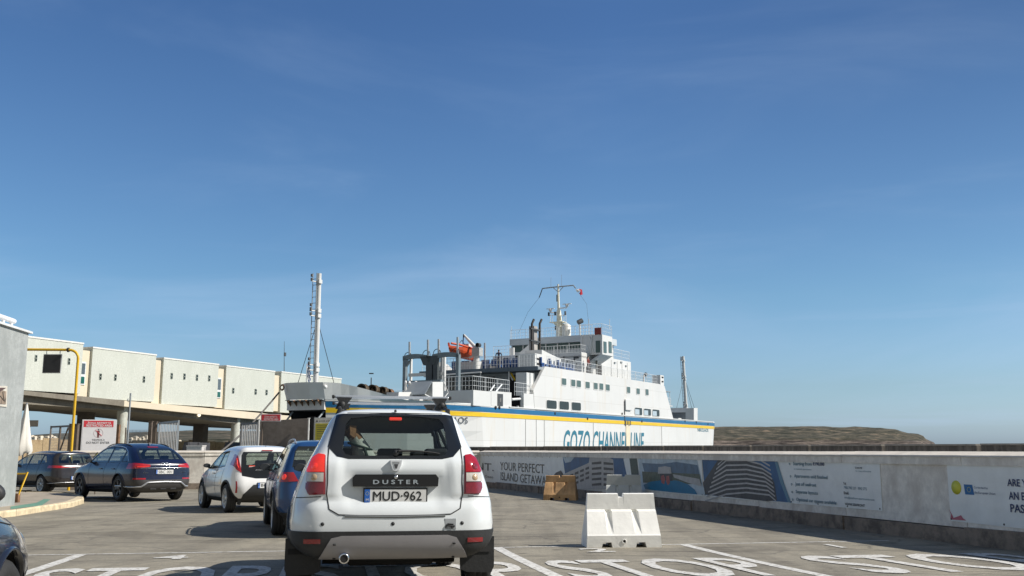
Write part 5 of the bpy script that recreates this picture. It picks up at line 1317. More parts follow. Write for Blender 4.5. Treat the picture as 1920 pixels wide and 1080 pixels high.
# ------------------------------------------------------------ ferry (local: x along the ship from bow to stern, y away from us, z up)
SO = Vector((2.68, 78.0, 0)); SE = Vector((.486, .874, 0)).normalized(); SN = Vector((-SE.y, SE.x, 0)); SANG = math.atan2(SE.y, SE.x)
def loc(p): r_ = p-SO; return Vector((r_.dot(SE), r_.dot(SN), p.z))
def S(px, py, t=0.0): return loc(onplane(px, py, SO+SN*t, SN))           # point on a fore-and-aft plane
def T(px, py, s=0.0): return loc(onplane(px, py, SO+SE*s, SE))           # point on an athwartship plane
def wld(v): return SO+SE*v[0]+SN*v[1]+Z3*v[2]
SW = mat('ship_white', (.74,.74,.71), .45, 0, .05, .35)
def weathered():
    m = mat('hull_white', (.66,.655,.635), .4, 0, .04, .3); nt = m.node_tree; b = nt.nodes['Principled BSDF']; src = b.inputs['Base Color'].links[0].from_socket
    t = nt.nodes.new('ShaderNodeTexCoord'); mp = nt.nodes.new('ShaderNodeMapping'); mp.inputs['Scale'].default_value = (1,1,.08); nt.links.new(t.outputs['Object'], mp.inputs[0])
    n = nt.nodes.new('ShaderNodeTexNoise'); n.inputs['Scale'].default_value = 1.1; n.inputs['Detail'].default_value = 8; n.inputs['Roughness'].default_value = .75; nt.links.new(mp.outputs[0], n.inputs['Vector'])
    r = nt.nodes.new('ShaderNodeMapRange'); r.inputs[1].default_value = .54; r.inputs[2].default_value = .76; r.inputs[4].default_value = .7; nt.links.new(n.outputs[0], r.inputs[0])
    q = nt.nodes.new('ShaderNodeMix'); q.data_type = 'RGBA'; nt.links.new(r.outputs[0], q.inputs[0]); nt.links.new(src, q.inputs[6]); q.inputs[7].default_value = (.60,.50,.36,1)
    # welded plates: faint seams and slightly uneven plate tones
    sx = nt.nodes.new('ShaderNodeSeparateXYZ'); nt.links.new(t.outputs['Object'], sx.inputs[0]); cb = nt.nodes.new('ShaderNodeCombineXYZ')
    nt.links.new(sx.outputs['X'], cb.inputs['X']); nt.links.new(sx.outputs['Z'], cb.inputs['Y'])
    bk_ = nt.nodes.new('ShaderNodeTexBrick'); bk_.inputs['Scale'].default_value = 1; bk_.inputs['Brick Width'].default_value = 5.2; bk_.inputs['Row Height'].default_value = 1.75
    bk_.inputs['Mortar Size'].default_value = .022; bk_.inputs['Mortar Smooth'].default_value = .6; bk_.inputs['Color1'].default_value = (1,1,1,1); bk_.inputs['Color2'].default_value = (.95,.95,.945,1); bk_.inputs['Mortar'].default_value = (.80,.79,.77,1)
    nt.links.new(cb.outputs[0], bk_.inputs['Vector'])
    q2 = nt.nodes.new('ShaderNodeMix'); q2.data_type = 'RGBA'; q2.blend_type = 'MULTIPLY'; q2.inputs[0].default_value = 1; nt.links.new(q.outputs[2], q2.inputs[6]); nt.links.new(bk_.outputs['Color'], q2.inputs[7])
    nt.links.new(q2.outputs[2], b.inputs['Base Color']); return m
HWH = weathered()
BLUE = mat('stripe_blue', (.012,.125,.27), .4, 0, .12, .8); YEL = mat('stripe_yellow', (.72,.47,.01), .4, 0, .08, .8)
WIN = mat('ship_window', (.07,.11,.10), .12, 0, .2, 1.5); WIND = mat('ship_window_dark', (.012,.018,.018), .15, 0, .4, 1.5)
SDK = mat('ship_dark', (.05,.055,.06), .6, 0, .3, 2); SGR = mat('ship_grey', (.27,.30,.32), .5, 0, .1, 1.5); RAILM = mat('rail_white', (.70,.72,.72), .4)
RUST = mat('rusty', (.20,.11,.06), .9, 0, .5, 5); DKGR = mat('deck_grey', (.16,.20,.21), .7, 0, .2, 1)
ferry = thing('ferry', 'long white car ferry with blue and yellow stripe berthed behind the wall', 'ferry', SO, SANG)
ZD = 4.20; BW_ = 12.0; CT = 6.0
zb0 = S(1022, 771).z; zb1 = S(1022, 779).z; zy0 = S(1022,780.3).z; zy1 = S(1022, 787.5).z; zdk = S(1022, 767.5).z
near = [(-22.6,6.0),(-22.45,5.1),(-21.9,4.4),(-20.2,3.1),(-17.2,1.5),(-13.8,.45),(-10,.05),(-6,0),(0,0),(15,0),(30,0),(44.5,0),(46.0,.35),(46.6,1.2)]
def outline(z, stern=True):
    out = []
    for s_, t in near:
        if s_ < -8: f = np.clip((zdk-z)/6, 0, 1); s2 = s_+f*1.6*(1 if s_ < -15 else .5); t2 = t+(f*.8 if s_ < -12 else 0)
        else: s2, t2 = s_, t
        if s_ > 44: s2 -= np.clip((zdk-z)/3, 0, 1)*.9
        out.append((s2, t2))
    full = out+[(s_, 12-t) for s_, t in out[::-1]]
    return full
def band(z0, z1, m_, proud=0.0, name='hull', parent=None, split=6, skip=None):
    mb = MB(); rows = []; zs = [z0+(z1-z0)*k/split for k in range(split+1)]
    for z in zs:
        ol = outline(z); row = []
        for (s_, t) in ol:
            c = Vector((12, 6)); d = Vector((s_, t))-c
            row.append((s_+(proud if s_ > 12 else -proud)*.7, t+(proud if t > 6 else -proud), z))
        rows.append(row)
    n = len(rows[0]); vs = [p for r_ in rows for p in r_]; fs = []
    for k in range(split):
        for i in range(n):
            j = (i+1)%n
            if skip and skip(rows[k][i], rows[k][j]): continue
            fs.append((k*n+i, (k+1)*n+i, (k+1)*n+j, k*n+j))
    mb.add(vs, fs, m_)
    return mb, rows
op = lambda a, b: (a[0] < -19 and b[0] < -19 and abs(a[1]-6) < 1.75 and abs(b[1]-6) < 1.75)
mb, rows = band(-1.7, zy1, HWH, split=5, skip=lambda a, b: op(a, b) and a[2] > .9)
m2, r2 = band(zy1, zdk, HWH, split=2, skip=op); o_ = len(mb.v)
hull = mb.obj('hull', ferry); m2.obj('upper_hull', hull)
mb, _ = band(zb1, zb0, BLUE, .03, split=1, skip=op); mb.obj('blue_stripe', hull)
mb, _ = band(zy1, zy0, YEL, .03, split=1, skip=op); mb.obj('yellow_stripe', hull)
mb = MB(); dk = outline(zdk); mb.add([(s_, t, zdk-.12) for s_, t in dk], [list(range(len(dk)))[::-1]], DKGR); mb.obj('main_deck', ferry)
# rubbing strake, seams, drains on the side
mb = MB(); mb.box((-6, -.06, zdk-.06), (44.5, .02, zdk+.02), SW)
mb.obj('rubbing_strake', hull)
mb = MB()
for px in (985, 1005, 1020): s_ = S(px, 780).x; mb.box((s_, -.035, -.5), (s_+.03, .0, zy1-.02), mat('seam_grey', (.5,.5,.48), .6))
for px in (1112, 1240): s_ = S(px, 800).x; mb.box((s_, -.036, .2), (s_+.04, .0, zy1-.02), mat('seam_grey'))
mb.objs('hull_seam', hull)
mb = MB()
for px, py in ((1101,785),(1203,790),(1040,775),(1166,776),(1305,792),(1284,790),(1327,795),(929,764),(936,764)):
    v = S(px, py); mb.lathe([(.0,.13),(.02,.13),(.02,0)], (v.x, -.03, v.z), (0,-1,0), HOLE, 10)
mb.objs('scupper', hull)
for px, py in ((700,757),(739,757)):
    pass
# bow bulwark, raised visor and open ramp mouth
mb = MB(); n0 = [p for p in outline(zdk) if p[0] < -5.5]
lo = [p for p in near if p[0] < -5.5]; full = lo[::-1]+[(s_, 12-t) for s_, t in lo]
dense = []
for i in range(len(full)-1):
    for k in range(4): a, b_ = full[i], full[i+1]; dense.append((a[0]+(b_[0]-a[0])*k/4, a[1]+(b_[1]-a[1])*k/4))
dense.append(full[-1])
def bh(s_): return .98*np.clip((-17.6-s_)/3.6, 0, 1)**.85+.05
vs = []; 
for s_, t in dense:
    h = bh(s_); fl = .35*np.clip((-12-s_)/8, 0, 1); d = Vector((s_+14, t-6)).normalized() if s_ < -14 else Vector((0, -1 if t < 6 else 1))
    c0 = Vector((s_, t, zdk-.02)); c1 = Vector((s_+d[0]*fl, t+d[1]*fl, zdk+h)); i_ = Vector((-d[0], -d[1], 0))*.12
    vs += [c0, c1, c1+i_, c0+i_]
N = len(dense); fs = []
for i in range(N-1):
    for k in range(3): fs.append((i*4+k, (i+1)*4+k, (i+1)*4+k+1, i*4+k+1))
mb.add(vs, [f[::-1] for f in fs], mat('bulwark_grey_white', (.72,.73,.71), .5, 0, .08, .5)); mb.obj('bow_bulwark', ferry)
mb = MB(); h0 = T(607, 768, -21.9).z
mb.box((-21.9, 4.45, h0), (-21.7, 7.55, zdk-.02), mat('visor_white', (.72,.71,.69), .5, 0, .1, 1))
for t in np.linspace(4.7, 7.2, 6): mb.prism([(-21.9,t,zdk-.05),(-22.3,t,zdk-.05),(-21.9,t,h0+.25)], (0,.05,0), RUST)
mb.box((-22.1, 4.45, zdk-.06), (-21.3, 7.55, zdk-.02), SGR)
mb.obj('bow_visor', ferry)
mb = MB(); mb.box((-21.3, 4.45, 1.0), (-14, 7.55, 1.1), SDK); mb.box((-14, 3.5, 1.0), (-13.8, 8.5, h0), HOLE); mb.box((-21.2, 4.35, 1), (-14, 4.45, h0), SDK); mb.box((-21.2, 7.55, 1), (-14, 7.65, h0), SDK)
mb.box((-21.3, 4.45, h0-.05), (-14, 7.55, h0+.02), SDK)
mb.tube([(-21.6,4.7,h0-.1),(-24.5,4.9,.9)], .06, SGR, 6); mb.tube([(-21.6,7.3,h0-.1),(-24.5,7.1,.9)], .06, SGR, 6)
mb.prism([(-21.5,4.6,1.0),(-21.5,7.4,1.0),(-26.2,7.3,.1),(-26.2,4.7,.1)], (0,0,-.25), SDK)
mb.obj('bow_ramp', ferry)
mb = MB(); v = T(589, 732, -21.7)
cs = [p for p in dense if p[0] < -19 and p[1] < 6]; c_ = (-21.75, 4.35)
mb.lathe([(0,.13),(.07,.12),(.1,0)], (-22.1, 4.25, zdk+.75), (-.85,-.5,0), mat('lamp_white', (.85,.85,.8), .3), 16); mb.obj('bow_lamp', ferry)
mb = MB(); v = (-22.9, 7.1, zdk+.75); mb.lathe([(0,.22),(.06,.16),(.02,.1)], v, (-1,.1,0), RUST, 14); mb.obj('fairlead', ferry)
# masts
def mast(px0, py0, px1, py1, t, r0, r1, name, ladder=True):
    a = S(px0, py0, t); b_ = S(px1, py1, t); a.z = zdk-.1
    mb = MB(); mb.tube([a, b_], [r0, r1], SW, 12); o = mb.obj(name, ferry)
    if ladder:
        m2 = MB(); off = Vector((-.3, .1, 0))
        for q in (-.16, .16):
            d = Vector((0, q, 0)); m2.tube([a+off+d, b_+off+d], .03, SGR, 5)
        L_ = (b_-a).length; k = int(L_/.4)
        for i in range(k): p = a.lerp(b_, i/k)+off; m2.box(p-Vector((.02,.16,.015)), p+Vector((.02,.16,.015)), SGR)
        for f in (.24,.28,.66,.70,.93): 
            p = a.lerp(b_, f); m2.box(p+Vector((-.75,-.04,-.03)), p+Vector((0,.04,.03)), SW); m2.lathe([(-.09,.07),(.09,.07),(.09,0)], p+Vector((-.72,0,.1)), (0,0,1), SDK, 10); m2.lathe([(-.09,.07),(.09,.07),(.09,0)], p+Vector((-.72,0,.36)), (0,0,1), SDK, 10)
            m2.box(p+Vector((-.25,-.25,-.1)), p+Vector((.05,-.05,.15)), SW)
        m2.obj('ladder', o)
    return o, a, b_
o, a, b_ = mast(591, 740, 598.5, 513, CT, .18, .155, 'bow_mast')
mb = MB(); mid_ = a.lerp(b_, .63)
for px in (555, 629): e_ = T(px, 722, -18.5); e_.z = zdk+.9; mb.tube([mid_, e_], .022, SDK, 5)
mb.objs('stay', o)
o, a, b_ = mast(1288, 790, 1280.5, 668, CT, .22, .19, 'stern_mast')
mb = MB(); mid_ = a.lerp(b_, .7)
for px, py in ((1265,780),(1297,765),(1303,768)): e_ = S(px, py, CT); mb.tube([mid_, e_], .022, SDK, 5)
mb.objs('stay', o)
# winches on the fore deck
for i, px in enumerate((680, 690, 700, 711, 719, 730)):
    c_ = S(px, 741, 3.5+(i%2)); r_ = .30 if i < 4 else .24
    mb = MB(); mt = RUST if i in (5,) else mat('rope_brown', (.10,.075,.05), 1, 0, .5, 9, .6)
    mb.lathe([(-.32,r_*1.1),(-.28,r_*1.1),(-.27,r_*.8),(-.1,r_*.86),(.1,r_*.78),(.27,r_*.85),(.28,r_*1.1),(.32,r_*1.1),(.32,0)], (c_.x, c_.y, zdk+.75), (.9,.3,0), mt, 18)
    mb.box((c_.x-.35, c_.y-.25, zdk-.1), (c_.x+.35, c_.y+.25, zdk+.35), SGR); mb.obj('winch', ferry)
# fore deck boxes, vents, side bulwark
def extr(name, pts, t0, t1, m_, parent=None, flat=None):
    P = [S(px, py, t0) for px, py in pts]
    mb = MB(); mb.prism([(p.x, t0, p.z) for p in P], (0, t1-t0, 0), m_); return mb.obj(name, parent or ferry)
def lbox(name, s0, s1, t0, t1, z0, z1, m_, parent=None):
    mb = MB(); mb.box((s0,t0,z0), (s1,t1,z1), m_); return mb.obj(name, parent or ferry)
extr('deck_box', [(745,755),(748,735),(776,735),(770,755)], 2.0, 3.0, SW)
extr('deck_box', [(786,753),(788,744),(797,744),(797,753)], 1.4, 2.0, SW)
vb = extr('deck_house', [(811,753),(811,716),(831,716),(831,753)], .8, 2.6, SW)
mb = MB()
a = S(811,716,.8); b_ = S(811,753,.8)
mb.prism([(a.x-.05,.8,a.z),(a.x-.05,2.6,a.z),(a.x-.9,2.6,a.z-.9),(a.x-.9,.8,a.z-.9)], (0,0,.05), SGR)
mb.prism([(a.x-.05,.8,a.z-1.1),(a.x-.05,.85,a.z-1.1),(a.x-.9,.85,a.z-.9),(a.x-.9,.8,a.z-.9)], (0,0,.06), SW)
c_ = S(831,716,.8); mb.prism([(c_.x,.75,c_.z),(c_.x+.6,.75,c_.z-.75),(c_.x+.6,.8,c_.z-.75),(c_.x,.8,c_.z)], (0,0,.06), SW); mb.prism([(c_.x+.6,.75,c_.z-.75),(c_.x,.75,c_.z-1.2),(c_.x,.8,c_.z-1.2),(c_.x+.6,.8,c_.z-.75)], (0,0,.06), SW)
mb.obj('louvre', vb)
for px in (779, 767, 760):
    mb = MB(); p = S(px, 745, 2.6); P = [(p.x,p.y,zdk-.1),(p.x,p.y,zdk+1.1),(p.x-.05,p.y-.05,zdk+1.3),(p.x-.2,p.y-.15,zdk+1.38),(p.x-.35,p.y-.25,zdk+1.25)]
    mb.tube(P, .12 if px == 779 else .08, SW, 10); mb.obj('vent_pipe', ferry)
# bulwark wall box beside the lounge deck
ZL = S(888, 731).z; s88 = S(888,731).x
L1 = lbox('lower_deckhouse', s88, S(921,740).x, 0.02, 2.6, zdk-.1, ZL, SW)
extr('side_bulwark', [(921,760.5),(921,733),(959,736),(959,764.5)], .02, .3, SW)
extr('side_bulwark', [(982,769),(982,737.5),(1003,739),(1003,771)], .02, .3, SW)
mb = MB(); p0 = S(959,738,.3); p1 = S(982,739,.3); mb.box((p0.x-.1,2.6,zdk),(p1.x+.4,2.7,p1.z), mat('ship_beige', (.30,.27,.22), .7, 0, .2, 2)); mb.box((p0.x+1.2,2.5,zdk),(p1.x+.2,2.6,p1.z-.2), SDK)
mb.box((s88,0.3,zdk-.11),(p1.x+1,2.6,zdk-.05), DKGR)
mb.tube([(p0.x,.3,p0.z-.45),(p1.x,.3,p1.z-.35)], .1, SW, 8); mb.tube([((p0.x+p1.x)/2,.3,zdk),((p0.x+p1.x)/2,.3,p0.z-.9)], .1, SW, 8); mb.obj('side_passage', ferry)
mb = MB(); a = S(933,738); b_ = S(943,761.5); mb.box((a.x,-.01,b_.z),(b_.x,.05,a.z), SDK); mb.box((a.x+.3,-.02,b_.z+.3),(b_.x-.3,.0,a.z-.3), mat('ship_figure_grey', (.15,.15,.14), .7)); mb.obj('side_door', ferry)
# lounge level: recessed dark front with windows
ZU = S(1018, 688).z
lounge = lbox('lounge_front', 1.2, 1.5, .4, 11.6, ZL-.9, ZU-.25, mat('lounge_wall', (.33,.37,.40), .6, 0, .1, 1))
mb = MB()
for t0, t1 in ((7.1,8.6),(5.4,6.9),(8.8,10.2)): mb.box((1.14,t0,ZL+.0),(1.22,t1,ZU-.5), WIND)
mb.objs('window', lounge); mb = MB(); mb.box((1.12,3.0,ZL-.8),(1.22,3.9,ZU-.45), HOLE); mb.obj('door', lounge)
mb = MB(); mb.box((s88+.2, 2.6, ZL-.95),(1.2, 11.5, ZL-.85), DKGR); mb.obj('lounge_deck', ferry)
mb = MB(); mb.box((s88, 2.6, zdk-.1),(s88+.2, 11.4, ZL-.95), SGR); mb.obj('deck_front', ferry)
cab = MB(); a = S(986,698,.3); b_ = S(1001,727,.3); cab.box((a.x,.3,ZL),(b_.x,1.2,a.z), SW)
for q in (.02,.5,.98): cab.box((a.x+(b_.x-a.x)*q-.03,.26,ZL),(a.x+(b_.x-a.x)*q+.03,.3,a.z), SGR)
cab.obj('white_locker', ferry)
mb = MB()
for k in range(6): t = 9.5-k*.8; mb.box((-.6,t-.3,ZL-.85),(0,t+.3,ZL-.45), mat('seat_blue', (.02,.07,.22), .5)); mb.box((-.1,t-.3,ZL-.5),(0,t+.3,ZL+.1), mat('seat_blue'))
mb.obj('deck_seats', ferry)
mb = MB()
for d in (0, .35): mb.tube([T(954+d*12,699,-.5), T(962+d*12,713,-.5)], .07, YEL if d else SW, 6)
mb.obj('pipe', ferry)
# deck slab above the lounge
slab = MB(); slab.box((-1.0, .15, ZU-.22),(9, 11.5, ZU-.0), SGR); slab.box((-1.08, .1, ZU-.3),(-.98, 11.6, ZU+.02), mat('slab_edge', (.10,.13,.16), .6)); slab.obj('upper_deck', ferry)
mb = MB(); mb.tube([T(795,706,-2.2), T(902,698,-2.2)], .06, SW, 8); mb.obj('awning_pole', ferry)
mb = MB()
for t in (2.9, 5.6, 8.7): mb.tube([(-.8,t,ZL-.9),(-.8,t,ZU-.2)], .07, SW, 8)
mb.objs('stanchion', ferry)
# main side plate with its openings
side = extr('side_wall', [(1003,772),(1000,731),(1022,687),(1236,720),(1246,724),(1263,787.5),(1130,777)], .0, .25, HWH)
lbox('superstructure', 1.5, S(1232,740).x, .25, 11.7, zdk-.1, ZU-.24, SW, side)
def swin(x0, y0, x1, y1, m_, t=-.01, name='window', parent=None, rnd=.22, frame=True):
    a = S(x0, y0, 0); b_ = S(x1, y1, 0); w = abs(b_.x-a.x)/2; h = abs(a.z-b_.z)/2; cx = (a.x+b_.x)/2; cz = (a.z+b_.z)/2
    def rr(k, e):
        P = []
        for sx, sz, a0 in ((1,1,0),(-1,1,90),(-1,-1,180),(1,-1,270)):
            for q in range(4):
                an = R(a0+q*30); r_ = min(w, h)*rnd*2; P.append((cx+sx*(w-r_+e)+r_*math.cos(an), k, cz+sz*(h-r_+e)+r_*math.sin(an)))
        return P
    mb = MB()
    if frame: mb.prism(rr(-.03, .07), (0,.035,0), SW)
    mb.obj('window', parent or side) if frame else None
    m2 = MB(); m2.prism(rr(-.045, 0), (0,.02,0), m_); m2.obj('pane', ferry if not frame else side.children[-1] if False else (parent or side))
for x0, y0, x1, y1 in [(1053,709,1061,722),(1070.5,711.5,1078,724.5),(1081,713,1088.5,726),(1097.5,715.5,1105,728),(1113,717.5,1120,730),(1123.5,718.5,1130.5,731),(1135.5,720.5,1142.5,732.5),(1175,725,1181,737),(1193,728,1199,739),(1210,729.5,1215.5,741)]:
    swin(x0,y0,x1,y1, WIN, rnd=.15)
for x0, y0, x1, y1 in [(1024.5,750,1043,767),(1048.5,752,1066,768.5),(1071.5,754,1088.5,770)]: swin(x0,y0,x1,y1, WIND)
for x0, y0, x1, y1 in [(1190,764,1203.5,778.5),(1207,766,1220,779.5),(1223,767.5,1236,781)]:
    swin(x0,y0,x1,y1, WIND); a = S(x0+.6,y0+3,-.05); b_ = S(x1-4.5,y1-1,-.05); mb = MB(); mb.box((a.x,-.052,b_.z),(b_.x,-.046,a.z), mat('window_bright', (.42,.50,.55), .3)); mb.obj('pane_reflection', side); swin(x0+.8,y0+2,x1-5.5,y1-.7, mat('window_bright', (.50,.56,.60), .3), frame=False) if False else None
mb = MB(); a = S(1170.5,748.5); b_ = S(1182,770); mb.box((a.x,-.16,b_.z),(b_.x,.0,a.z), SW, bev=.05); mb.box((a.x-.12,-.05,b_.z-1.4),(a.x+.02,.0,a.z-.2), SDK); mb.obj('side_hatch', side)
mb = MB()
for q in range(4): s_ = S(1172+q*3, 792).x; mb.box((s_,-.05,zy1-.15+.1*(q%2)),(s_+.16,-.035,zy1+.35), SDK)
s_ = S(1173,790).x; mb.box((s_,-.034,1.0),(s_+1.0,-.031,zy1-.05), mat('rust_stain', (.70,.62,.46), .6, 0, .12, 2)); mb.obj('rust_mark', hull)
# hull lettering
mb = MB(); a = S(1056, 838); b_ = S(1209, 838); zt = S(1058, 808).z
def hull_text(mb, s, x0, x1, ytop, ybot, m_, bold, t=-.036, lean=0):
    p0 = S(x0, ybot, t); p1 = S(x1, ybot, t); pt = S(x0, ytop, t); h = pt.z-p0.z
    mb.text(s, (p0.x, t, p0.z), (1,0,lean), (0,0,1), h, m_, w=p1.x-p0.x, bold=bold)
tealp = mat('hull_teal_paint', (.025,.16,.23), .4, 0, .1, 1)
w0 = S(1056,830,-.036).x; w1 = S(1209,830,-.036).x; h_ = S(1056,808,-.036).z-.55
def slant_text(mb, s, x, w, z, h, m_, bold, sl=.16):
    vs, fs, W_, H_ = textgeo(s)
    for i, (bx, by) in enumerate([(0,0)]+([(bold,0),(-bold,0),(0,bold),(0,-bold)] if bold else [])):
        mb.add([(x+(vx+bx)*w/W_+vy*h/H_*sl, -.012-i*.0015, z+(vy+by)*h/H_) for vx, vy in vs], fs, m_)
slant_text(mb, 'GOZO CHANNEL LINE', w0, w1-w0-.4, .72, h_-.12, tealp, .018)
mb.obj('company_name', hull)
mb = MB(); p0 = S(1308,809); p1 = S(1328,809); slant_text(mb, 'NIKOLAOS', p0.x, p1.x-p0.x, p0.z, S(1308,803).z-p0.z, tealp, .01, 0); mb.obj('stern_name', hull)
mb = MB(); p0 = S(812,792,.4); p1 = S(874,792,.4); slant_text(mb, 'NIKOLAOS', p0.x, p1.x-p0.x, p0.z, S(874,782.5,.4).z-p0.z, mat('name_black', (.04,.05,.07), .5), 0, 0)
def hull_t(s_, z):
    o_ = outline(z)[:len(near)]; return float(np.interp(s_, [q[0] for q in o_], [q[1] for q in o_]))
mb.v = [(x, hull_t(x, z)-.03, z) for x, y, z in mb.v]; mb.obj('bow_name', hull)
# railings
def rail(pts, h=1.0, parent=None, bars=2, step=1.4, r_=.02, name='railing'):
    mb = MB(); pts = [Vector(p) for p in pts]
    for k in range(bars+1): mb.tube([p+Z3*(h*(1-k/(bars+1))) for p in pts], r_ if k == 0 else r_*.6, RAILM, 5)
    for a, b_ in zip(pts[:-1], pts[1:]):
        n = max(1, int((b_-a).length/step))
        for i in range(n+1): p = a.lerp(b_, i/n); mb.tube([p, p+Z3*h], r_*.9, RAILM, 5)
        n2 = int((b_-a).length/.28)
        for i in range(n2): p = a.lerp(b_, i/n2); mb.tube([p+Z3*.05, p+Z3*h*.97], .011, RAILM, 4, cap=False)
    return mb.obj(name, parent or ferry)
rail([(s88,2.6,ZL-.9),(s88,11.4,ZL-.9)], 1.0); rail([(s88+.1,.15,ZL),(s88+.1,2.5,ZL)]); rail([(s88+.1,.15,ZL),(S(958,720).x,.15,ZL)]); rail([(S(968,720).x,.15,ZL-.1),(S(1000,720).x,.15,ZL-.1)])
mb = MB(); a = S(918,735,.15); b_ = S(927,722,.15); mb.tube([a,b_], .06, RAILM, 6); a = S(929,735,.15); b_ = S(941,721,.15); mb.tube([a,b_], .06, RAILM, 6); mb.obj('stair_rail', ferry)
rail([(-.9,.3,ZU),(-.9,11.4,ZU)], 1.0); se = S(1236,720).x
rail([(0.6,.12,ZU-.02),(9.0,.12,ZU-.02),(17,.12,ZU-.02),(se-.3,.12,ZU-.02)], 1.0)
# seats on the upper deck
for row, (sx, n_) in enumerate(((1.0,9),(2.6,9),(4.2,8))):
    mb = MB()
    for k in range(n_):
        t = 1.2+k*1.0; mb.box((sx,t-.4,ZU+.1),(sx+.5,t+.4,ZU+.5), mat('seat_blue')); mb.box((sx-.08,t-.4,ZU+.4),(sx+.04,t+.4,ZU+.95), mat('seat_blue'))
    mb.obj('bench_row', ferry)
mb = MB()
for k in range(9): s_ = S(1042+k*6.0, 692).x; mb.box((s_,.9,ZU+.1),(s_+.5,1.4,ZU+.45), mat('seat_blue')); mb.box((s_+.4,.9,ZU+.4),(s_+.5,1.4,ZU+.85), mat('seat_pale', (.35,.40,.5), .5))
mb.obj('bench_row', ferry)
# upper block, casing with vents
def TB(px_l, px_r, py_t, py_b, s_):
    a = T(px_l, py_t, s_); b_ = T(px_r, py_b, s_); return b_.y, a.y, b_.z, a.z
t0, t1, z0, z1 = TB(924, 1000, 668, 690, 7.0)
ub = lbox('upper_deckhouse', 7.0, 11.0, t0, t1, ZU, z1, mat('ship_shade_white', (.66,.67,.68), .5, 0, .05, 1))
mb = MB()
for a0, a1, b0, b1 in ((944,953,672,674),(966,976,667,670),(966,971,672,674),(934,938,680,690)): c0, c1, d0, d1 = TB(a0,a1,b0,b1,7.0); mb.box((6.95,c0,d0),(7.02,c1,d1), SDK)
mb.objs('vent_slot', ub); rail([(7.1,t1,z1),(7.1,T(955,668,7).y,z1)], .9)
c0 = S(1003, 688, 1.0); c1 = S(1016, 668, 1.0)
cas = MB(); cas.box((c0.x,1.0,ZU),(c1.x,2.6,c1.z+.15), SW); cas.prism([(c1.x,1.0,ZU),(c1.x,1.0,c1.z+.55),(c1.x+1.0,1.0,c1.z+.4),(S(1052,690,1.0).x,1.0,ZU+1.1),(S(1052,690,1.0).x,1.0,ZU)], (0,1.6,0), SW)
co = cas.obj('funnel_casing', ferry); mb = MB()
for y0, y1 in ((671,675.5),(680,685)): a = S(1006,y0,1.0); b_ = S(1015.5,y1,1.0); mb.box((a.x,.95,b_.z),(b_.x,1.02,a.z), HOLE)
mb.objs('vent_slot', co)
for px in (997, 1011.5):
    a = S(px, 690, 2.2); b_ = S(px+.5, 607, 2.2); c_ = S(px+4, 599, 2.2); mb = MB(); mb.tube([(a.x,2.2,ZU),(b_.x,2.2,b_.z),(c_.x,2.2,c_.z)], [.1,.1,.1], mat('exhaust_black', (.035,.03,.028), .7, 0, .3, 3), 10); mb.obj('exhaust_pipe', ferry)
mb = MB(); a = S(1003, 690, 2.4); b_ = S(1003.5, 612, 2.4); mb.box((a.x-.3,2.3,ZU),(a.x+.3,2.8,b_.z), mat('pipe_frame', (.36,.34,.32), .6, 0, .2, 2))
for py in (618, 640, 660): q = S(1003.5, py, 2.2); mb.box((q.x-.9,2.1,q.z-.06),(q.x+.9,2.3,q.z+.06), SDK)
mb.obj('pipe_frame', ferry)
# midship house and bridge
sH = 9.2; eH = S(1183,690,1.0).x; ZB_ = S(1183,679,1.0).z
t0, t1, _, _ = TB(1050, 1089, 668, 690, sH)
house = lbox('midship_house', sH, eH, 1.0, t1, ZU-.02, ZB_, SW)
mb = MB(); a = S(1099,680,1.0)
mb.prism([(S(px,py,1.0).x,.97,S(px,py,1.0).z) for px,py in ((1099,702),(1099,688),(1103,681),(1107,688),(1107,702))], (0,.05,0), HOLE)
a = S(1117,682,1.0); b_ = S(1128,704,1.0); mb.box((a.x,.96,ZU),(b_.x,1.02,a.z), HOLE); mb.obj('door', house)
mb = MB()
for px in (1146,1157,1166,1176): a = S(px,688,1.0); mb.box((a.x,.97,ZU+.1),(a.x+.04,1.0,ZU+1.9), mat('seam_grey'))
for px,py in ((1151,681),(1163,680),(1172,687),(1100,672)): a = S(px,py,1.0); mb.box((a.x,.9,a.z),(a.x+.35,1.0,a.z+.12), SGR)
a = S(1132,700,1.0); mb.obj('fitting', house)
mb = MB()
for a0, a1, b0, b1 in ((1057,1058,668,675),(1076,1085,669,672),(1076,1078,672,677),(1063,1065,677,679),(1072,1074,676,678),(1080,1082,682,684)): c0,c1,d0,d1 = TB(a0,a1,b0,b1,sH); mb.box((sH-.06,c0,d0),(sH,c1,d1), SDK)
mb.objs('vent_slot', house)
rail([(sH+.1,T(1012,655,sH).y,ZB_-.3),(sH+.1,1.1,ZB_-.3),(S(1116,660,1.0).x,1.1,ZB_-.3)], 1.0, step=1.2); rail([(S(1150,660,1.1).x,1.1,ZB_),(eH-.1,1.1,ZB_)], 1.0)
lbox('bridge_deck', sH, 12.4, 1.0, T(1012,655,sH).y, ZB_-.45, ZB_-.3, SW)
sB = 12.0; t0, t1, z0, z1 = TB(957, 1110, 640, 640, sB)
ZR = T(1080, 629, sB).z; ZW0 = T(1080, 654, sB).z; ZW1 = T(1080, 641, sB).z
br = MB(); br.box((sB+.25,t0,ZB_-.4),(17,t1,ZW0), SW); br.box((sB+.35,t0,ZW0),(17,t1,ZW1), WIN); br.box((sB-.15,t0-.3,ZW1),(17.2,t1,ZR), mat('fascia_grey', (.52,.56,.58), .5, 0, .06, 1)); br.box((14.2,t0-.02,ZW0-.02),(17.02,t1+.02,ZW1), SW)
bo_ = br.obj('bridge', ferry); mb = MB()
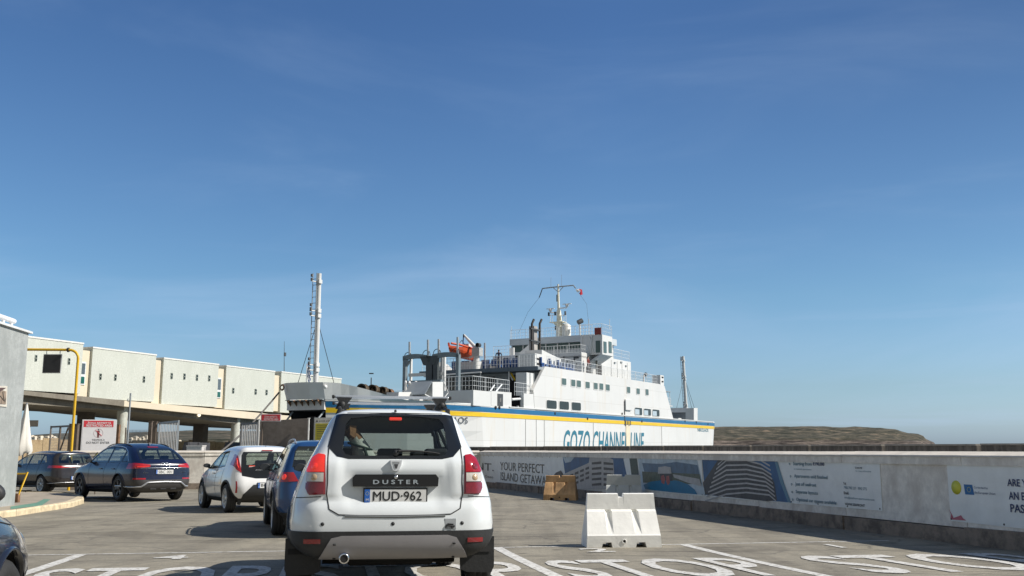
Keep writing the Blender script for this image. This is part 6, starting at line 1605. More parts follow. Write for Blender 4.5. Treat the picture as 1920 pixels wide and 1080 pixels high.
for k in range(8): t = t0+(t1-t0)*k/7; mb.box((sB+.27,t-.05,ZW0),(sB+.36,t+.05,ZW1), SW)
mb.objs('window_post', bo_); 
# left end stair and awning shapes of the bridge front
mb = MB(); c0,c1,d0,d1 = TB(972,992,647,668,9.4); mb.prism([(9.4,c1,d0),(9.4,c1,d0+.3),(9.4,c0,d1),(9.4,c0,d0)], (.8,0,0), SW); c0,c1,d0,d1 = TB(955,963,652,668,9.4); mb.box((9.4,c0,d0),(9.6,c1,d1), SW); mb.obj('stair_casing', ferry)
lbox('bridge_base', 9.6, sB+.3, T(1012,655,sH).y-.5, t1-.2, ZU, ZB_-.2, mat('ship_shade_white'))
# starboard wing
a = S(1129,627,-.3); b_ = S(1148.5,668,-.3); zt = a.z; zb = S(1148,668,-.3).z
wg = MB(); wg.box((a.x,-.3,zb),(b_.x,1.9,zt), SW); wg.prism([(a.x,-.3,zb),(b_.x,-.3,zb),(b_.x,1.6,zb-1.1),(a.x,1.6,zb-1.1)], (0,.3,0), mat('fascia_grey')); wo = wg.obj('bridge_wing', ferry)
mb = MB()
for x0, x1 in ((1131.3,1137),(1140.8,1146.6)): p = S(x0,640,-.3); q = S(x1,662,-.3); mb.box((p.x,-.34,q.z),(q.x,-.28,p.z), WIN)
c0,c1,d0,d1 = TB(1117,1125.5,639,661,a.x); mb.box((a.x-.04,c0,d0),(a.x+.02,c1,d1), WIN); mb.objs('window', wo)
rail([(a.x,1.9,zt),(a.x,-.25,zt),(b_.x,-.25,zt)], 1.0); rail([(sB,t1,ZR),(sB,t0,ZR)], .9, step=1.6)
mb = MB(); c0,c1,d0,d1 = TB(1115,1127,615,628,a.x); mb.box((a.x-.05,c0,zt),(a.x+.05,c1,d1), mat('red_dark_box', (.22,.03,.02), .5, 0, .6, 8)); mb.obj('side_light', wo)
mb = MB(); mb.tube([(a.x,1.7,zb-1.0),(a.x,1.7,zt)], .06, SW, 6); mb.tube([T(1107,662,a.x),T(1110,630,a.x)], .1, SW, 6); mb.tube([T(1113,662,a.x),T(1106,632,a.x)], .07, SW, 6); mb.obj('wing_strut', wo)
# main mast on the bridge
sM = 14.5; yel_w = mat('mast_cream', (.72,.69,.56), .5, 0, .08, 1)
def P(px, py): return T(px, py, sM)
mb = MB(); b0 = P(1050,630); mb.tube([b0, P(1049,603)], [.42,.32], yel_w, 12); mb.tube([P(1049,605), P(1047.5,582)], [.28,.22], yel_w, 10); mb.tube([P(1047.5,582), P(1046.5,533)], [.14,.09], yel_w, 8); mo = mb.obj('main_mast', ferry)
mb = MB(); mb.box(P(1034,605)+Vector((-.5,0,-.05)), P(1059,604)+Vector((.5,0,.05)), yel_w)
mb.tube([P(1040,607),P(1050,618),P(1058,607)], .08, yel_w, 6)
for px in (1032,1036,1057,1061): mb.tube([P(px,605), P(px,590)], .03, RAILM, 5)
mb.tube([P(1031,591),P(1061,591)], .03, RAILM, 5); mb.obj('platform', mo)
mb = MB(); mb.tube([P(1017,541),P(1033,539),P(1075,535),P(1079,540)], .065, SGR, 6); mb.tube([P(1038,540),P(1047,548),P(1056,538)], .04, SGR, 5); mb.tube([P(1033,539),P(1033,520)], .015, SGR, 4); mb.tube([P(1053,537),P(1053,515)], .015, SGR, 4)
mb.tube([P(1017,541),P(1014,550),P(1011,558)], .05, SDK, 5); mb.obj('yardarm', mo)
for px0, px1, py, up in ((1055,1071,570,.0),(1025,1039,579,.0)):
    mb = MB(); cx = (px0+px1)/2; c_ = P(cx, py); mb.box(P(px0,py)+Vector((-.08,0,-.06)), P(px1,py)+Vector((.08,0,.06)), SW); mb.tube([c_, P(cx, py+7), P(1048, py+8)], .06, SW, 6); mb.lathe([(-.25,.16),(0,.16),(.02,0)], c_, (0,0,1), SW, 12); mb.obj('radar', mo)
mb = MB()
for px, py in ((1029,589),(1041,588),(1060,587),(1042,615),(1045,562),(1045,556)): c_ = P(px, py); mb.lathe([(-.18,.1),(.18,.1),(.18,0)], c_, (0,0,1), SDK, 8)
mb.objs('mast_light', mo)
mb = MB(); mb.tube([P(1011,558),P(990,585),P(972,625)], .012, SDK, 4); mb.tube([P(1079,540),P(1100,570),P(1104,612)], .012, SDK, 4); mb.objs('halyard', mo)
mb = MB(); mb.tube([P(1088,630),P(1087,608)], .09, SW, 8); mb.tube([P(1087,604)+Vector((-.15,.1,-.05)),P(1087,603)+Vector((.2,-.15,.12))], .24, SDK, 14); mb.obj('searchlight', ferry)
mb = MB(); c_ = P(1062,622); mb.lathe([(-.8,.45),(.6,.45),(.8,.2),(.8,0)], c_, (0,0,1), mat('dome_white', (.65,.63,.56), .5), 16); mb.obj('satcom_pod', ferry)
for px, y0, y1 in ((959,640,612),(1104,630,598),(1143,616,598)): mb = MB(); mb.tube([P(px,y0),P(px,y1)], .025, RAILM, 5); mb.obj('whip_aerial', ferry)
# vehicle gantry forward
sG = -8.0; GG = mat('gantry_grey', (.16,.20,.22), .5, 0, .15, 1)
def G(px, py): return T(px, py, sG)
zt = G(800,668).z
gt = MB()
def gpost(px, w, m_, s0=-.15, s1=.15, z0=None, z1=None): c_ = G(px, 700); gt.box((sG+s0,c_.y-w,z0 or zdk-.1),(sG+s1,c_.y+w,z1 or zt), m_)
gpost(759.5,.13,GG); gpost(806,.28,mat('gantry_dark', (.05,.06,.065), .5)); gpost(818,.2,mat('gantry_dark')); gpost(859,.13,GG)
for px in (765,811,822.5,828): gpost(px,.07,SW,.3,.5)
for a_, b_2 in ((757,800),(812,861)):
    p = G(a_, 673); q = G(b_2, 664); y0, y1 = p.y, q.y; K = 10; vs = []
    for k in range(K): 
        f0, f1 = k/K, (k+1)/K; t_a, t_b = y0+(y1-y0)*f0, y0+(y1-y0)*f1; c0 = .12*math.sin(math.pi*f0); c1 = .12*math.sin(math.pi*f1)
        gt.prism([(sG-.15,t_a,zt-.25+c0),(sG-.15,t_b,zt-.25+c1),(sG-.15,t_b,zt+.1+c1),(sG-.15,t_a,zt+.1+c0)], (.3,0,0), GG)
gt.prism([(sG-.14,G(760,680).y,zt-.9),(sG-.14,G(760,680).y,zt-.25),(sG-.14,G(770,680).y,zt-.25)], (.28,0,0), GG)
for px in (800,812): c_ = G(px,675); gt.prism([(sG-.16,c_.y+.55,zt),(sG-.16,c_.y-.55,zt),(sG-.16,c_.y-.2,zt-.7),(sG-.16,c_.y+.2,zt-.7)], (.32,0,0), mat('gantry_dark'))
gt.box((sG+.2,G(763,690).y,zt-1.5),(sG+.35,G(826,690).y,zt-1.25), SW)
gt.box((sG-.2,G(762,714).y,G(800,719).z),(sG+.2,G(829,714).y,G(800,713).z), GG)
gt.box((sG+.1,G(763,740).y,zdk-.1),(sG+.5,G(812,740).y,G(800,719).z), DKGR)
go = gt.obj('ramp_gantry', ferry)
for px, y0, y1 in ((768,672,641),(802.5,668,637),(822.5,666,636),(858,664,632)):
    mb = MB(); mb.tube([G(px,y0),G(px,y1)], .09, mat('galvanised', (.42,.45,.47), .4, .4, .1, 3), 8); c_ = G(px-3, y0-3); mb.tube([c_+Vector((0,.35*math.cos(t),.35*math.sin(t))) for t in [2*math.pi*k/14 for k in range(15)]], .03, SDK, 5); mb.obj('guide_pipe', go)
mb = MB(); mb.tube([S(909,683,7),S(909,643,7)], .09, mat('galvanised'), 8); mb.obj('guide_pipe', ferry)
# port bulkhead, davit
mb = MB(); q = T(824.5,678,.5); r_ = T(839,700,.5); mb.prism([(-.4,q.y,ZU),(-.4,q.y,q.z),(1.8,q.y,q.z-.15),(3.4,q.y,ZU)], (0,.1,0), SW); mb.box((-.38,q.y-1.2,ZU),(-.3,q.y-.3,q.z-.5), RAILM)
mb.obj('port_bulkhead', ferry)
sD = -.6; D = lambda px, py: T(px, py, sD)
dv = MB(); c_ = D(893,690); dv.tube([(sD,c_.y,ZU),D(894,660)], [.3,.22], SW, 12); dv.tube([D(895,655),D(870,628)], [.17,.09], SW, 10); dv.box(D(888,668)+Vector((-.3,0,0)), D(902,652)+Vector((.3,0,0)), mat('davit_grey', (.42,.43,.42), .5)); dv.tube([D(893,665),D(880,670)], .06, SW, 6)
dv.lathe([(-.2,.18),(.2,.18),(.2,0)], D(897,647), (1,0,0), SDK, 12); dv.box(D(869,630)+Vector((-.1,-.1,-.1)), D(871,628)+Vector((.1,.1,.05)), SDK); dv.tube([D(869,629),D(868,648)], .05, mat('davit_blue', (.02,.07,.3), .5), 6)
do = dv.obj('boat_davit', ferry)
mb = MB(); mb.box((.2,6.5,ZU),(1.6,8.8,ZU+.8), SW); mb.box((1.0,5.2,ZU),(2.4,6.2,ZU+.6), SW); mb.obj('deck_locker', ferry)
# orange rescue boat hanging from the davit
bp = D(866, 660); t = thing('rescue_boat', 'small orange rescue boat hanging from a crane on the ferry', 'lifeboat', wld(bp), SANG)
ORG = mat('boat_orange', (.55,.075,.02), .5, 0, .15, 1.5)
vs = []; N = 15; Mx = 12
for i in range(N):
    f = i/(N-1); x = -2.1+4.2*f; wd = .78*(1-(abs(f-.55)/.6)**3.0) if f > .0 else .05; wd = max(wd, .04); wd *= min(1, .12+f*3.2)**.6
    keel = -.55+.55*max(0, .35-f)**1.2*4.4; sheer = .25+.12*max(0, .5-f)
    for k in range(Mx):
        a = math.pi*k/(Mx-1); y = -math.cos(a)*wd; z = sheer-(sheer-keel)*math.sin(a)**.75; vs.append((x, y, z))
fs = []
for i in range(N-1):
    for k in range(Mx-1): fs.append((i*Mx+k, (i+1)*Mx+k, (i+1)*Mx+k+1, i*Mx+k+1))
    fs.append((i*Mx+Mx-1, (i+1)*Mx+Mx-1, (i+1)*Mx, i*Mx))
fs += [list(range(Mx)), list(range((N-1)*Mx, N*Mx))[::-1]]
Rt = Matrix.Rotation(R(2), 3, 'Y'); mb = MB(); mb.add([Rt@Vector(v) for v in vs], fs, ORG, False); hb = mb.obj('hull', t)
mb = MB()
for sg in (-1, 1): mb.tube([Rt@Vector((-1.9,sg*.12,.5)),Rt@Vector((-1.2,sg*.55,.44)),Rt@Vector((0,sg*.78,.33)),Rt@Vector((2.0,sg*.62,.3))], .09, ORG, 8)
mb.obj('fender_tube', t)
mb = MB(); mb.box((.6,-.3,.1),(1.1,.3,.75), SW); mb.box((1.4,-.25,0),(1.9,.25,.5), mat('motor_grey', (.2,.2,.2), .5), bev=.05); mb.tube([(-.9,0,.35),(0,0,1.0),(.9,0,.35)], .03, SDK, 5); mb.obj('console', t)
# stern details
extr('stern_house', [(1286,786),(1286,771),(1301,771),(1301,787.5)], 2.5, 6, mat('stern_grey', (.20,.22,.24), .6))
extr('stern_post', [(1301,788),(1301,765),(1308,765),(1308,789)], .6, 1.6, SW)
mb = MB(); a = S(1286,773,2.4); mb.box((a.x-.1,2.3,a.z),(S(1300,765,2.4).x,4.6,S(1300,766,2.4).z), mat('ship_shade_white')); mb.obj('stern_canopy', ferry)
mb = MB(); K = 16; P0 = S(1308,787,9.5); P1 = S(1343,792,9.5)
vs = []
for k in range(K+1):
    f = k/K; s_ = 33+13.4*f; hgt = .95*max(0, 1-max(0,(f-.55)/.45)**2)*min(1, .35+f*1.2); vs += [(s_,11.6,zdk-.1),(s_,11.7-.1,zdk+hgt)]
mb.add(vs, [(2*i,2*i+2,2*i+3,2*i+1) for i in range(K)], SGR); mb.add([(x,y-.08,z) for x,y,z in vs], [(2*i,2*i+1,2*i+3,2*i+2) for i in range(K)], SGR)
mb.tube([vs[i] for i in range(1,2*K+2,2)], .09, SW, 6); mb.obj('port_bulwark', ferry)
mb = MB(); a = S(1315,786,4); a.x = 40.5; mb.box((a.x,3,zdk-.1),(a.x+1.5,5,zdk+.4), SW); mb.box((a.x+2,2.5,zdk-.1),(a.x+3.4,4,zdk+.3), SW); mb.lathe([(0,.3),(.5,.3),(.5,0)], (a.x-1,3.5,zdk-.1), (0,0,1), SDK, 12); mb.obj('mooring_gear', ferry)
mb = MB(); a = S(1238,703,.3); b_ = S(1245,720,.3); mb.box((a.x,.3,b_.z-.2),(b_.x,1.2,a.z), SW)
for y0, y1 in ((706,709),(714,717)): p = S(1240.5,y0,.3); q = S(1243.5,y1,.3); mb.box((p.x,.26,q.z),(q.x,.32,p.z), HOLE)
mb.obj('light_box', ferry)
mb = MB()
for q in (0, .6, 1.2, 2.0, 2.6, 3.2): mb.lathe([(0,.35),(.45,.35),(.5,0)], (se-6+q*1.5, 2.5+q*.2, ZU), (0,0,1), DKGR, 12)
c_ = S(1231,714,1.0); mb.tube([c_+Vector((.45*math.cos(t),0,.45*math.sin(t))) for t in [2*math.pi*k/16 for k in range(17)]], .1, SGR, 6)
c_ = S(1207,714,1.0); mb.tube([(c_.x,1.0,ZU),(c_.x,1.0,S(1207,703,1.0).z)], .1, SW, 6); mb.lathe([(-.2,.15),(.2,.2),(.2,0)], S(1210,703,1.0), (.7,0,.4), SDK, 8)
mb.obj('deck_gear', ferry)
mb = MB(); p = S(1247,733,.3); q = S(1255,760,.3); mb.box((p.x+.2,.3,p.z-.05),(q.x+.6,3,p.z+.02), SGR); mb.tube([(q.x+.5,.4,p.z),(q.x+.5,.4,q.z)], .03, RAILM, 5); mb.box((p.x+.6,.3,q.z-.1),(q.x+1.0,3,q.z), SW); mb.obj('aft_landing', ferry)
rail([(se+.3,.3,S(1255,762,.3).z),(S(1258,762,.3).x,.3,S(1255,762,.3).z)], .9)
# flags
def flag(label, name, P0, cols, w=.9, h=.6, droop=.5, rz=0.0):
    mb = MB(); K = 8; n = len(cols)
    for j in range(n):
        vs = []
        for k in range(K+1):
            f = k/K; x = w*f*(1-droop*.4); y = .08*math.sin(f*7+j*.3); z0 = h*(1-j/n)-droop*w*f; z1 = h*(1-(j+1)/n)-droop*w*f; vs += [(x,y,z0),(x,y,z1)]
        mb.add(vs, [(2*i,2*i+1,2*i+3,2*i+2) for i in range(K)], cols[j])
    o = mb.obj(name); o.location = P0; o.rotation_euler = (0,0,rz); tag(o, label, 'flag'); return o
FR = mat('flag_red', (.60,.02,.04), .7); FW = mat('flag_white', (.75,.75,.75), .7); FB = mat('flag_blue', (.02,.05,.2), .7)
p = wld(P(1079,541)); mb = MB()
mb.add([(0,0,0),(.35,.03,.12),(.55,-.04,-.15),(.18,-.02,-.3)], [(0,1,2,3)], FW); mb.add([(.35,.03,.12),(.72,.02,.02),(.78,0,-.5),(.55,-.06,-.62),(.4,-.03,-.42),(.55,-.04,-.15)], [(0,1,2,3,4,5)], FR); mb.v = [(x*.9,y,z*.9) for x,y,z in mb.v]
o = mb.obj('courtesy_flag'); o.location = p-Z3*.12; tag(o, 'small red and white flag flying from the mast yardarm', 'flag')
p = wld(T(572,722,-21.0)); o = flag('drooping dark blue striped flag on the bow jackstaff', 'bow_flag', p+Z3*.55+Vector((.1,0,0)), [FB,FW,FB,FW,FB], .5, .9, 1.3)
mb = MB(); q = T(574,722,-21.0); mb.tube([(q.x,q.y,zdk),(q.x,q.y,T(576,682,-21.0).z)], .03, RAILM, 5); mb.obj('jackstaff', ferry)
# mooring line
A_ = wld(T(523,736,-22.4)); B_ = gnd(352, 842); B_ = atY(350, 840, 50.0); B_.z = -.15; mb = MB(); mb.tube([A_.lerp(B_, f)-Z3*.5*math.sin(math.pi*f) for f in np.linspace(0,1,14)], .055, mat('rope_grey', (.12,.11,.10), .9), 6); tag(mb.obj('mooring_line'), 'thick mooring rope running from the ferry bow down to the quay', 'rope')
mb = MB(); mb.lathe([(0,.3),(.05,.18),(.3,.16),(.36,.26),(.42,.26),(.45,0)], (B_.x,B_.y,-.5), (0,0,1), SDK, 14); tag(mb.obj('bollard'), 'dark iron bollard holding the ferry rope', 'bollard')
# people on the ferry deck
def person(label, loc_, rz, top, trous, lean=0, s=1.0):
    t = thing('person', label, 'person', loc_, rz)
    skinm = mat('skin', (.45,.28,.2), .6)
    J = [(0,0,.95,.13,.10),(0,0,1.15,.12,.09),(0,0,1.38,.14,.09),(0,0,1.50,.06),(0,.01,1.60,.08,.09),(0,.01,1.70,.075,.085),
         (.19,0,1.40,.055),(.27,.04,1.12,.042),(.24,.18,.92,.034),(-.19,0,1.40,.055),(-.27,.02,1.12,.042),(-.22,.16,.95,.034),
         (.09,0,.88,.09),(.11,.02,.48,.062),(.12,-.04,.09,.045),(.12,.08,.04,.04),(-.09,0,.88,.09),(-.11,.0,.48,.062),(-.13,.03,.09,.045),(-.13,.15,.04,.04)]
    E = [(0,1),(1,2),(2,3),(3,4),(4,5),(2,6),(6,7),(7,8),(2,9),(9,10),(10,11),(0,12),(12,13),(13,14),(14,15),(0,16),(16,17),(17,18),(18,19)]
    o = skin_obj('body', J, E, t, skinm, 1)
    o.data.materials.append(top); o.data.materials.append(trous); o.data.materials.append(mat('hair_dark', (.02,.015,.01), .8))
    for p_ in o.data.polygons:
        c = p_.center
        p_.material_index = 3 if (c.z > 1.66 or (c.z > 1.55 and c.y < -.01)) else 2 if c.z < .98 and abs(c.x) < .22 else 1 if c.z < 1.47 and c.z > .98 else 0
    t.scale = (s, s, s); return t
q = S(1103,702,.6); person('person in a dark red top standing at the ferry rail', wld((q.x,.6,ZU)), SANG+math.pi, mat('top_red', (.22,.05,.04), .8), mat('trousers_grey', (.2,.2,.21), .8))
q = S(1119,704,.6); person('person in grey clothes leaning on the ferry rail beside the wing', wld((q.x,.6,ZU)), SANG+math.pi+.5, mat('top_grey', (.16,.17,.15), .8), mat('trousers_olive', (.12,.12,.10), .8))
q = T(903,690,.9); person('person sitting out on the blue benches under the ferry casing', wld((.4,T(935,690,.4).y,ZU)), SANG-1.2, mat('top_dark', (.05,.05,.08), .8), mat('trousers_grey', (.2,.2,.21), .8))
# ------------------------------------------------------------ terminal building on columns
TO = Vector((-35.2, 70.9, 0)); TE = Vector((.384, .923, 0)).normalized(); TNn = Vector((-TE.y, TE.x, 0)); TANG = math.atan2(TE.y, TE.x)  # TNn points away
TN = TNn
def U(px, py, t=0.0):
    p = onplane(px, py, TO+TN*t, TN)-TO; return Vector((p.dot(TE), t, p.z))
term = thing('terminal_building', 'pale green and cream terminal wing raised on columns behind the gates', 'building', TO, TANG)
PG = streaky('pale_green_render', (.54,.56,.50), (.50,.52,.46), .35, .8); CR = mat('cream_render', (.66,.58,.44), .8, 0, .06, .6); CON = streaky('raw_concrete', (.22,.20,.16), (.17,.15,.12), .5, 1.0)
TW = mat('terminal_glass', (.03,.07,.07), .1); TF = mat('white_frame', (.7,.72,.72), .4)
TB_ = {'a': (-60,151,0), 'b': (169.5,290,0), 'c': (304.5,408.5,0), 'd': (423,514.5,0), 'e': (527,640,0)}
ztops = {'a': 9.2, 'b': 8.98, 'c': 8.95, 'd': 8.85, 'e': 8.75}; 
zbot = {'a': U(100,735).z, 'b': U(230,750).z, 'c': U(350,760).z, 'd': U(470,770).z, 'e': U(560,775).z}
py_top = {'a': (100,638), 'b': (230,659), 'c': (357,678), 'd': (470,692), 'e': (580,704)}
slits = {'a': [(67,665,678),(129,671,684)], 'b': [(188,700,712.5),(216,701.5,714),(269.5,705,717.5)], 'c': [(321.5,699,711),(345.5,700,712),(369,702,714),(392,703.5,715)], 'd': [(437,727,738),(479,729,740),(499.5,730.5,741)], 'e': []}
for k, (x0, x1, _) in TB_.items():
    a = U(x0, 720).x; b_ = U(x1, 720).x; zt = U(*py_top[k]).z; zb = zbot[k]
    mb = MB(); mb.box((a,0,zb),(b_,10,zt), PG); mb.box((a-.03,-.04,zt-.02),(b_+.03,10.05,zt+.10), mat('parapet_cap', (.72,.71,.66), .7)); w = mb.obj('wall_block', term)
    for px, y0, y1 in slits[k]:
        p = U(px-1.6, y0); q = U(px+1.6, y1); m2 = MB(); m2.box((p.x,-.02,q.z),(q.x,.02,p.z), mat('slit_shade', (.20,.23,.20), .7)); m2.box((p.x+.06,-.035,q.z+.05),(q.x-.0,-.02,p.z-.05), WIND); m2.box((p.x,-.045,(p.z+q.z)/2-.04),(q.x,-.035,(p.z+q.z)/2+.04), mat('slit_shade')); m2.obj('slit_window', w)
    
for (x0, x1, ytop, glz) in ((151,169.5,657,(679,704,722)),(290,304.5,675.5,None),(408.5,423,691.5,(709,733,747)),(514.5,527,704,None)):
    a = U(x0, 720).x; b_ = U(x1, 720).x; zt = U((x0+x1)/2, ytop, .22).z
    mb = MB(); mb.box((a-.1,.22,4.9),(b_+.3,9,zt), CR); o = mb.obj('recessed_bay', term)
    if glz:
        q = [U((x0+x1)/2, y, .22).z for y in glz]; m2 = MB(); m2.box((a,.16,q[2]),(b_-.4,.22,q[0]), TF); m2.box((a+.1,.13,q[1]+.1),(b_-.5,.16,q[0]-.12), mat('bay_glass', (.10,.13,.15), .1)); m2.box((a+.1,.13,q[2]+.1),(b_-.5,.16,q[1]-.12), mat('green_panel', (.02,.12,.10), .2)); m2.obj('bay_window', o)
# ledge, soffit beam, slab
a = U(-80,740).x; m_ = U(228,750).x; e_ = U(645,775).x
zs0 = U(228,762).z; zs1 = U(228,751).z
mb = MB()
def seg(x0, x1, z00, z01, z10, z11, t0, t1, mt):
    mb.prism([(x0,t0,z00),(x1,t0,z01),(x1,t0,z11),(x0,t0,z10)], (0,t1-t0,0), mt)
pts = [(-80,),(50,),(228,),(440,),(560,),(645,)]
def zl(px, ya): return U(px, ya).z
yb = {50:(741,758,733), 228:(762,766,751), 440:(786,795,768), 560:(795,805,778)}
ledge_t = {-80:(728,),}
L = [(45,733,741,757),(229,751,762,769),(440,770,783,793),(520,778,790,800),(640,786,797,806)]
for (p0, a0, b0, c0), (p1, a1, b1, c1) in zip(L[:-1], L[1:]):
    x0 = U(p0,750).x; x1 = U(p1,750).x
    raw = p0 == 45
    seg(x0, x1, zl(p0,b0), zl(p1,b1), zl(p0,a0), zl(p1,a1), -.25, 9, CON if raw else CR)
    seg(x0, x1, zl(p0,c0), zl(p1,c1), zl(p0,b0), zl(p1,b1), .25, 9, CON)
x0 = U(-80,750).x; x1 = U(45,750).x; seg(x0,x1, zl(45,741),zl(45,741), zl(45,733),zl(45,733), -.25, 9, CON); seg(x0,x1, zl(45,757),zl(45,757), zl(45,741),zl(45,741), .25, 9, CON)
mb.obj('floor_slab', term)
for px, t, r_, sq in ((228,.6,.42,0),(441.5,.6,.42,0),(160,5.2,.62,1),(376.5,5.2,.62,1),(560,5.2,.6,1),(10,.6,.42,0)):
    p = U(px, 800, t); mb = MB(); zt = 4.6 if px < 300 else 4.3
    if sq: mb.box((p.x-r_*.6,t-r_,-.7),(p.x+r_*.6,t+r_,zt), mat('column_dark', (.10,.085,.07), .8, 0, .2, 2))
    else: mb.lathe([(-.7,r_),(zt,r_)], (p.x,t,0), (0,0,1), streaky('column_pale', (.52,.54,.48), (.44,.43,.37), .5, 1.5), 24)
    mb.obj('column', term)
mb = MB(); p = U(376,778,.0); mb.lathe([(0,.16),(.1,.16),(.14,0)], (p.x,.2,p.z), (0,-1,0), mat('lamp_on', (.9,.85,.7), .3, emit=1.2, ecol=(1,.9,.7)), 14); mb.obj('soffit_lamp', term)
mb = MB(); p = U(533,700,3); q = U(533,640,3); mb.tube([(p.x,3,8.6),(q.x,3,q.z)], [.05,.02], SDK, 5); mb.box((p.x-.15,2.95,q.z-1.6),(p.x+.15,3.05,q.z-1.2), SDK); mb.obj('aerial', term)
p = atY(695, 755, 130); q = atY(695, 701, 130); t = thing('street_lamp', 'thin dark lamp post standing far off behind the ferry bow', 'street lamp', (p.x,130,-.5)); mb = MB(); mb.tube([(0,0,0),(0,0,q.z)], [.12,.07], SDK, 8); mb.obj('post', t); mb = MB(); mb.box((-.3,-.2,q.z+.48),(.3,.2,q.z+.62), SDK, bev=.04); mb.obj('lamp_head', t)

# limestone wall behind the gates, below the terminal
LS = streaky('limestone', (.62,.47,.28), (.42,.29,.17), .7, .8)
A_ = atY(-40, 838, 95); B_ = atY(640, 838, 112); mb = MB(); ztop = EYE+(838-823)/1824*98
d = (B_-A_); d.z = 0; L_ = d.length; d.normalize(); n_ = Vector((-d.y, d.x, 0)); K = 26
for k in range(K):
    p = Vector((A_.x,A_.y,0))+d*(L_*k/K); q = Vector((A_.x,A_.y,0))+d*(L_*(k+1)/K-.03); zz_ = ztop+.12*math.sin(k*1.9)-k*.012
    mb.prism([p-Z3*.6, q-Z3*.6, q+Z3*zz_, p+Z3*zz_], n_*.8, LS)
tag(mb.obj('limestone_wall'), 'rough yellow limestone wall across the far side of the yard', 'wall')
# dark rubble wedges and boxes on the quay beyond
WD2 = mat('dark_steel', (.06,.06,.065), .7, 0, .3, 3)
for i, (x0, x1, yt, Y) in enumerate(((333,352,829,64),(356,372,830,66),(408,431,829,64))):
    a = atY(x0, 838, Y); b_ = atY(x1, 838, Y); zt = EYE+(838-yt)/1824*Y+.5; o = (a.x, Y, -.5)
    mb = MB(); w = b_.x-a.x; mb.prism([(0,0,0),(w,0,0),(w,0,zt),(w*.62,0,zt)], (0,2.5,0), WD2); mb.box((0,.2,0),(w,2.2,.5), WD2); ob = mb.obj('loading_ramp'); ob.location = o; tag(ob, ('dark steel loading ramp left of the rope end','dark steel ramp half behind the dark column','dark steel ramp beside the round column')[i], 'ramp')
p = atY(364, 842, 62); mb = MB(); mb.box((p.x-.5,62,-.55),(p.x+.5,62.8,1.35), mat('box_white', (.62,.6,.58), .6), bev=.03); mb.box((p.x-.52,61.98,1.33),(p.x+.52,62.82,1.4), mat('box_white')); tag(mb.obj('utility_box'), 'small white utility box at the foot of the dark column', 'box')

# ------------------------------------------------------------ grey kiosk at the left edge
KG = streaky('grey_render', (.34,.36,.35), (.28,.30,.29), .8, 1.1)
c0 = gnd(27, 947, .13); d_ = ray(57, 625); k_ = Vector((c0.x,c0.y)).length/math.hypot(d_.x, d_.y); zt = EYE+d_.z*k_
d2 = ray(0, 607); p1 = d_*((zt-EYE)/d_.z); p2 = d2*((zt-EYE)/d2.z); kd = Vector((p2.x-p1.x, p2.y-p1.y, 0)).normalized(); kl = Vector((kd.y, -kd.x, 0))
if kl.x > 0: kl = -kl
kiosk = thing('kiosk', 'plain grey rendered kiosk wall at the left edge with white roof pipe', 'building', (0,0,0))
mb = MB(); B0 = Vector((c0.x,c0.y,0))
def kp(u, v, z): return B0+kd*u+kl*v+Z3*z
mb.prism([kp(0,0,-.3), kp(6,0,-.3), kp(6,0,zt), kp(0,0,zt)], kl*4, KG); mb.obj('wall', kiosk)
mb = MB(); mb.prism([kp(-.12,-.06,zt), kp(6,-.06,zt), kp(6,-.06,zt+.05), kp(-.12,-.06,zt+.05)], kl*4.2, mat('roof_edge', (.66,.67,.66), .6)); mb.obj('roof', kiosk)
mb = MB(); mb.tube([kp(.45,.2,zt+.23), kp(.5,.2,zt+.235), kp(6,.2,zt+.26)], .062, mat('pipe_white', (.80,.80,.80), .35), 16)
for u in (.6, 1.1, 1.9, 2.7): mb.box(kp(u-.03,.17,zt+.04), kp(u+.03,.23,zt+.2), mat('pipe_white'))
mb.obj('roof_pipe', kiosk)
KN = Vector((kd.y,-kd.x,0)); 
if KN.dot(kl) > 0: KN = -KN
def KP(px, py, off): p = onplane(px, py, B0+KN*off, KN); return p
mb = MB(); a = [KP(-12,723,.02), KP(14,724,.02), KP(13,763,.02), KP(-12,761,.02)]; mb.prism(a, KN*-.03, mat('frame_cream', (.6,.56,.48), .5)); t = thing('notice_board', 'framed notice with a brown picture fixed on the kiosk wall', 'notice', (0,0,0)); mb.obj('frame', t)
mb = MB(); a = [KP(-12,727,.03), KP(12,734.0,.03), KP(11,758,.03), KP(-12,756,.03)]; mb.prism(a, KN*-.01, mat('poster_brown', (.25,.19,.14), .5, 0, .8, 6)); mb.obj('picture', t)
mb = MB(); mb.tube([KP(-12,752,.035),KP(0,742,.035),KP(8,752,.035),KP(5,735,.035)], .008, INK, 5); mb.prism([KP(-12,727,.04),KP(12,727,.04),KP(-12,741,.04)], KN*-.005, mat('poster_maroon', (.09,.05,.045), .5)); mb.obj('print', t)

# yellow height bar over the road, with black panel
YP = mat('yellow_post', (.66,.40,.015), .45, 0, .12, 3)
HY = 38.0; t = thing('height_barrier', 'tall yellow pipe frame bending over the road', 'barrier', (0,0,0))
b_ = atY(136, 860, HY); b_.z = 0; c_ = atY(146.5, 672, HY); top = atY(130, 656, HY); e_ = atY(-40, 654, HY-.3); xx = c_.x
P_ = [(b_.x,HY,-.4),(c_.x,HY,c_.z)]
for k in range(1,7): a = math.pi/2*k/6; P_.append((c_.x-(c_.x-top.x)*(1-math.cos(a)), HY, c_.z+(top.z-c_.z)*math.sin(a)))
P_.append((e_.x,HY,top.z+.03)); P_ = [(min(x, c_.x), y, z) for x, y, z in P_]
mb = MB(); mb.tube(P_, .052, YP, 12); mb.tube([(e_.x,HY,top.z+.03),(e_.x,HY,-.4)], .052, YP, 12); mb.obj('pipe_frame', t)
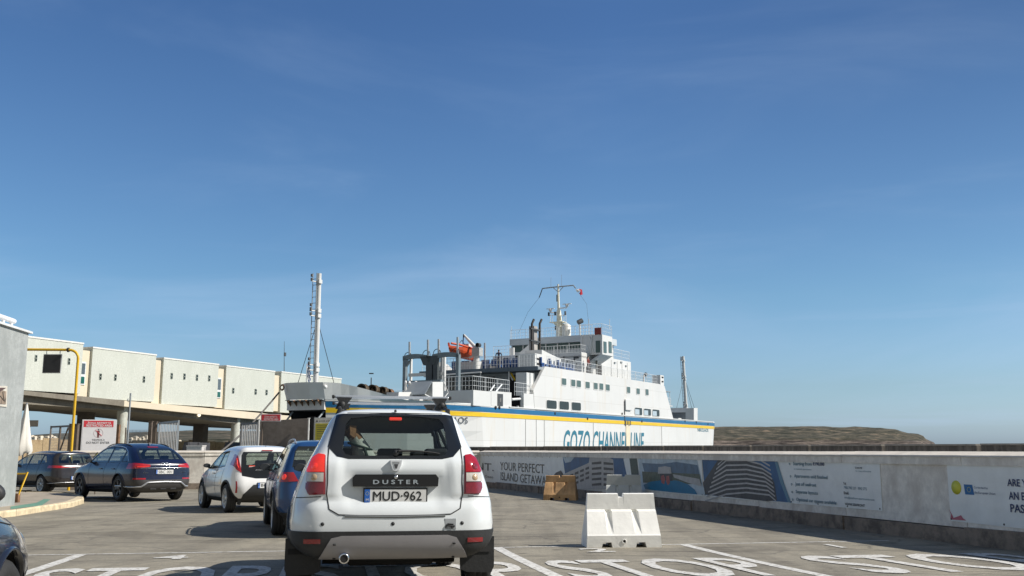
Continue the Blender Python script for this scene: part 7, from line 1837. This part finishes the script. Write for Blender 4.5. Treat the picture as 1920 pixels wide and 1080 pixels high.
mb = MB(); q = atY(128, 657, HY); mb.lathe([(-.03,.09),(.03,.09)], (q.x,HY,top.z), (1,0,0), BLK, 16); mb.lathe([(-.03,.05),(-.03,.09)], (q.x,HY,top.z), (1,0,0), BLK, 16); mb.lathe([(.03,.09),(.03,.05)], (q.x,HY,top.z), (1,0,0), BLK, 16); mb.obj('coupling', t)
t = thing('hanging_panel', 'black panel hanging from the yellow pipe frame', 'sign', (0,0,0)); a = atY(83.5, 665.5, HY); b_ = atY(112.5, 698.5, HY)
mb = MB(); mb.box((a.x-.03,HY-.02,b_.z-.03),(b_.x+.03,HY+.02,a.z+.03), mat('panel_edge', (.6,.6,.58), .5)); mb.box((a.x,HY-.03,b_.z),(b_.x,HY-.02,a.z), mat('panel_black', (.03,.03,.032), .6, 0, .3, 3)); mb.obj('panel', t)
mb = MB(); 
for f in (.12, .92): x = a.x+(b_.x-a.x)*f; mb.tube([(x,HY,a.z),(x,HY,top.z)], .015, SIL, 6)
mb.obj('hanger', t)
# low yellow barrier arm on the island
t = thing('low_rail', 'bent low yellow rail beside the kiosk corner', 'rail', (0,0,0)); A1 = gnd(29, 942, .13); mb = MB()
Yk = A1.y; mb.tube([A1, atY(52, 885, Yk), atY(47, 888.5, Yk), atY(25, 888.5, Yk+.1)], .022, YP, 8); mb.box(A1+Vector((-.08,-.06,0)), A1+Vector((.08,.06,.22)), RUST); mb.obj('rail', t)

# folded white parasol, brown sign, gates, fences, signs
t = thing('folded_parasol', 'tall folded white fabric parasol beside the kiosk', 'parasol', (0,0,0)); Yp = 36.0
c_ = atY(44, 838, Yp); top = atY(45, 758, Yp); lo_ = atY(44, 852, Yp)
mb = MB(); K = 18; vs = []; hh = [(0,.02),(.15,.05),(.4,.10),(.65,.155),(.82,.19),(.93,.20),(1,.15)]
for f, r_ in hh:
    r_ *= 1.45
    z = top.z+(lo_.z-top.z)*f
    for k in range(K): a = 2*math.pi*k/K; rr = r_*(1+.22*math.cos(a*5+f*2)); vs.append((c_.x+rr*math.cos(a), Yp+rr*math.sin(a), z-(.06*math.sin(a*3) if f == 1 else 0)))
mb.add(vs, [(i*K+k, i*K+(k+1)%K, (i+1)*K+(k+1)%K, (i+1)*K+k) for i in range(len(hh)-1) for k in range(K)], mat('canvas_white', (.72,.69,.62), .8, 0, .06, 4), True); mb.obj('canopy', t)
mb = MB(); mb.tube([(c_.x,Yp,-.4),(c_.x,Yp,top.z+.05)], .03, SIL, 8); mb.box((c_.x-.3,Yp-.3,-.4),(c_.x+.3,Yp+.3,-.28), DARK, bev=.02); mb.obj('pole', t)
BRN = mat('brown_steel', (.13,.10,.075), .6, 0, .2, 4)
K9 = 1.36
def sign(label, cat, px0, px1, py0, py1, Y, m_, edge, legs=(), zbase=-.45, name='sign'):
    Y = Y*K9; t = thing(name, label, cat, (0,0,0)); a = atY(px0, py0, Y); b_ = atY(px1, py1, Y); mb = MB(); mb.box((a.x,Y-.02,b_.z),(b_.x,Y+.02,a.z), edge); mb.box((a.x+.03,Y-.026,b_.z+.03),(b_.x-.03,Y-.02,a.z-.03), m_); mb.obj('board', t)
    for px in legs: q = atY(px, py1, Y); m2 = MB(); m2.tube([(q.x,Y+.04,zbase),(q.x,Y+.04,a.z-.05)], .03, BRN, 8); m2.obj('post', t)
    return t, a, b_
sign('small grey brown road sign seen from behind on a dark post', 'sign', 46, 71, 788, 800, 40, mat('sign_back', (.20,.18,.15), .6), BRN, (55,))
t, a, b_ = sign('red and white RESTRICTED AREA DO NOT ENTER board beside the navy car', 'sign', 157.5, 212, 787, 865, 30, mat('sign_white', (.74,.73,.73), .5, 0, .03, 3), mat('sign_white'), (165,206))
SR = mat('sign_red', (.60,.045,.06), .5, 0, .05, 3)
def stext(mb, s, x0, x1, y0, y1, Y, m_, bold=0): Y = Y*K9; p = atY(x0, y1, Y-.03); q = atY(x1, y1, Y-.03); r_ = atY(x0, y0, Y-.03); mb.text(s, (p.x,Y-.0325,p.z), (1,0,0), (0,0,1), r_.z-p.z, m_, w=q.x-p.x, bold=bold)
mb = MB(); YY = 30*K9; p = atY(160, 788.8, YY); q = atY(210.5, 800.8, YY); mb.box((p.x,YY-.030,q.z),(q.x,YY-.0262,p.z), SR); mb.obj('red_band', t)
mb = MB(); stext(mb, 'ŻONA RISTRETTA', 165.5, 206, 790.5, 794.8, 30, FW, .02); stext(mb, 'RESTRICTED AREA', 163.5, 207.5, 796, 800, 30, FW, .02); mb.obj('band_lettering', t)
mb = MB(); stext(mb, 'TIDĦOLX', 172.5, 195, 823, 826.5, 30, INK); stext(mb, 'DO NOT ENTER', 163, 203, 828, 832, 30, INK)
c_ = atY(184.5, 812, YY); r_ = .18; Y6 = YY-.027; mb.tube([(c_.x+r_*math.cos(t_),Y6,c_.z+r_*math.sin(t_)) for t_ in [2*math.pi*k/24 for k in range(25)]], .006, mat('ring_pink', (.5,.35,.35), .5), 5)
mb.tube([(c_.x-.11,Y6-.003,c_.z+.12),(c_.x+.14,Y6-.003,c_.z-.12)], .012, SR, 6)
mb.lathe([(0,.025),(.002,0)], (c_.x,Y6-.003,c_.z+.14), (0,-1,0), INK, 12)
mb.prism([(c_.x+a_*1.36,Y6-.003,c_.z+b2*1.36) for a_, b2 in ((-.04,.075),(.04,.075),(.03,-.01),(.025,-.14),(.008,-.14),(0,-.03),(-.008,-.14),(-.025,-.14),(-.03,-.01))], (0,-.002,0), mat('ink_maroon', (.15,.03,.03), .5))
mb.obj('lettering', t)
pv = Vector((c_.x, YY, 0)); Rz = Matrix.Rotation(R(22), 3, 'Z'); t.location = pv-Rz@pv; t.rotation_euler = (0,0,R(22))
def gate(label, px0, px1, py0l, py0r, Y0, Y1, pyb=850, kind='slat', fr=None, nsl=11):
    """leaf between two ground points; may be swung open (Y0 != Y1)"""
    Y0 *= K9; Y1 *= K9; fr = fr or SGR; a = atY(px0, 838, Y0); b_ = atY(px1, 838, Y1); za = atY(px0, py0l, Y0).z; zb = atY(px1, py0r, Y1).z; zt = (za+zb)/2+.4
    t = thing('metal_gate', label, 'gate', (a.x, Y0, -.4), math.atan2(Y1-Y0, b_.x-a.x), 'gate leaves of the restricted area'); w = math.hypot(b_.x-a.x, Y1-Y0)
    mb = MB()
    for x in (0, w): mb.box((x-.035,-.03,.08),(x+.035,.03,zt), fr)
    for z in (.12, zt-.05): mb.box((.035,-.028,z-.04),(w-.035,.028,z+.04), fr)
    if kind == 'mesh':
        mb.box((w*.48,-.025,.16),(w*.54,.025,zt-.09), fr)
        mb.tube([(w*.12,0,.16),(w*.93,0,zt-.12)], .04, BRN, 6)
    mb.obj('gate_frame', t)
    mb = MB()
    if kind == 'slat':
        for k in range(nsl): x = w*(k+.8)/(nsl+.6); mb.box((x-.035,-.015,.16),(x+.035,.01,zt-.09), mat('slat_pale', (.55,.55,.54), .4, .2))
    else:
        for k in range(14): x = w*(k+.5)/14; mb.box((x-.005,-.006,.16),(x+.005,.0,zt-.09), SGR)
        for k in range(18): z = .2+(zt-.35)*k/18; mb.box((.03,-.009,z-.004),(w-.03,-.006,z+.004), SGR)
    mb.obj('slats' if kind == 'slat' else 'mesh_infill', t); return t
def gpost_(label, px0, px1, py, Y, m_=BRN, d=.2):
    Y *= K9; a = atY(px0, py, Y); b_ = atY(px1, py, Y); mb = MB(); mb.box((a.x,Y-d/2,-.45),(b_.x,Y+d/2,a.z), m_, bev=.012); mb.box((a.x-.015,Y-d/2-.015,a.z-.02),(b_.x+.015,Y+d/2+.015,a.z+.012), m_); o = mb.obj('gate_post'); return tag(o, label, 'post', 'gate posts of the restricted area')
gate('brown open mesh gate leaf with a diagonal brace beside the yellow pipe', 93, 128, 800, 795, 33.5, 32, kind='mesh', fr=BRN)
gpost_('wide brown gate post right behind the yellow pipe', 132, 148, 795, 31.5)
gpost_('brown gate post at the right end of the wire mesh fence', 280, 286.5, 790, 34.5)
gpost_('brown hinge post of the pale slatted gate left of the white car', 288, 295, 791, 34.0)
gate('pale slatted gate leaf swung open behind the navy car', 296.5, 332.5, 792, 787, 34, 31.5, nsl=12)
gpost_('slim white post at the left end of the concrete panel', 484.5, 487.5, 786, 31, mat('post_white', (.7,.7,.68), .5), .08)
gate('grey slatted gate leaf between the round column and concrete panel', 451, 482, 791.5, 792, 32.5, 31.2, nsl=9, fr=mat('gate_dark', (.12,.12,.12), .6))
gpost_('slim white post at the right end of the concrete panel', 578, 580.5, 784, 30.9, mat('post_white'), .08)
gpost_('thick black post between concrete panel and yellow notice', 582, 590, 782, 31.5, DARK)
# fence of wire mesh
a = atY(237, 790, 34.3*K9); b_ = atY(279.5, 790, 34.4*K9); t = thing('mesh_fence', 'fine wire mesh fence between the round column and brown gate post', 'fence', (a.x,34.3*K9,-.4)); w = b_.x-a.x; mb = MB()
for k in range(17): x = w*k/16; mb.box((x-.006,-.006,.05),(x+.006,.006,a.z), SGR)
for k in range(40): z = .1+(a.z-.12)*k/39; mb.box((0,-.012,z-.005),(w,-.006,z+.005), SGR)
mb.obj('wire_mesh', t)
mb = MB(); mb.tube([(0,0,0),(0,0,a.z+.1)], .035, BRN, 8); mb.obj('fence_post', t)
p = atY(238.5, 838, 29.5*K9); q = atY(238.5, 737, 29.5*K9); t = thing('camera_pole', 'very thin grey pole with a small bracket before the round column', 'pole', (p.x,29.5*K9,-.35)); mb = MB(); mb.tube([(0,0,0),(0,0,q.z+.35)], .035, SGR, 6); mb.obj('pole', t); mb = MB(); mb.tube([(0,0,q.z),(-.09,0,q.z-.01),(-.09,0,q.z+.1)], .014, SGR, 6); mb.lathe([(0,.03),(.1,.025),(.1,0)], (-.09,-.02,q.z+.02), (0,0,1), SGR, 8); mb.obj('bracket', t)
a = atY(219, 796, 34.6*K9); mb = MB(); Y_ = 34.6*K9; mb.box((a.x,Y_-.1,-.4),(a.x+.16,Y_+.1,a.z), RUST); mb.box((a.x-.14,Y_-.08,a.z-.2),(a.x,Y_+.02,a.z), RUST); tag(mb.obj('rusty_post'), 'rusty orange steel post standing against the pale round column', 'post')
# concrete panel, red sign, yellow notice
Y_ = 31*K9; a = atY(488.5, 789, Y_); b_ = atY(578, 784, Y_); mb = MB(); mb.prism([(a.x,Y_,-.45),(b_.x,Y_,-.45),(b_.x,Y_,b_.z),(a.x,Y_,a.z-.02)], (0,.12,0), streaky('panel_concrete', (.17,.15,.135), (.13,.115,.10), 1, 3)); o = mb.obj('concrete_panel'); tag(o, 'tall grey concrete panel screening the berth behind the blue car', 'panel')
t, a, b_ = sign('small red RESTRICTED AREA sign above the concrete panel', 'sign', 489.5, 526.5, 776, 790, 30.8, SR, FW, (492,)); mb = MB(); stext(mb, 'ŻONA RISTRETTA', 496, 520, 779, 783, 30.77, FW, .02); stext(mb, 'RESTRICTED AREA', 495, 522, 784.2, 788, 30.77, FW, .02); mb.obj('lettering', t)
t, a, b_ = sign('yellow notice with black text under a white warning heading', 'notice', 589.5, 640, 783, 870, 30.6, mat('notice_white', (.50,.50,.47), .5), SIL, (600,632)); mb = MB(); Y7 = 30.6*K9; p = atY(592, 794, Y7); q = atY(637, 860, Y7); mb.box((p.x,Y7-.032,q.z),(q.x,Y7-.027,p.z), mat('notice_yellow', (.50,.45,.04), .5))
mb.obj('yellow_panel', t); mb = MB(); stext(mb, 'AVVIŻ IMPORTANTI', 598, 636, 787.5, 791, 30.56, INK, .02); q = atY(594.5, 791, Y7); mb.prism([(q.x-.05,Y7-.03,q.z),(q.x+.05,Y7-.03,q.z),(q.x,Y7-.03,q.z+.09)], (0,-.002,0), INK)
for k in range(15):
    y = 796+k*4.1; rnd = random.Random(k); x1 = 634-rnd.random()*10; p = atY(594, y+2.0, Y7); q = atY(x1, y, Y7); mb.box((p.x,Y7-.038,p.z),(q.x,Y7-.034,q.z), mat('text_line_ink', (.20,.19,.05), .6))
mb.obj('text_lines', t)
# little warning triangle near the navy car
t = thing('warning_sign', 'small yellow warning triangle with a black rim behind the navy car bonnet', 'sign', (0,0,0)); c_ = atY(182, 855, 34.0); mb = MB(); s_ = .16
mb.prism([(c_.x-s_,34.0,c_.z-.08),(c_.x+s_,34.0,c_.z-.08),(c_.x,34.0,c_.z+.14)], (0,.01,0), INK); mb.prism([(c_.x-s_*.6,33.99,c_.z-.05),(c_.x+s_*.6,33.99,c_.z-.05),(c_.x,33.99,c_.z+.085)], (0,.01,0), mat('warn_yellow', (.65,.6,.05), .5)); mb.obj('plate', t)
mb = MB(); mb.tube([(c_.x,34.03,-.4),(c_.x,34.03,c_.z)], .02, BRN, 6); mb.obj('post', t)
